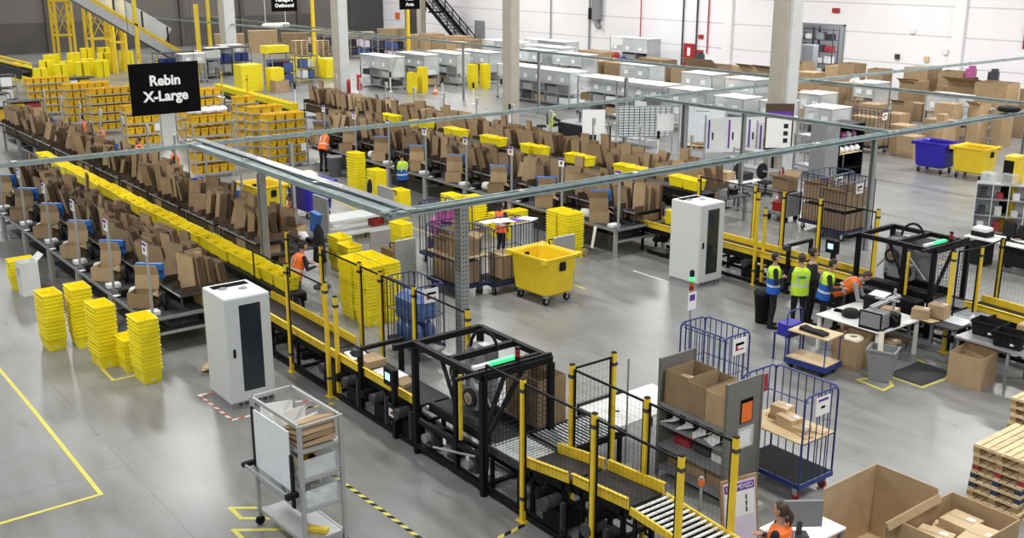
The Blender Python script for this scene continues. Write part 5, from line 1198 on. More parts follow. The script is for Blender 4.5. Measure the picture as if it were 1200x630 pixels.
for i in range(5):
    o = MB().obox((0, 0, .004), (.2, .14, .006), i * .8).build('paper_sheet', 'paper'); o.location = (-12.05 + .07 * i, 18.85 + .11 * ((i * 2) % 5), .786 + .001 * i)
    tag(o, 'loose paper sheet on the packing table beside the label machine, %s' % ('near edge', 'centre', 'far side', 'by the carton', 'top right')[i], 'paper')
t = thing('tape_roll', 'wide cream tape roll hanging below the front corner of packing table', 'tape roll', (-12.15, 18.02, .56), .3)
part('roll', t, 'cream_bag', lambda b: b.lathe([(.06, -.07), (.19, -.07), (.19, .07), (.06, .07), (.06, -.07)], n=20)); part('core', t, 'cardboard', lambda b: b.lathe([(.05, -.072), (.065, -.072), (.065, .072), (.05, .072), (.05, -.072)], n=14))
t = thing('waste_bin', 'grey waste bin with cream paper strip in front of packing table', 'waste bin', (-11.35, 17.85, 0), .35)
part('tub', t, 'mid_grey', lambda b: (b.loft([[(sx * hx, sy * hy, z) for sx, sy in ((-1, -1), (1, -1), (1, 1), (-1, 1))] for hx, hy, z in ((.19, .15, .01), (.26, .21, .62), (.285, .235, .62), (.285, .235, .66), (.25, .2, .66), (.18, .14, .04))])))
part('paper_strip', t, 'cream_bag', lambda b: b.obox((-.05, -.05, .74), (.1, .015, .5), .3, -.25))
t = thing('waste_bin', 'black round waste bin with lid on the floor behind the workers', 'waste bin', (-15.05, 18.75, 0))
part('tub', t, 'black_rubber', lambda b: b.lathe([(0, .01), (.19, 0), (.24, .66), (.26, .66), (.26, .72), (.2, .73)], n=16)); part('lid', t, 'black_rubber', lambda b: b.lathe([(.26, .7), (.24, .76), (.1, .79), (0, .79)], n=16))
# blue trolley
t = thing('hand_trolley', 'blue hand trolley with plywood decks and black scanner, beside the workers', 'trolley', (-12.95, 16.85, 0), .1)
part('base', t, ['blue_paint', 'plywood'], lambda b: (b.box(0, .95, 0, .62, .12, .24), b.use(1).box(.02, .93, .02, .6, .24, .245)))
part('upper_deck', t, 'plywood', lambda b: b.box(.05, .95, .0, .6, .80, .825)); part('post', t, 'blue_paint', lambda b: [b.tube([(x, y, .2), (x, y, .8)], .014, 6) for x in (.9,) for y in (.03, .57)] and None)
part('handle', t, 'blue_paint', lambda b: b.tube([(0, .04, .2), (0, .04, 1.1), (0, .1, 1.16), (0, .52, 1.16), (0, .58, 1.1), (0, .58, .2)], .016, 8)); part('crossbar', t, 'blue_paint', lambda b: b.box(-.02, 0, .02, .6, .6, .68))
for sx in (.12, .83):
    for sy in (.1, .52): part('wheel', t, 'black_rubber', lambda b: b.cyl((sx, sy, .06), .06, .04, 'x', 12))
tag(MB().prism([(-.3, 0), (.28, 0), (.3, .05), (.1, .07), (-.1, .05), (-.28, .08)], -.1, .1).build('scanner_holster', 'cloth_black'), 'black scanner holster lying on the upper deck of the blue trolley', 'holster').location = (-12.45, 17.1, .83)
tag(MB().cbox(-.17, .17, -.2, .2, 0, .22, .02).build('blue_box', 'blue_plastic'), 'blue plastic box at the left end of the blue hand trolley', 'box').location = (-13.2, 17.3, .6)
t = thing('step_stand', 'low blue stand holding the blue box beside the trolley', 'stand', (-13.4, 17.05, 0)); part('frame', t, 'blue_paint', lambda b: [b.box(x, x + .03, y, y + .03, 0, .58) for x in (0, .37) for y in (0, .47)] and None); part('top', t, 'blue_paint', lambda b: b.box(0, .4, 0, .5, .56, .598))
open_box('brown open carton standing between blue trolley and packing table', -12.2, 18.05, 0, .55, .6, .62, .1, 'b')
open_box('big brown open carton on the floor under the black totes', -10.2, 19.15, 0, .66, .72, .64, .12, 'b', fl=.2)
# right bench with black totes
t = thing('side_bench', 'grey bench carrying two black totes behind the big open carton', 'table', (-10.75, 19.35, 0))
part('tabletop', t, 'aluminium', lambda b: b.box(0, 2.2, 0, .85, .72, .76))
for sx in (.05, 1.1, 2.15):
    for sy in (.05, .8): part('leg', t, 'mid_grey', lambda b: b.box(sx - .025, sx + .025, sy - .025, sy + .025, 0, .72))
tote('black tote at the left on the grey side bench', -10.35, 19.9, .763, .05, 'black totes on the side bench', BLACKT, 'xy')
tote('black tote at the right on the grey side bench', -9.75, 19.62, .763, .1, 'black totes on the side bench', BLACKT, 'xy')
carton('brown carton behind the black totes at the right edge', -9.7, 20.25, .80, .42, .34, .28, .1)
tag(MB().cbox(-.06, .06, -.05, .05, 0, .14, .02).build('hand_scanner', 'ink'), 'black hand scanner hanging at the corner of the side bench', 'scanner').location = (-10.8, 19.3, .62)
for i in range(2): tag(MB().lathe([(0, 0), (.05, 0), (.05, .18), (.03, .22), (.015, .24), (0, .24)], n=10).build('spray_bottle', 'paper'), 'white bottle behind the black totes, %s' % ('left', 'right')[i], 'bottle').location = (-10.85 + .22 * i, 20.15, .763)
# ------------------------------------------------------------------ bottom right corner
def gaylord(label, x, y, w, d, h, rz=0):
    return open_box(label, x, y, 0, w, d, h, rz, '', t=.018)
t = thing('open_carton', 'huge open brown bulk carton at the bottom edge right of the woman', 'cardboard box', (-7.46, 12.02, 0), .02)
part('carton_body', t, ['cardboard', 'cardboard_edge'], lambda b: (b.box(-.48, -.464, -.62, .62, 0, 1.08), b.box(-.464, .48, .604, .62, 0, 1.08), b.box(.464, .48, -.62, .604, 0, .98), b.box(-.464, .464, -.62, -.604, 0, .30), b.box(-.464, .464, -.604, .604, .001, .016)))
part('folded_flap', t, 'cardboard', lambda b: b.loft([[(.46, y, .98), (.52, y, .90), (.545, y, .90), (.50, y, .995)] for y in (-.62, .62)]))
part('lowered_side', t, 'cardboard', lambda b: b.loft([[(x, -.62, .30), (x, -.88, .02), (x, -.895, .03), (x, -.62, .32)] for x in (-.46, .46)]))
open_box('huge open brown bulk carton with parcels in the bottom right corner', -6.5, 12.35, 0, .98, 1.3, .92, .0, '', t=.016)
for i, (dx, dy, z, w, d, h) in enumerate(((-.12, .3, .62, .42, .40, .16), (.28, .05, .62, .38, .62, .18), (-.2, -.2, .55, .45, .34, .15), (-.32, .15, .52, .2, .3, .12))):
    carton('pale brown parcel inside the corner bulk carton, %s' % ('at the back', 'at the right', 'at the front', 'at the left')[i], -6.5 + dx, 12.35 + dy, z, w, d, h, .1 * i, m='pale_carton')
tag(MB().box(-.44, .44, -.6, .6, 0, .5).build('packing_fill', 'cardboard'), 'layer of brown packing cardboard filling the corner bulk carton', 'filling').location = (-6.5, 12.35, .02)
carton('brown parcel on the floor of the huge bulk carton', -7.1, 11.6, .02, .4, .4, .35)
t = thing('work_desk', 'white desk beside the woman with the ponytail at the bottom edge', 'desk', (-8.15, 10.35, 0))
part('desktop', t, 'laminate', lambda b: b.cbox(0, .7, 0, .93, .72, .75, .004))
for sx in (.05, .65):
    for sy in (.05, .88): part('leg', t, 'mid_grey', lambda b: b.box(sx - .03, sx + .03, sy - .03, sy + .03, 0, .72))
t = thing('monitor', 'grey back of a flat monitor in front of the woman at bottom', 'monitor', (-7.72, 10.62, .752), R(235))
part('panel', t, ['mid_grey', 'dark_glass'], lambda b: (b.cbox(-.3, .3, -.02, .02, .12, .5, .01), b.use(1).box(-.28, .28, -.023, -.02, .14, .48))); part('stand', t, 'dark_grey', lambda b: (b.box(-.03, .03, -.02, .04, 0, .2), b.box(-.12, .12, -.08, .1, 0, .015)))
# pallets
def pallet_parts(t):
    for k in range(7): part('deck_board', t, 'pallet_wood', lambda b: b.box(-.6, .6, -.4 + k * .1167, -.4 + k * .1167 + .095, .122, .144))
    for k in range(3):
        part('stringer_board', t, 'pallet_wood', lambda b: b.box(-.6 + k * .5275, -.6 + k * .5275 + .145, -.4, .4, .1, .122))
        part('bottom_board', t, 'pallet_wood', lambda b: b.box(-.6, .6, -.4 + k * .35, -.4 + k * .35 + .1, 0, .022))
    for i in range(3):
        for j in range(3): part('block', t, 'pallet_block', lambda b: b.box(-.6 + i * .5275, -.6 + i * .5275 + .145, -.4 + j * .35, -.4 + j * .35 + .1, .022, .1))
pal = thing('pallet', '', 'pallet'); pallet_parts(pal); used = [False]
def pallet(label, x, y, z, rz, group=None):
    if not used[0]: used[0] = True; o = place(pal, (x, y, z), rz, label, group)
    else: o = dup(pal, (x, y, z), rz, label, group)
    return o
palb = {}
for i in range(7):
    o = pallet('wooden pallet in the near stack at the right edge, %s' % ('bottom one' if i == 0 else 'topmost' if i == 6 else nth(6 - i) + ' from the top'), -7.15 + rng.uniform(-.02, .02), 15.1 + rng.uniform(-.02, .02), i * .145, PI / 2 + rng.uniform(-.02, .02), 'pallets in the near stack')
    if i in (4, 5, 2, 3):
        for ch in o.children:
            if ch.name.startswith('block'): ch.data = ch.data.copy(); ch.data.materials[0] = M['parcel_red' if i == 4 else 'pallet_blue' if i in (2, 3) else 'pallet_block']
for i in range(6): pallet('wooden pallet in the rear stack at the right edge, %s' % ('bottom one' if i == 0 else 'topmost' if i == 5 else nth(5 - i) + ' from the top'), -7.9 + rng.uniform(-.02, .02), 17.6 + rng.uniform(-.02, .02), i * .145, PI / 2, 'pallets in the rear stack')
pallet('wooden pallet on the floor behind the whiteboard panel', -32.3, 35.0, 0, .5)
carton('white and brown packet lying on the pallet behind the whiteboard panel', -32.3, 35.0, .146, .5, .4, .1)
# ------------------------------------------------------------------ hanging signs
def hanging_sign(label, x, y0, y1, z0, z1, lines, size):
    t = thing('hanging_sign', label, 'sign', (x, (y0 + y1) / 2, 0)); w = (y1 - y0) / 2
    part('board', t, 'ink', lambda b: b.box(-.015, .015, -w, w, z0, z1))
    for k in (-1, 1): part('wire', t, 'dark_grey', lambda b: b.tube([(0, k * w * .9, z1), (0, k * w * .9, 11.5)], .006, 4))
    n = len(lines)
    for i, s_ in enumerate(lines): lettering(s_, t, size, (.018, 0, (z0 + z1) / 2 + ((n - 1) / 2 - i) * size * 1.12), (PI / 2, 0, PI / 2), 'paper', bold=.010 * size / .3)
    return t
hanging_sign('black hanging sign reading rebin x-large in white letters', -23.31, 7.57, 9.10, 4.73, 5.83, ['Rebin', 'X-Large'], .30)
hanging_sign('black hanging sign reading managers outbound in white letters', -60.5, 28.4, 30.05, 4.95, 5.95, ['Managers', 'Outbound'], .29)
hanging_sign('black hanging sign reading area at the top edge', -67.3, 41.4, 43.1, 4.47, 5.55, ['Pack', 'Area'], .34)
# ------------------------------------------------------------------ white shelf cabinets
def shelf_cabinet(label, x, y, w, d, h=2.0, cols=3, rz=0, group=None, fill=0):
    t = thing('shelf_cabinet', label, 'shelf cabinet', (x, y, 0), rz, group)
    part('top', t, 'white_paint', lambda b: b.box(-.04, w + .04, -.04, d + .04, h - .03, h))
    for px in (0, w):
        for py in (0, d):
            p = part('post', t, 'aluminium', lambda b: b.box(px - .03, px + .03, py - .03, py + .03, .12, h - .03))
            part('wheel', p, 'black_rubber', lambda b: b.cyl((px, py, .06), .06, .04, 'x', 10))
    for z in (.18, .75, 1.3): part('shelf', t, 'aluminium', lambda b: b.box(0, w, 0, d, z, z + .03))
    for i in range(1, cols): part('divider', t, 'aluminium', lambda b: b.box(w * i / cols - .012, w * i / cols + .012, 0, d, .2, h - .05))
    part('clear_cover', t, 'clear_plastic', lambda b: (b.box(0, w, -.012, -.006, 1.25, h - .05), b.box(w + .006, w + .012, 0, d, .8, h - .05)))
    if fill % 2: part('back_panel', t, 'white_board', lambda b: b.box(.03, w - .03, d - .02, d - .01, .2, h - .05))
    for i in range(cols):
        sp = part('label_card', t, 'paper', lambda b: b.box(w * (i + .3) / cols, w * (i + .3) / cols + .32, -.02, -.014, 1.42, 1.66))
        for j, z in enumerate((.215, .785, 1.335)):
            if (i * 2 + j + fill) % 4 != 3:
                part('contents', t, ('white_board', 'mid_grey', 'dark_grey', 'cardboard', 'clear_plastic')[(i + 2 * j + fill) % 5], lambda b: b.cbox(w * i / cols + .08, w * (i + 1) / cols - .08, .1, d - .1, z, z + .32, .02))
    return t
SC = 'white topped shelf cabinet '
for i, (x, y, w, l_) in enumerate(((-62.4, 35.3, 3.6, 'nearest in the far group left of the yellow stacks'), (-62.2, 37.9, 3.4, 'second in the far group, behind yellow stacks'), (-61.8, 40.0, 3.6, 'third in the far group with a red label'), (-61.5, 42.2, 3.8, 'rearmost in the far group, behind two yellow stacks'))):
    shelf_cabinet(SC + l_, x, y, w, 1.1, 2.05, 3, 0, 'far white shelf cabinets', i)
for i, (x, y, w, l_) in enumerate(((-51.9, 38.6, 6.6, 'longest, left end of the long middle row'), (-43.9, 38.0, 3.0, 'left of two behind the mesh board'), (-40.8, 38.0, 3.2, 'right of two behind the mesh board'), (-37.0, 37.8, 2.4, 'behind the whiteboard panel'), (-33.6, 37.3, 1.7, 'left of the big purple notice board'), (-31.2, 37.6, 1.1, 'just behind the big purple notice board'), (-28.8, 37.6, 1.4, 'right of the purple notice board'))):
    shelf_cabinet(SC + l_, x, y, w, 1.3, 2.0, max(2, int(w / 1.0)), 0, 'middle row of white shelf cabinets', i)
for i, (x, y, w, l_) in enumerate(((-59.8, 46.0, 3.0, 'left end of the second middle row'), (-56.0, 46.2, 3.0, 'second in the second middle row'), (-47.6, 44.5, 2.4, 'third in the second middle row'), (-41.9, 43.8, 2.2, 'fourth in the second middle row'), (-38.6, 43.6, 2.0, 'fifth in the second middle row'), (-32.0, 41.3, 1.2, 'right of the pillar beside brown cartons'), (-28.0, 45.4, 1.6, 'alone beyond the blue wheeled bin'), (-33.2, 47.2, 1.2, 'among tall cartons right of the wall opening'))):
    shelf_cabinet(SC + l_, x, y, w, 1.3, 2.0, 2, 0, 'second row of white shelf cabinets', i + 1)
for i, (x, y, w, l_) in enumerate(((-68.5, 49.5, 4.5, 'far left below the grey wall unit'), (-67.0, 52.5, 4.8, 'farthest left near the white wall'), (-62.5, 48.8, 4.2, 'left of the far brown cartons'), (-61.6, 56.5, 4.0, 'wrapped in film near the red door'))):
    shelf_cabinet(SC + l_, x, y, w, 1.3, 2.0 if i < 3 else 2.3, 3, 0, 'far wall white shelf cabinets', i)
# empty grey shelf trolleys
def wire_trolley(label, x, y, w=1.6, d=.7, h=1.5):
    t = thing('wire_trolley', label, 'trolley', (x, y, 0))
    for px in (0, w):
        for py in (0, d): part('upright', t, 'aluminium', lambda b: b.box(px - .02, px + .02, py - .02, py + .02, .1, h))
    for z in (.25, .8, h - .1): part('shelf', t, 'aluminium', lambda b: (b.box(0, w, 0, d, z, z + .02), b.box(0, w, -.02, .0, z, z + .06)))
    return t
wire_trolley('grey wire trolley between the pillar and the blue roll cages, front one', -25.6, 29.6)
wire_trolley('grey wire trolley between the pillar and the blue roll cages, rear one', -26.4, 34.0, 1.8)
wire_trolley('grey wire trolley near the white cabinet beyond the blue wheeled bin', -26.2, 45.2, 1.6, .8, 1.7)
wire_trolley('low grey wire trolley beside the seated man in lime vest', -36.0, 33.0, 2.4, .8, 1.3)
# ------------------------------------------------------------------ notice panels
def panel_stand(label, p, q, z0, z1, kind):
    p, q = Vector((*p, 0)), Vector((*q, 0)); L = (q - p).length; t = thing('panel_stand', label, 'notice panel', p, math.atan2(q.y - p.y, q.x - p.x))
    for x in (0, L): part('post', t, 'aluminium', lambda b: (b.box(x - .03, x + .03, -.03, .03, 0, z1 + .1), b.box(x - .04, x + .04, -.3, .3, 0, .05)))
    part('board', t, 'white_board', lambda b: b.box(.04, L - .04, -.015, .015, z0, z1))
    if kind == 'grid': part('grid_lines', t, 'ink', lambda b: b.grid_bars((.08, -.02, z0 + .03), (L - .16, 0, 0), (0, 0, z1 - z0 - .06), 10, 11, .018)); part('pinned_sheet', t, 'paper', lambda b: b.box(L * .72, L * 1.02, -.04, -.03, z0 + .25, z0 + .95))
    elif kind == 'plain': part('writing', t, 'mid_grey', lambda b: (b.box(L * .35, L * .65, -.018, -.0155, z1 - .24, z1 - .21), b.box(L * .1, L * .3, -.018, -.0155, z0 + .1, z0 + .11), b.box(L * .8, L * .95, -.018, -.0155, z0 + .7, z0 + .74)))
    else:
        for i in range(3): part('poster', t, ['paper', 'purple_ink', 'ink'], lambda b: (b.box(.1 + i * L / 3, L / 3 - .02 + i * L / 3, -.022, -.016, z0 + .1, z1 - .05), b.use(1).box(.12 + i * L / 3, .19 + i * L / 3, -.026, -.022, z0 + .15, z1 - .1), b.use(2).box(.28 + i * L / 3, .34 + i * L / 3, -.026, -.022, z0 + .5, z0 + .8)))
    return t
panel_stand('white notice panel with black grid lines beside a whiteboard', (-33.2, 30.9), (-31.9, 32.9), .75, 2.05, 'grid')
panel_stand('plain white writing board right of the black grid panel', (-31.6, 33.0), (-30.1, 34.2), .6, 2.1, 'plain')
panel_stand('white poster panel with purple stripes, left of the pillar', (-29.4, 32.2), (-28.0, 34.2), .5, 1.9, 'posters')
panel_stand('white poster panel with purple stripes, right beside the pillar', (-27.6, 33.2), (-26.8, 34.6), .4, 1.8, 'posters')
t = thing('pillar_notice', 'large notice board with purple banner fixed to the pillar', 'sign', (-24.80, 31.10, 0), R(52.6))
part('backing', t, 'cardboard_edge', lambda b: b.box(-.56, .46, 0, .03, 1.3, 3.0)); part('sheet', t, 'paper', lambda b: b.box(-.50, .40, -.008, 0, 1.42, 2.7)); part('banner', t, 'purple_ink', lambda b: b.box(-.5, .40, -.014, -.008, 2.5, 2.72), 'purple banner')
for i in range(3): part('picture', t, 'cloth_dark', lambda b: b.box(.12, .28, -.014, -.008, 1.6 + i * .26, 1.76 + i * .26))
t = thing('fire_extinguisher', 'red fire extinguisher standing at the foot of the near pillar', 'fire extinguisher', (-24.55, 31.05, 0))
part('bottle', t, 'red_paint', lambda b: b.lathe([(0, .02), (.1, .02), (.105, .1), (.105, .55), (.06, .66), (.035, .7)], n=14)); part('valve', t, 'black_paint', lambda b: (b.cyl((0, 0, .73), .03, .08, n=8), b.tube([(0, 0, .75), (.1, -.03, .7), (.12, -.03, .35)], .015, 6))); part('bracket', t, 'ink', lambda b: b.box(-.5, -.42, 0, .02, .55, 1.3))
for nm, x, y in (('traffic_cone', -20.6, 29.2), ('traffic_cone', -55.6, 36.6)):
    t = thing(nm, 'small %s traffic cone %s' % (('red', 'beside the two desk chairs') if x > -30 else ('orange', 'beside the far yellow tote stacks')), 'cone', (x if x < -30 else -22.9, y if x < -30 else 28.9, 0))
    part('cone', t, 'red_paint' if x > -30 else 'orange_plastic', lambda b: b.lathe([(.14, .03), (.03, .5), (0, .5)], n=12)); part('base', t, 'red_paint', lambda b: b.box(-.18, .18, -.18, .18, 0, .03)); part('band', t, 'paper', lambda b: b.lathe([(.112, .16), (.085, .28)], n=12))
t = thing('fire_extinguisher', 'red fire extinguisher beside the far pillar with the yellow label', 'fire extinguisher', (-59.2, 32.6, 0))
part('bottle', t, 'red_paint', lambda b: b.lathe([(0, .02), (.12, .02), (.12, .7), (.05, .85)], n=12)); part('post', t, 'red_paint', lambda b: b.box(.5, .75, .3, .5, .2, 1.15))
tag(MB().box(-.12, .12, 0, .012, 0, .35).build('pillar_label', 'plywood'), 'small yellow sign fixed to the far pillar', 'sign').location = (-60.2, 32.53, 2.1)
# desk with two chairs
t = thing('desk', 'white desk with two black chairs behind the second white cabinet', 'desk', (-24.6, 27.35, 0)); part('desktop', t, 'laminate', lambda b: b.box(0, 1.1, 0, 1.3, .72, .75))
for sx in (.05, 1.05):
    for sy in (.05, 1.25): part('leg', t, 'dark_grey', lambda b: b.box(sx - .02, sx + .02, sy - .02, sy + .02, 0, .72))
office_chair('black office chair at the white desk, left one', -24.5, 28.9, 1.6); office_chair('black office chair at the white desk, right one', -24.0, 29.5, 1.2)
carton('dark brown carton on the white desk by the chairs', -24.3, 27.75, .752, .5, .4, .28); tag(MB().cbox(-.2, .2, -.25, .25, 0, .24, .03).build('black_box', 'cloth_black'), 'black box on the white desk beside the carton', 'box').location = (-23.9, 28.25, .752)
# seated man's desk
t = thing('desk', 'long dark desk with papers in front of the seated man', 'desk', (-38.4, 32.0, 0)); part('desktop', t, 'mid_grey', lambda b: b.box(0, 2.6, 0, 1.1, .70, .74)); part('modesty_panel', t, 'cloth_black', lambda b: b.box(.05, 2.55, .02, .05, .1, .7))
for sx in (.05, 2.55):
    for sy in (.1, 1.0): part('leg', t, 'dark_grey', lambda b: b.box(sx - .03, sx + .03, sy - .03, sy + .03, 0, .7))
tag(MB().box(-.5, .5, -.02, .02, .4, 1.5).build('poster_board', 'paper'), 'tilted white poster board at the end of the dark desk', 'board').location = (-35.4, 31.6, .1)
bpy.data.objects['poster_board'].rotation_euler = (R(-10), 0, R(50))
office_chair('dark office chair used by the seated man in lime vest', -38.95, 31.5, SR - PI / 2)
for i in range(3):
    t = thing('monitor', 'black monitor on the dark desk, %s' % ('left', 'middle', 'right')[i], 'monitor', (-37.6 + .55 * i, 32.7, .742), 2.5); part('panel', t, 'black_paint', lambda b: b.cbox(-.25, .25, -.02, .02, .12, .45, .01)); part('stand', t, 'black_paint', lambda b: (b.box(-.03, .03, -.02, .03, 0, .15), b.box(-.1, .1, -.07, .07, 0, .012)))
t = thing('barrier_post', 'slim white post with black head in the aisle near the seated man', 'post', (-41.5, 31.6, 0)); part('post', t, 'white_paint', lambda b: b.cyl((0, 0, .5), .05, 1.0, n=8)); part('head', t, 'black_paint', lambda b: b.cyl((0, 0, 1.1), .07, .25, n=8))
def bollard(label, x, y):
    t = thing('barrier_post', label, 'post', (x, y, 0)); part('post', t, 'white_paint', lambda b: (b.cyl((0, 0, .45), .035, .9, n=8), b.cyl((0, 0, .02), .15, .04, n=10))); part('head', t, 'black_paint', lambda b: b.cyl((0, 0, 1.05), .06, .32, n=8))
for i, (x, y) in enumerate(((-58.2, 35.0), (-53.9, 36.0), (-50.3, 35.7), (-46.6, 35.2), (-56.2, 27.5), (-31.2, 31.4))): bollard('slim post with black head standing in the open aisle, %s from far left' % nth(i), x, y)
# dark shelf and partition by the second rail post
t = thing('open_shelf', 'black open shelf of small bags with grey end wall beyond the blue cages', 'shelf', (-24.8, 34.0, 0)); part('end_wall', t, 'mid_grey', lambda b: b.box(-.2, .5, -.85, -.05, 0, 2.1)); part('carcass', t, 'black_paint', lambda b: (b.box(-.5, .5, 0, .03, 0, 2.0), b.box(-.5, .5, 1.47, 1.5, 0, 2.0), b.box(-.5, -.47, .03, 1.47, 0, 2.0)))
for z in (.3, .9, 1.4, 1.97): part('shelf', t, 'black_paint' if z != .9 else 'plywood', lambda b: b.box(-.47, .5, .03, 1.47, z, z + .03))
for i in range(8):
    o = MB().lathe([(0, 0), (.13, .03), (.15, .14), (.06, .24), (0, .25)], n=8).build('small_bag', ('bubble_wrap', 'paper', 'parcel_pink', 'paper')[i % 4]); o.location = (-24.65 + .2 * (i % 2), 34.25 + .33 * (i // 2), (1.433, .933)[i % 2]); tag(o, 'small pale bag on the black open shelf beyond the blue cages', 'bag', 'bags on the black open shelf')
# ------------------------------------------------------------------ right desk and shelf wall
t = thing('desk', 'white desk with monitor in front of the grey shelf wall, right edge', 'desk', (-15.1, 27.0, 0)); part('desktop', t, 'laminate', lambda b: b.box(0, 2.6, 0, .8, .72, .75)); part('front_panel', t, 'cloth_black', lambda b: b.box(1.0, 2.5, .35, .38, .1, .7))
for sx in (.05, 2.55):
    for sy in (.05, .75): part('leg', t, 'mid_grey', lambda b: b.box(sx - .025, sx + .025, sy - .025, sy + .025, 0, .72))
t = thing('printer', 'white and black printer at the left of the right desk', 'printer', (-14.8, 27.4, .752)); part('body', t, ['black_paint', 'white_paint'], lambda b: (b.cbox(-.22, .25, -.2, .2, 0, .14, .02), b.use(1).cbox(-.2, .22, -.18, .18, .14, .24, .02)))
t = thing('monitor', 'black monitor on the right desk beside the seated person', 'monitor', (-14.1, 27.5, .752), 2.6); part('panel', t, 'black_paint', lambda b: b.cbox(-.3, .3, -.03, .03, .1, .52, .02)); part('stand', t, 'black_paint', lambda b: (b.box(-.04, .04, -.03, .04, 0, .15), b.box(-.14, .14, -.1, .1, 0, .015)))
tag(MB().cbox(-.25, .25, -.25, .25, 0, .6, .03).build('pedestal', 'cloth_black'), 'black pedestal under the left end of the right desk', 'cabinet').location = (-14.75, 27.35, 0); office_chair('black office chair behind the right desk at the picture edge', -13.2, 28.0, 3.6); office_chair('black office chair used by the seated person in orange vest at the right desk', -13.85, 28.2, R(150))
tag(MB().tube([(0, 0, 0), (0, 0, .22), (.05, 0, .26), (.1, 0, .2)], .03, 6).build('hand_scanner', 'ink'), 'black hand scanner standing on the right desk', 'scanner').location = (-13.3, 27.2, .752)
t = thing('pigeonhole_shelf', 'grey pigeonhole shelf wall full of small items behind right desk', 'shelf', (-16.7, 30.3, 0), .5)
for z in (.05, .55, 1.05, 1.5): part('shelf', t, 'aluminium', lambda b: b.box(0, 3.6, 0, .5, z, z + .03))
part('back_panel', t, 'white_board', lambda b: b.box(0, 3.6, .48, .5, .05, 1.53))
for i in range(9): part('divider', t, 'white_board', lambda b: b.box(i * .45 - .012, i * .45 + .012, 0, .48, .08, 1.5))
for i in range(24):
    a = .5; lx, ly = .2 + .45 * (i % 8), .2; x_ = -16.7 + lx * math.cos(a) - ly * math.sin(a); y_ = 30.3 + lx * math.sin(a) + ly * math.cos(a)
    o = MB().cbox(-.1, .1, -.12, .12, 0, rng.uniform(.14, .34), .02).build('small_item', ('parcel_dark', 'paper', 'parcel_red', 'cardboard', 'parcel_blue', 'bubble_wrap')[rng.randrange(6)]); o.location = (x_, y_, (.083, .583, 1.083)[i // 8]); o.rotation_euler = (0, 0, a)
    tag(o, 'small item in the grey pigeonhole shelf, %s place in the %s row' % (nth(i % 8), ('bottom', 'middle', 'top')[i // 8]), 'item')
t = thing('kiosk', 'yellow terminal pillar with black front behind the pigeonhole shelf', 'terminal', (-16.15, 31.3, 0)); part('body', t, 'bin_yellow', lambda b: b.cbox(-.2, .2, -.25, .25, 0, 2.35, .03)); part('front', t, ['black_paint', 'red_paint'], lambda b: (b.box(-.22, -.2, -.2, .2, .9, 2.2), b.box(-.2, .1, -.27, -.25, .6, 2.2), b.use(1).box(-.12, -.04, -.28, -.27, 1.5, 1.6)))
for i in range(3): tag(MB().cbox(-.2, .2, -.16, .16, 0, .3, .04).build('clear_tub', 'clear_plastic'), 'clear plastic tub on top of the pigeonhole shelf, %s' % ('left', 'middle', 'right')[i], 'tub').location = (-16.6 + .5 * i, 30.75 + .3 * i, 1.535)
# ------------------------------------------------------------------ bulk cartons at the far right
cl = [(-49, 57.2, 1.8, 1.2, 1.0), (-47.2, 55.8, 1.2, 1, 1.2), (-44.2, 56.5, 2.2, 1.2, 1.5), (-41.2, 57.2, 1.6, 1.2, 1.6), (-39.2, 55.4, 1.2, 1.1, 2.0), (-40.5, 52.0, 1.5, 1.2, 2.2), (-38.2, 50.2, 1.2, 1.1, 1.9), (-42.8, 52.5, 1.4, 1.2, 1.6), (-36.2, 53.8, 1.0, 1.0, 2.0), (-34.6, 55.5, 1.6, 1.2, 2.1), (-32.3, 55.0, 1.4, 1.2, 2.1), (-33.6, 53.2, 1.2, 1.0, 1.6), (-31.0, 53.4, 1.5, 1.2, 1.5), (-29.4, 52.0, 2.2, 1.4, 2.0), (-27.6, 50.8, 1.6, 1.4, 2.2), (-26.0, 52.4, 1.8, 1.4, 1.9), (-24.2, 51.0, 1.6, 1.2, 1.9), (-22.6, 53.0, 1.5, 1.2, 1.8), (-26.0, 44.0, .9, .8, 1.9), (-25.0, 44.8, .5, .9, 1.9), (-24.3, 45.6, .4, .9, 1.9), (-30.2, 44.6, 1.0, .9, 1.4), (-31.6, 45.4, .9, .9, 1.3), (-34.5, 44.4, .9, 1.0, 1.5), (-33.6, 43.4, 1.0, .8, 1.0), (-22.2, 45.5, .9, .8, 1.5), (-20.9, 45.9, .9, .8, 1.2), (-52.5, 52.5, 2.6, 1.2, 1.5), (-49.3, 51.8, 1.4, 1.1, 1.2), (-46.9, 51.4, 2.4, 1.5, 1.6), (-54.5, 53.8, 1.4, 1.2, 1.2)]
wh = ['along the white wall', 'beside the wall opening', 'right of the wall opening', 'beyond the wheeled bins']
for i, (x, y, w, d, h) in enumerate(cl):
    a = 'wall opening' if x < -36 else 'purple banner pillar' if x < -30 else 'blue wheeled bin'
    lab = 'tall brown bulk carton standing far beyond the %s, %s from the left' % (a, nth(sum(1 for q in cl[:i] if ('wall opening' if q[0] < -36 else 'purple banner pillar' if q[0] < -30 else 'blue wheeled bin') == a)))
    (open_box if i % 3 else carton)(*((lab, x, y, 0, w, d, h, rng.uniform(-.12, .12)) + (('f' if i % 2 else '',) if i % 3 else ())))
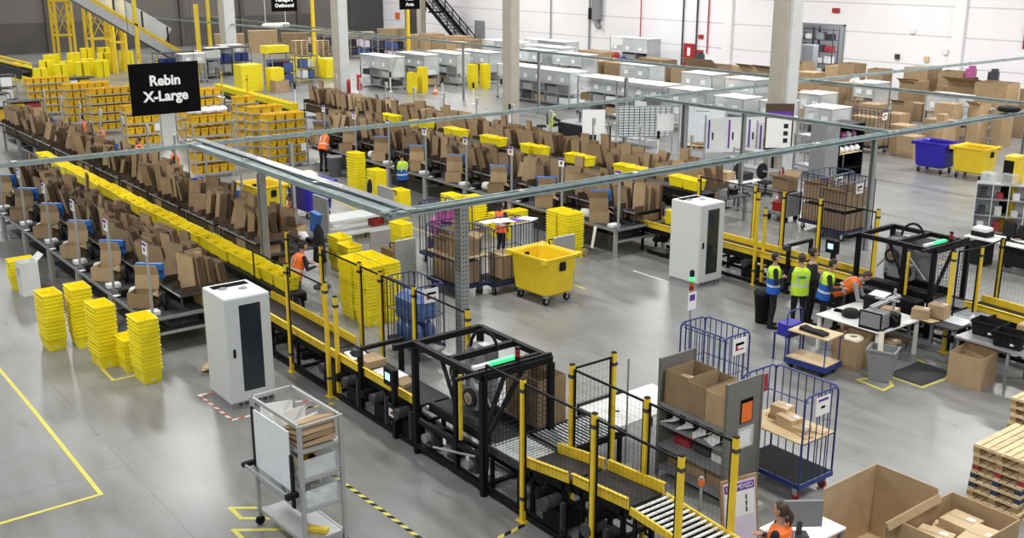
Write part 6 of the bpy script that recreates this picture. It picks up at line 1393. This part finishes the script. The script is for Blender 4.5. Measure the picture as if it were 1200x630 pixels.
for i, (x, y, z, m_, l_) in enumerate(((-31.2, 54.6, 1.9, 'parcel_pink', 'purple'), (-29.6, 54.0, 1.9, 'parcel_dark', 'black'), (-29.0, 48.4, 1.0, 'sky_blue_plastic', 'blue'), (-35.0, 52.0, 1.0, 'parcel_blue', 'dark blue'), (-36.8, 52.4, 1.0, 'paper', 'white'), (-51, 55, 1.3, 'parcel_dark', 'dark grey'), (-57.8, 53.6, .9, 'parcel_red', 'red'), (-55.6, 52.2, .9, 'parcel_blue', 'blue'))):
    t = thing('display_item', '%s item on a stand among the far brown cartons, %s' % (l_, ('right', 'right', 'right', 'right', 'right', 'left of wall opening', 'by the red door', 'left of wall opening')[i]), 'item', (x, y, 0)); part('stand', t, 'cardboard_edge', lambda b: b.cbox(-.3, .3, -.3, .3, 0, z, .02)); part('bundle', t, m_, lambda b: (b.obox((0, 0, z + .22), (.5, .4, .44), .3), b.obox((.05, 0, z + .52), (.3, .3, .16), .8)))
for i, (x, y) in enumerate(((-21.5, 42.8), (-20.4, 43.4), (-19.2, 42.6))): 
    t = thing('side_table', 'white table with grey legs at the far right edge, %s from left' % nth(i), 'table', (x, y, 0)); part('tabletop', t, 'laminate', lambda b: b.box(0, 1.3, 0, .8, .86, .9))
    for sx in (.04, 1.26):
        for sy in (.04, .76): part('leg', t, 'aluminium', lambda b: b.box(sx - .025, sx + .025, sy - .025, sy + .025, 0, .86 if i else 1.9))
for i in range(5): carton('brown carton on the far right tables, %s from the left' % nth(i), -21.0 + .55 * i, 43.0 + .1 * i, .903, .45, .4, .35 + .1 * (i % 2))
fc = [(-38.5, 47.0), (-37.2, 48.4), (-36.4, 46.2), (-35.6, 49.6), (-34.9, 47.8), (-36.0, 51.2), (-33.8, 50.2), (-32.6, 51.4), (-31.4, 50.0), (-30.6, 47.6), (-29.8, 49.8), (-28.2, 48.6), (-26.6, 48.2), (-25.2, 49.2), (-23.8, 48.4), (-22.6, 49.8), (-40.2, 48.8), (-39.4, 50.4), (-43.5, 49.6), (-41.8, 50.4)]
fc.sort(key=lambda p: p[0] * .607 + p[1] * .794)
for i, (x, y) in enumerate(fc):
    w, d, h = .7 + .13 * (i * 7 % 5), .7 + .1 * (i * 3 % 4), .9 + .17 * (i * 5 % 6)
    lab = 'medium brown carton in the field of cartons at far right, %s from left' % nth(i)
    if i % 3 == 1: open_box(lab, x, y, 0, w, d, h, .1 * (i % 3), 'f', fl=.25)
    else: carton(lab, x, y, 0, w, d, h, .08 * (i % 4))
# cage carts near the notice board
roll_cage('dark blue roll cage with cartons right of the purple notice board', -28.2, 39.6, w=1.7, d=.9, h=1.8, sign=True)
carton('pale carton inside the roll cage right of the purple notice board', -27.3, 40.0, .31, 1.3, .6, 1.2)
for i, (x, y, w, h) in enumerate(((-26.2, 41.0, .9, 1.2), (-25.0, 41.8, 1.0, 1.5), (-25.4, 40.4, .8, .9), (-27.6, 42.6, .8, 1.4), (-24.2, 40.6, .35, 1.9))): (carton if i != 4 else lambda *a: carton(*a[:5], .3, *a[6:]))('brown carton standing left of the blue wheeled bin, %s' % ('front left', 'behind', 'frontmost', 'rearmost', 'narrow tall')[i], x, y, 0, w, .8, h)
# ------------------------------------------------------------------ white wall fixtures
def wall_pipe(label, x, z0, m='mid_grey', r=.05):
    tag(MB().cyl((x, WALL_Y - .12, (z0 + 13) / 2), r, 13 - z0, n=8).build('wall_pipe', m), label, 'pipe')
wall_pipe('thin grey pipe on the white wall, leftmost', -72.9, .8); wall_pipe('thin grey pipe on the white wall beside the grey wall unit', -67.9, 0, r=.07); wall_pipe('thin red pipe on the white wall far left of the red door', -61.9, 1.6, 'red_paint', .04)
wall_pipe('grey pipe on the white wall left of the red door frame', -57.4, 0, 'dark_grey', .06); wall_pipe('grey pipe on the white wall right of the red door', -56.0, 0, 'dark_grey', .06); wall_pipe('thin red pipe on the white wall right of the red door', -54.9, 1.3, 'red_paint', .05); wall_pipe('thin red pipe on the white wall at the right edge', -31.3, 3.1, 'red_paint', .05)
t = thing('wall_unit', 'grey ventilation unit with black box high on the white wall', 'ventilation unit', (-66.9, WALL_Y - .45, 3.0)); part('duct', t, 'mid_grey', lambda b: (b.cbox(-.4, .5, 0, .4, .2, 2.4, .05), b.tube([(0, .2, .2), (.1, .2, -.2), (.4, .2, -.4)], .2, 8))); part('black_box', t, 'black_paint', lambda b: b.box(-.9, -.45, .1, .4, .2, 1.1))
for x, z, w, l_ in ((-44.0, 4.6, .55, 'small red sign high on the white wall right of the pillar'), (-55.7, 1.2, .8, 'red hose cabinet at the foot of the red pipe'), (-55.6, 2.3, .45, 'small red sign above the red hose cabinet')): tag(MB().box(-w / 2, w / 2, -.04, .04, 0, .3).build('wall_sign', 'red_paint'), l_, 'sign').location = (x, WALL_Y - .06, z)
for x, z, l_ in ((-37.2, 2.0, 'small amber label on the white wall beside the pilaster'), (-39.2, 2.0, 'small dark box on the white wall left of the pilaster'), (-38.3, 3.6, 'white lamp on the white wall pilaster'), (-36.0, 2.5, 'small white box on the white wall right of the pilaster'), (-48.8, 3.2, 'small white box on the white wall left of the pillar')): tag(MB().box(-.15, .15, -.06, .06, 0, .3).build('wall_box', 'plywood' if 'amber' in l_ else 'dark_grey' if 'dark' in l_ else 'white_paint'), l_, 'box').location = (x, WALL_Y - .08, z)
tag(MB().cyl((0, 0, 0), .55, .03, 'y', 20).build('wall_logo', 'dark_grey'), 'round dark emblem on the white wall in the far corner', 'sign').location = (-93.0, WALL_Y - .04, 3.2)
tag(MB().box(-.4, .4, -.04, .04, 0, .6).build('wall_notice', 'orange_plastic'), 'orange notice at the far corner doors', 'sign').location = (-97.8, WALL_Y - .12, 2.0)
# storage seen through the wall opening
ld = bpy.data.lights.new('store_fill_light', 'AREA'); ld.size = 3; ld.energy = 700; lo = bpy.data.objects.new('store_fill_light', ld); C.objects.link(lo); lo.location = (-45.0, 62.6, 5.5)  # added area light that brightens the racks behind the opening
t = thing('locker', 'pale grey locker inside the wall opening', 'locker', (-48.3, 61.6, 0)); part('body', t, 'mid_grey', lambda b: b.cbox(0, 1.5, 0, .6, 0, 2.3, .02)); part('door_gap', t, 'dark_grey', lambda b: b.box(.74, .76, -.01, 0, .05, 2.15))
for i in range(3):
    t = thing('storage_rack', 'dark storage rack inside the wall opening, %s' % ('left', 'middle', 'right')[i], 'rack', (-51.6 + 1.7 * i, 63.4, 0))
    for z in (.1, .9, 1.7, 2.5, 3.2): part('shelf', t, 'dark_grey', lambda b: b.box(0, 1.6, 0, .7, z, z + .05))
    for sx in (0, 1.6): part('upright', t, 'dark_grey', lambda b: (b.box(sx - .03, sx + .03, 0, .05, 0, 3.4), b.box(sx - .03, sx + .03, .65, .7, 0, 3.4)))
    for k in range(8): o = MB().cbox(-.28, .28, -.25, .25, 0, rng.uniform(.3, .6), .03).build('stored_box', ('parcel_dark', 'paper', 'parcel_red', 'mid_grey', 'cloth_dark')[rng.randrange(5)]); o.location = (-51.2 + 1.7 * i + .75 * (k % 2), 63.75, (.155, .955, 1.755, 2.555)[k // 2]); tag(o, 'small box on a dark rack seen through the wall opening', 'box', 'boxes in the wall opening')
# ------------------------------------------------------------------ racks of totes, far left
def tote_rack(label, x, y, w, d, h, rows, cols, rz, stuff=False, top=True, group=None, shelf_m='aluminium', me=None):
    """rack facing local -y; totes stand crosswise on every shelf"""
    t = thing('tote_rack', label, 'rack', (x, y, 0), rz, group)
    for px in (0, w):
        for py in (0, d): part('post', t, 'aluminium', lambda b: (b.box(px - .025, px + .025, py - .025, py + .025, .1, h), b.cyl((px, py, .05), .05, .04, 'x', 8)))
    zs = [.18 + i * (h - .2) / rows for i in range(rows + (1 if top else 0))]
    for z in zs: part('shelf', t, shelf_m, lambda b: (b.box(0, w, 0, d, z - .02, z), b.box(0, w, -.02, 0, z - .03, z + .03)))
    part('sign_card', t, 'paper', lambda b: b.box(w - .3, w - .08, -.04, -.03, zs[1] + .1, zs[1] + .4))
    me = me or AMBER; sb = MB()
    for r_, z in enumerate(zs):
        for c in range(cols):
            lx, ly = w * (c + .5) / cols, d / 2
            sc_ = (min(1.0, (d - .06) / .62), min(1.0, (w / cols - .02) / .43), min(1.0, ((h - .2) / rows - .06) / .31))
            if stuff:
                for v in me.vertices: pass
                m = Matrix.Translation((lx, ly, z)) @ Matrix.Rotation(PI / 2, 4, 'Z') @ Matrix.Diagonal((*sc_, 1)); o_ = len(sb.v)
                sb.v += [tuple(m @ v.co) for v in me.vertices]
                for p in me.polygons: sb.f.append([k + o_ for k in p.vertices]); sb.mi.append(0); sb.sm.append(False)
            else:
                wx, wy = x + lx * math.cos(rz) - ly * math.sin(rz), y + lx * math.sin(rz) + ly * math.cos(rz)
                tote('amber tote, %s place, %s shelf of the %s' % (nth(c), ('bottom', 'second', 'third', 'fourth', 'fifth', 'top')[r_], RNAME[label]), wx, wy, z + .001, rz + PI / 2, 'totes in the ' + RNAME[label], me, None, sc_)
    if stuff:
        o = sb.build('totes', me.materials[0]); o.location = (x, y, .001); o.rotation_euler = (0, 0, rz)
        tag(o, 'rows of amber totes filling the %s' % RNAME[label], 'totes', kind='stuff')
    return t
RNAME = {}
rk = [('grey rack of amber totes standing right below the hanging rebin sign', 'rack below the rebin sign', -38.75, 14.75, 1.6, .7, 2.1, 4, 5, PI / 2, False),
      ('grey wheeled rack of amber totes, front one behind cream bag bin', 'front rack behind the bag bin', -38.9, 17.75, 1.7, .7, 1.9, 5, 4, PI / 2, False),
      ('grey wheeled rack of amber totes, second behind the cream bag bin', 'second rack behind the bag bin', -41.3, 18.2, 1.5, .7, 1.9, 5, 3, PI / 2, False),
      ('grey wheeled rack of amber totes, tall one nearest the far conveyor', 'tall rack by the far conveyor', -43.9, 18.7, 1.0, .7, 2.0, 5, 2, PI / 2, False),
      ('grey rack of amber totes left of the rack below the sign', 'rack left of the sign rack', -46.8, 14.9, 1.5, .7, 1.6, 3, 4, PI / 2, False),
      ('grey rack of amber totes behind the rack below the sign', 'rear rack behind the sign rack', -47.5, 17.6, 2.0, .7, 2.0, 4, 5, PI / 2, True),
      ('far rack of amber totes left of the hanging sign, rightmost', 'far rack right of three', -52.0, 15.0, 2.2, .7, 1.85, 4, 6, PI / 2, True),
      ('far rack of amber totes left of the hanging sign, middle', 'far rack middle of three', -55.6, 14.9, 2.2, .7, 1.75, 4, 6, PI / 2, True),
      ('far rack of amber totes left of the hanging sign, leftmost', 'far rack left of three', -60.0, 14.2, 2.2, .7, 1.7, 4, 6, PI / 2, True)]
for l_, n_, x, y, w, d, h, r_, c, rz, st in rk:
    RNAME[l_] = n_; tote_rack(l_, x, y, w, d, h, r_, c, rz, st, True, None)
for i in range(14):
    o = MB().lathe([(0, 0), (.14, .02), (.17, .12), (.1, .2), (0, .22)], n=8).build('white_bag', 'paper'); k = i // 7; o.location = ((-39.15, -38.95)[k] - .1 * (i % 2), 14.85 + .21 * (i % 7), 2.42); tag(o, 'white bag heaped on the top totes of the rack below the sign', 'bag', 'bags on the sign rack')
# far pile of stacked yellow totes
sb = MB()
prng = random.Random(11)
spots = [(-79.5, 17.6, 7), (-79.2, 18.5, 8), (-78.5, 19.3, 6), (-79.6, 20.0, 10), (-78.4, 20.6, 8), (-79.3, 21.3, 9), (-78.2, 22.0, 9), (-79.2, 22.7, 10), (-78.1, 23.3, 9), (-80.4, 18.8, 7), (-81.5, 20.8, 12), (-81.2, 22.4, 13), (-82.2, 23.6, 15), (-81.0, 24.4, 12), (-83.5, 25.2, 14), (-84.2, 17.8, 5), (-85.0, 19.2, 5), (-83.2, 21.5, 11), (-80.2, 23.9, 8), (-81.8, 26.3, 12)]
for x, y, n in spots:
    for k in range(2):
        rzz = prng.uniform(-.3, .3)
        for i in range(n):
            m = Matrix.Translation((x, y + k * .45, i * .10)) @ Matrix.Rotation(rzz, 4, 'Z') ; hx, hy = .29, .2
            o_ = len(sb.v); sb.v += [tuple(m @ Vector(p)) for p in [(-.26, -.17, 0), (.26, -.17, 0), (.26, .17, 0), (-.26, .17, 0), (-hx, -hy, .3), (hx, -hy, .3), (hx, hy, .3), (-hx, hy, .3)]]
            for f in ((3, 2, 1, 0), (0, 1, 5, 4), (1, 2, 6, 5), (2, 3, 7, 6), (3, 0, 4, 7)): sb.f.append([q + o_ for q in f]); sb.mi.append(0); sb.sm.append(False)
            if i == n - 1: sb.f.append([q + o_ for q in (4, 5, 6, 7)]); sb.mi.append(0); sb.sm.append(False)
for x, y, z, rz in FAR_TOTES:
    m = Matrix.Translation((x, y, z)) @ Matrix.Rotation(rz, 4, 'Z'); o_ = len(sb.v); sb.v += [tuple(m @ v.co) for v in TOTE.vertices]
    for p in TOTE.polygons: sb.f.append([k + o_ for k in p.vertices]); sb.mi.append(0); sb.sm.append(False)
tag(sb.build('stacked_totes', 'yellow_plastic'), 'far yellow totes stacked below the towers, on the far line and by white cabinets', 'totes', kind='stuff')
# yellow stacked crates further right
def crate_stack(label, x, y, w, d, h):
    b = MB(); n = int(h / .12)
    for i in range(n): b.box(x - w / 2, x + w / 2, y - d / 2, y + d / 2, i * h / n + .02, (i + 1) * h / n); b.box(x - w / 2 + .03, x + w / 2 - .03, y - d / 2 + .03, y + d / 2 - .03, i * h / n, i * h / n + .02)
    return tag(b.build('crate_stack', 'yellow_plastic'), label, 'crate stack')
crate_stack('tall yellow crate stack beside the far tote conveyor, left', -64.0, 28.2, 1.2, 1.4, 1.65); crate_stack('lower yellow crate stack beside the far tote conveyor, right', -63.4, 29.7, .8, .9, 1.4)
crate_stack('wide yellow crate stack left of the far pillar', -69.6, 35.0, 1.4, 1.6, 1.4); crate_stack('yellow crate stack touching the far pillar', -68.2, 36.2, 1.2, 1.3, 1.3); crate_stack('small yellow crate block on top of the blue trolley', -66.6, 31.3, 1.0, 1.6, .5).location = (0, 0, 2.0)
open_box('brown open carton in front of the yellow crate stack', -62.6, 29.6, 0, .9, .9, .7)
# dark trolleys with blue loads
def load_trolley(label, x, y, w, loads, h=1.9):
    t = thing('load_trolley', label, 'trolley', (x, y, 0))
    for z in (.2, .9, h - .05): part('deck', t, 'dark_grey', lambda b: b.box(0, .9, 0, w, z, z + .05))
    for px in (0, .9):
        for py in (0, w): part('post', t, 'mid_grey', lambda b: (b.box(px - .03, px + .03, py - .03, py + .03, .12, h), b.cyl((px, py, .07), .07, .05, 'x', 8)))
    for i, m_ in enumerate(loads): part('load', t, m_, lambda b: b.cbox(.08, .82, .1 + (w - .2) * (i % 2) / 2, .1 + (w - .2) * (i % 2 + .9) / 2, (.255, .955)[i // 2 % 2], (.255, .955)[i // 2 % 2] + .55, .04))
load_trolley('dark trolley with black and blue sacks beside yellow crate stack', -65.6, 30.2, 1.6, ['cloth_dark', 'parcel_blue', 'cloth_black', 'parcel_blue'], 1.7)
load_trolley('blue loaded trolley under the small yellow crate block', -66.8, 30.6, 1.6, ['parcel_blue', 'white_board', 'parcel_blue', 'parcel_red'], 2.05)
load_trolley('blue loaded trolley left of the wide yellow crate stack', -67.2, 33.0, 1.2, ['white_board', 'parcel_blue', 'parcel_blue', 'clear_plastic'], 1.7)
for i in range(7): load_trolley('far trolley of dark and blue loads in front of the dark wall, %s from left' % nth(i), -79.9 + 1.55 * i - 6, 43.4 + .4 * i, 1.3, [('parcel_blue', 'cloth_dark', 'pale_lilac', 'parcel_dark')[(i + k) % 4] for k in range(4)], 1.7)
for i in range(5): load_trolley('far blue shelf trolley behind the hanging rebin sign, %s from left' % nth(i), -73 - .4 * i, 25.4 + 1.5 * i, 1.4, ['mid_grey', 'clear_plastic', 'blue_paint', 'blue_paint'], 1.9)
for i, (x, y) in enumerate(((-54.5, 11.8), (-58.5, 11.2), (-63.0, 11.5), (-67.5, 13.6), (-63.5, 16.8))): load_trolley('trolley of mixed pale and amber parcels beyond the long tote line, %s from right' % nth(i), x, y, 1.6, [('pale_lilac', 'paper', 'amber_plastic', 'parcel_red', 'bubble_wrap')[(i + k) % 5] for k in range(4)], 1.6)
for i in range(4): shelf_cabinet('grey shelf cabinet with pale bins near the foot of the far left pillar, %s' % ('first', 'second', 'third', 'fourth')[i], -70.5 - 1.8 * i, 26.5 + 1.7 * i, 1.6, 1.0, 1.9, 2, PI / 2, 'grey shelf cabinets at far left', i)
# long brown walls of pallets and cartons along the dark wall
for i in range(6): carton('long brown carton wall in front of the dark far wall, %s from left' % nth(i), -92 + 1.2 * i, 39.0 + 2.6 * i, 0, 1.0, 2.5, 1.6 + .25 * (i % 2), R(-20))
for i in range(3):
    for k in range(9): pallet('brown pallet in a far stack before the dark wall', -84.5 + 1.0 * i, 42.0 + 1.5 * i, k * .146, PI / 2, 'far pallet stacks')
for i in range(5): carton('pale brown carton stack at the foot of the black stairs, %s from left' % nth(i), -86 + 2.0 * i, 54.9 + .1 * i, 0, 1.9, 1.6, 1.2 + .2 * (i % 2))
carton('stack of brown cartons on a pallet beside the pillar at the black stairs', -71.5, 49.2, .15, 1.3, 1.2, 1.5); pallet('wooden pallet below the brown cartons near the pillar at the stairs', -71.5, 49.2, 0, 0)
for i in range(4): carton('long brown carton along the white wall below the grey wall unit, %s from left' % nth(i), -71.5 + 3.2 * i, 56.0 - .2 * i, 0, 3.0, 1.6, 1.1 + .15 * (i % 2))
for i in range(3): carton('pale brown carton right of the grey wall unit, %s from left' % nth(i), -57.5 + 1.9 * i, 49.8 + .1 * i, 0, 1.5, 1.2, 1.3)
# ------------------------------------------------------------------ yellow towers, chutes, stairs
def tower(label, x, y, w, h=12):
    t = thing('lattice_tower', label, 'tower', (x, y, 0))
    for px in (0, w):
        for py in (0, w): part('post', t, 'yellow_paint', lambda b: b.box(px - .09, px + .09, py - .09, py + .09, 0, h))
    for k in range(int(h / 2.6)):
        z = 2.2 + 2.6 * k; part('brace', t, 'yellow_paint', lambda b: [(b.bar((a, c, z), (e, f, z), .1), b.bar((a, c, z), (e, f, z + 2.6), .045), b.bar((e, f, z), (a, c, z + 2.6), .045)) for a, c, e, f in ((0, 0, 0, w), (0, 0, w, 0), (w, 0, w, w), (0, w, w, w))] and None)
tower('tall yellow lattice tower at the far left, left one', -90.5, 23.8, 1.25); tower('tall yellow lattice tower at the far left, right one', -85.0, 24.7, 1.5); tower('slim yellow lattice tower behind the tote pile', -80.2, 25.0, .8, 11)
for i, (x, y, h) in enumerate(((-74.5, 25.0, 6.3), (-72.5, 28.5, 5.0), (-88.5, 35.8, 12), (-83, 42.6, 4.9), (-83.5, 52.2, 4.6), (-94, 20.2, 3.0))): tag(MB().box(x - .12, x + .12, y - .12, y + .12, 0, h).build('yellow_post', 'yellow_paint'), 'square yellow steel post in the far left area, %s in a row' % nth(i), 'post')
def chute(label, p, q, w, m_side='aluminium', guard=True):
    t = thing('chute_conveyor', label, 'conveyor', p); p, q = Vector((0, 0, 0)), Vector(q) - Vector(p); d = (q - p).normalized(); sd = d.cross(Vector((0, 0, 1))).normalized() * w / 2; up = Vector((0, 0, 1))
    part('belt', t, 'belt', lambda b: b.bar(p, q, w, .06))
    part('side_wall', t, m_side, lambda b: b.bar(p + sd - up * .1, q + sd - up * .1, .06, .55)); part('side_wall', t, m_side, lambda b: b.bar(p - sd - up * .1, q - sd - up * .1, .06, .55))
    part('hand_rail', t, 'yellow_paint', lambda b: (b.bar(p + sd + up * .45, q + sd + up * .45, .14, .12), b.bar(p - sd + up * .45, q - sd + up * .45, .14, .12)), 'yellow rail')
    if guard: part('mesh_guard', t, 'clear_plastic', lambda b: b.bar(p - sd + (q - p) * .25 + up * 1.2, p - sd + (q - p) * .86 + up * 1.2, .03, 1.1)); part('guard_post', t, 'black_paint', lambda b: [b.bar(p - sd + (q - p) * f + up * .3, p - sd + (q - p) * f + up * 1.8, .1) for f in (.4, .64, .86)] and None)
chute('steep descending chute conveyor with yellow rails at the top left', (-75.0, 20.9, 5.9), (-75.0, 28.6, .9), 1.1)
chute('white topped incline conveyor entering at the left edge below the towers', (-74.5, 14.0, 2.2), (-70.6, 16.8, 1.3), .9, 'dark_grey', False)
tag(MB().box(-.5, .5, -.6, .6, 0, .5).build('chute_hood', 'cabinet_grey'), 'cream machine hood at the lower end of the steep chute', 'machine').location = (-72.5, 29.2, 1.4)
t = thing('staircase', 'black steel staircase with handrails on the white wall in the far corner', 'stairs', (-95.5, 57.2, 0))
A, B_ = Vector((2.5, 0, 6.9)), Vector((13.2, 0, .1)); md = A + (B_ - A) * .55
for yy in (0, 1.4):
    part('stringer', t, 'black_paint', lambda b: b.bar(A + Vector((0, yy, 0)), B_ + Vector((0, yy, 0)), .1, .35))
    part('handrail', t, 'black_paint', lambda b: (b.bar(A + Vector((0, yy, 1.05)), B_ + Vector((0, yy, 1.05)), .08), b.bar(A + Vector((0, yy, .6)), B_ + Vector((0, yy, .6)), .05), [b.bar(A + (B_ - A) * f + Vector((0, yy, 0)), A + (B_ - A) * f + Vector((0, yy, 1.05)), .07) for f in [k / 9 for k in range(10)]]))
part('landing', t, 'black_paint', lambda b: b.box(md.x - .8, md.x + .8, 0, 1.4, md.z - .12, md.z))
for i in range(24): f = (i + .5) / 24; p_ = A + (B_ - A) * f; part('tread', t, 'black_paint', lambda b: b.box(p_.x - .16, p_.x + .16, .05, 1.35, p_.z, p_.z + .04))
for i in range(0):
    o = MB().cbox(-.3, .3, -.25, .25, 0, .45, .04).build('small_load', ('parcel_red', 'paper', 'parcel_pink', 'amber_plastic', 'bubble_wrap')[i % 5]); o.location = (-63.5 + .1 * i, 9.8 + .62 * i, .82 * 0 + .0); tag(o, 'small coloured load on the floor at the far left behind the packing rows', 'load', 'loads at the far left')
tag(MB().cbox(-.15, .15, -1.1, 1.1, 0, .3, .1).tube([(0, .8, .25), (0, .8, 8.4)], .02, 4).tube([(0, -.8, .25), (0, -.8, 8.4)], .02, 4).build('lamp_cover', 'paper'), 'white oval lamp cover above the far brown carton walls', 'lamp').location = (-75.3, 35.6, 3.1)
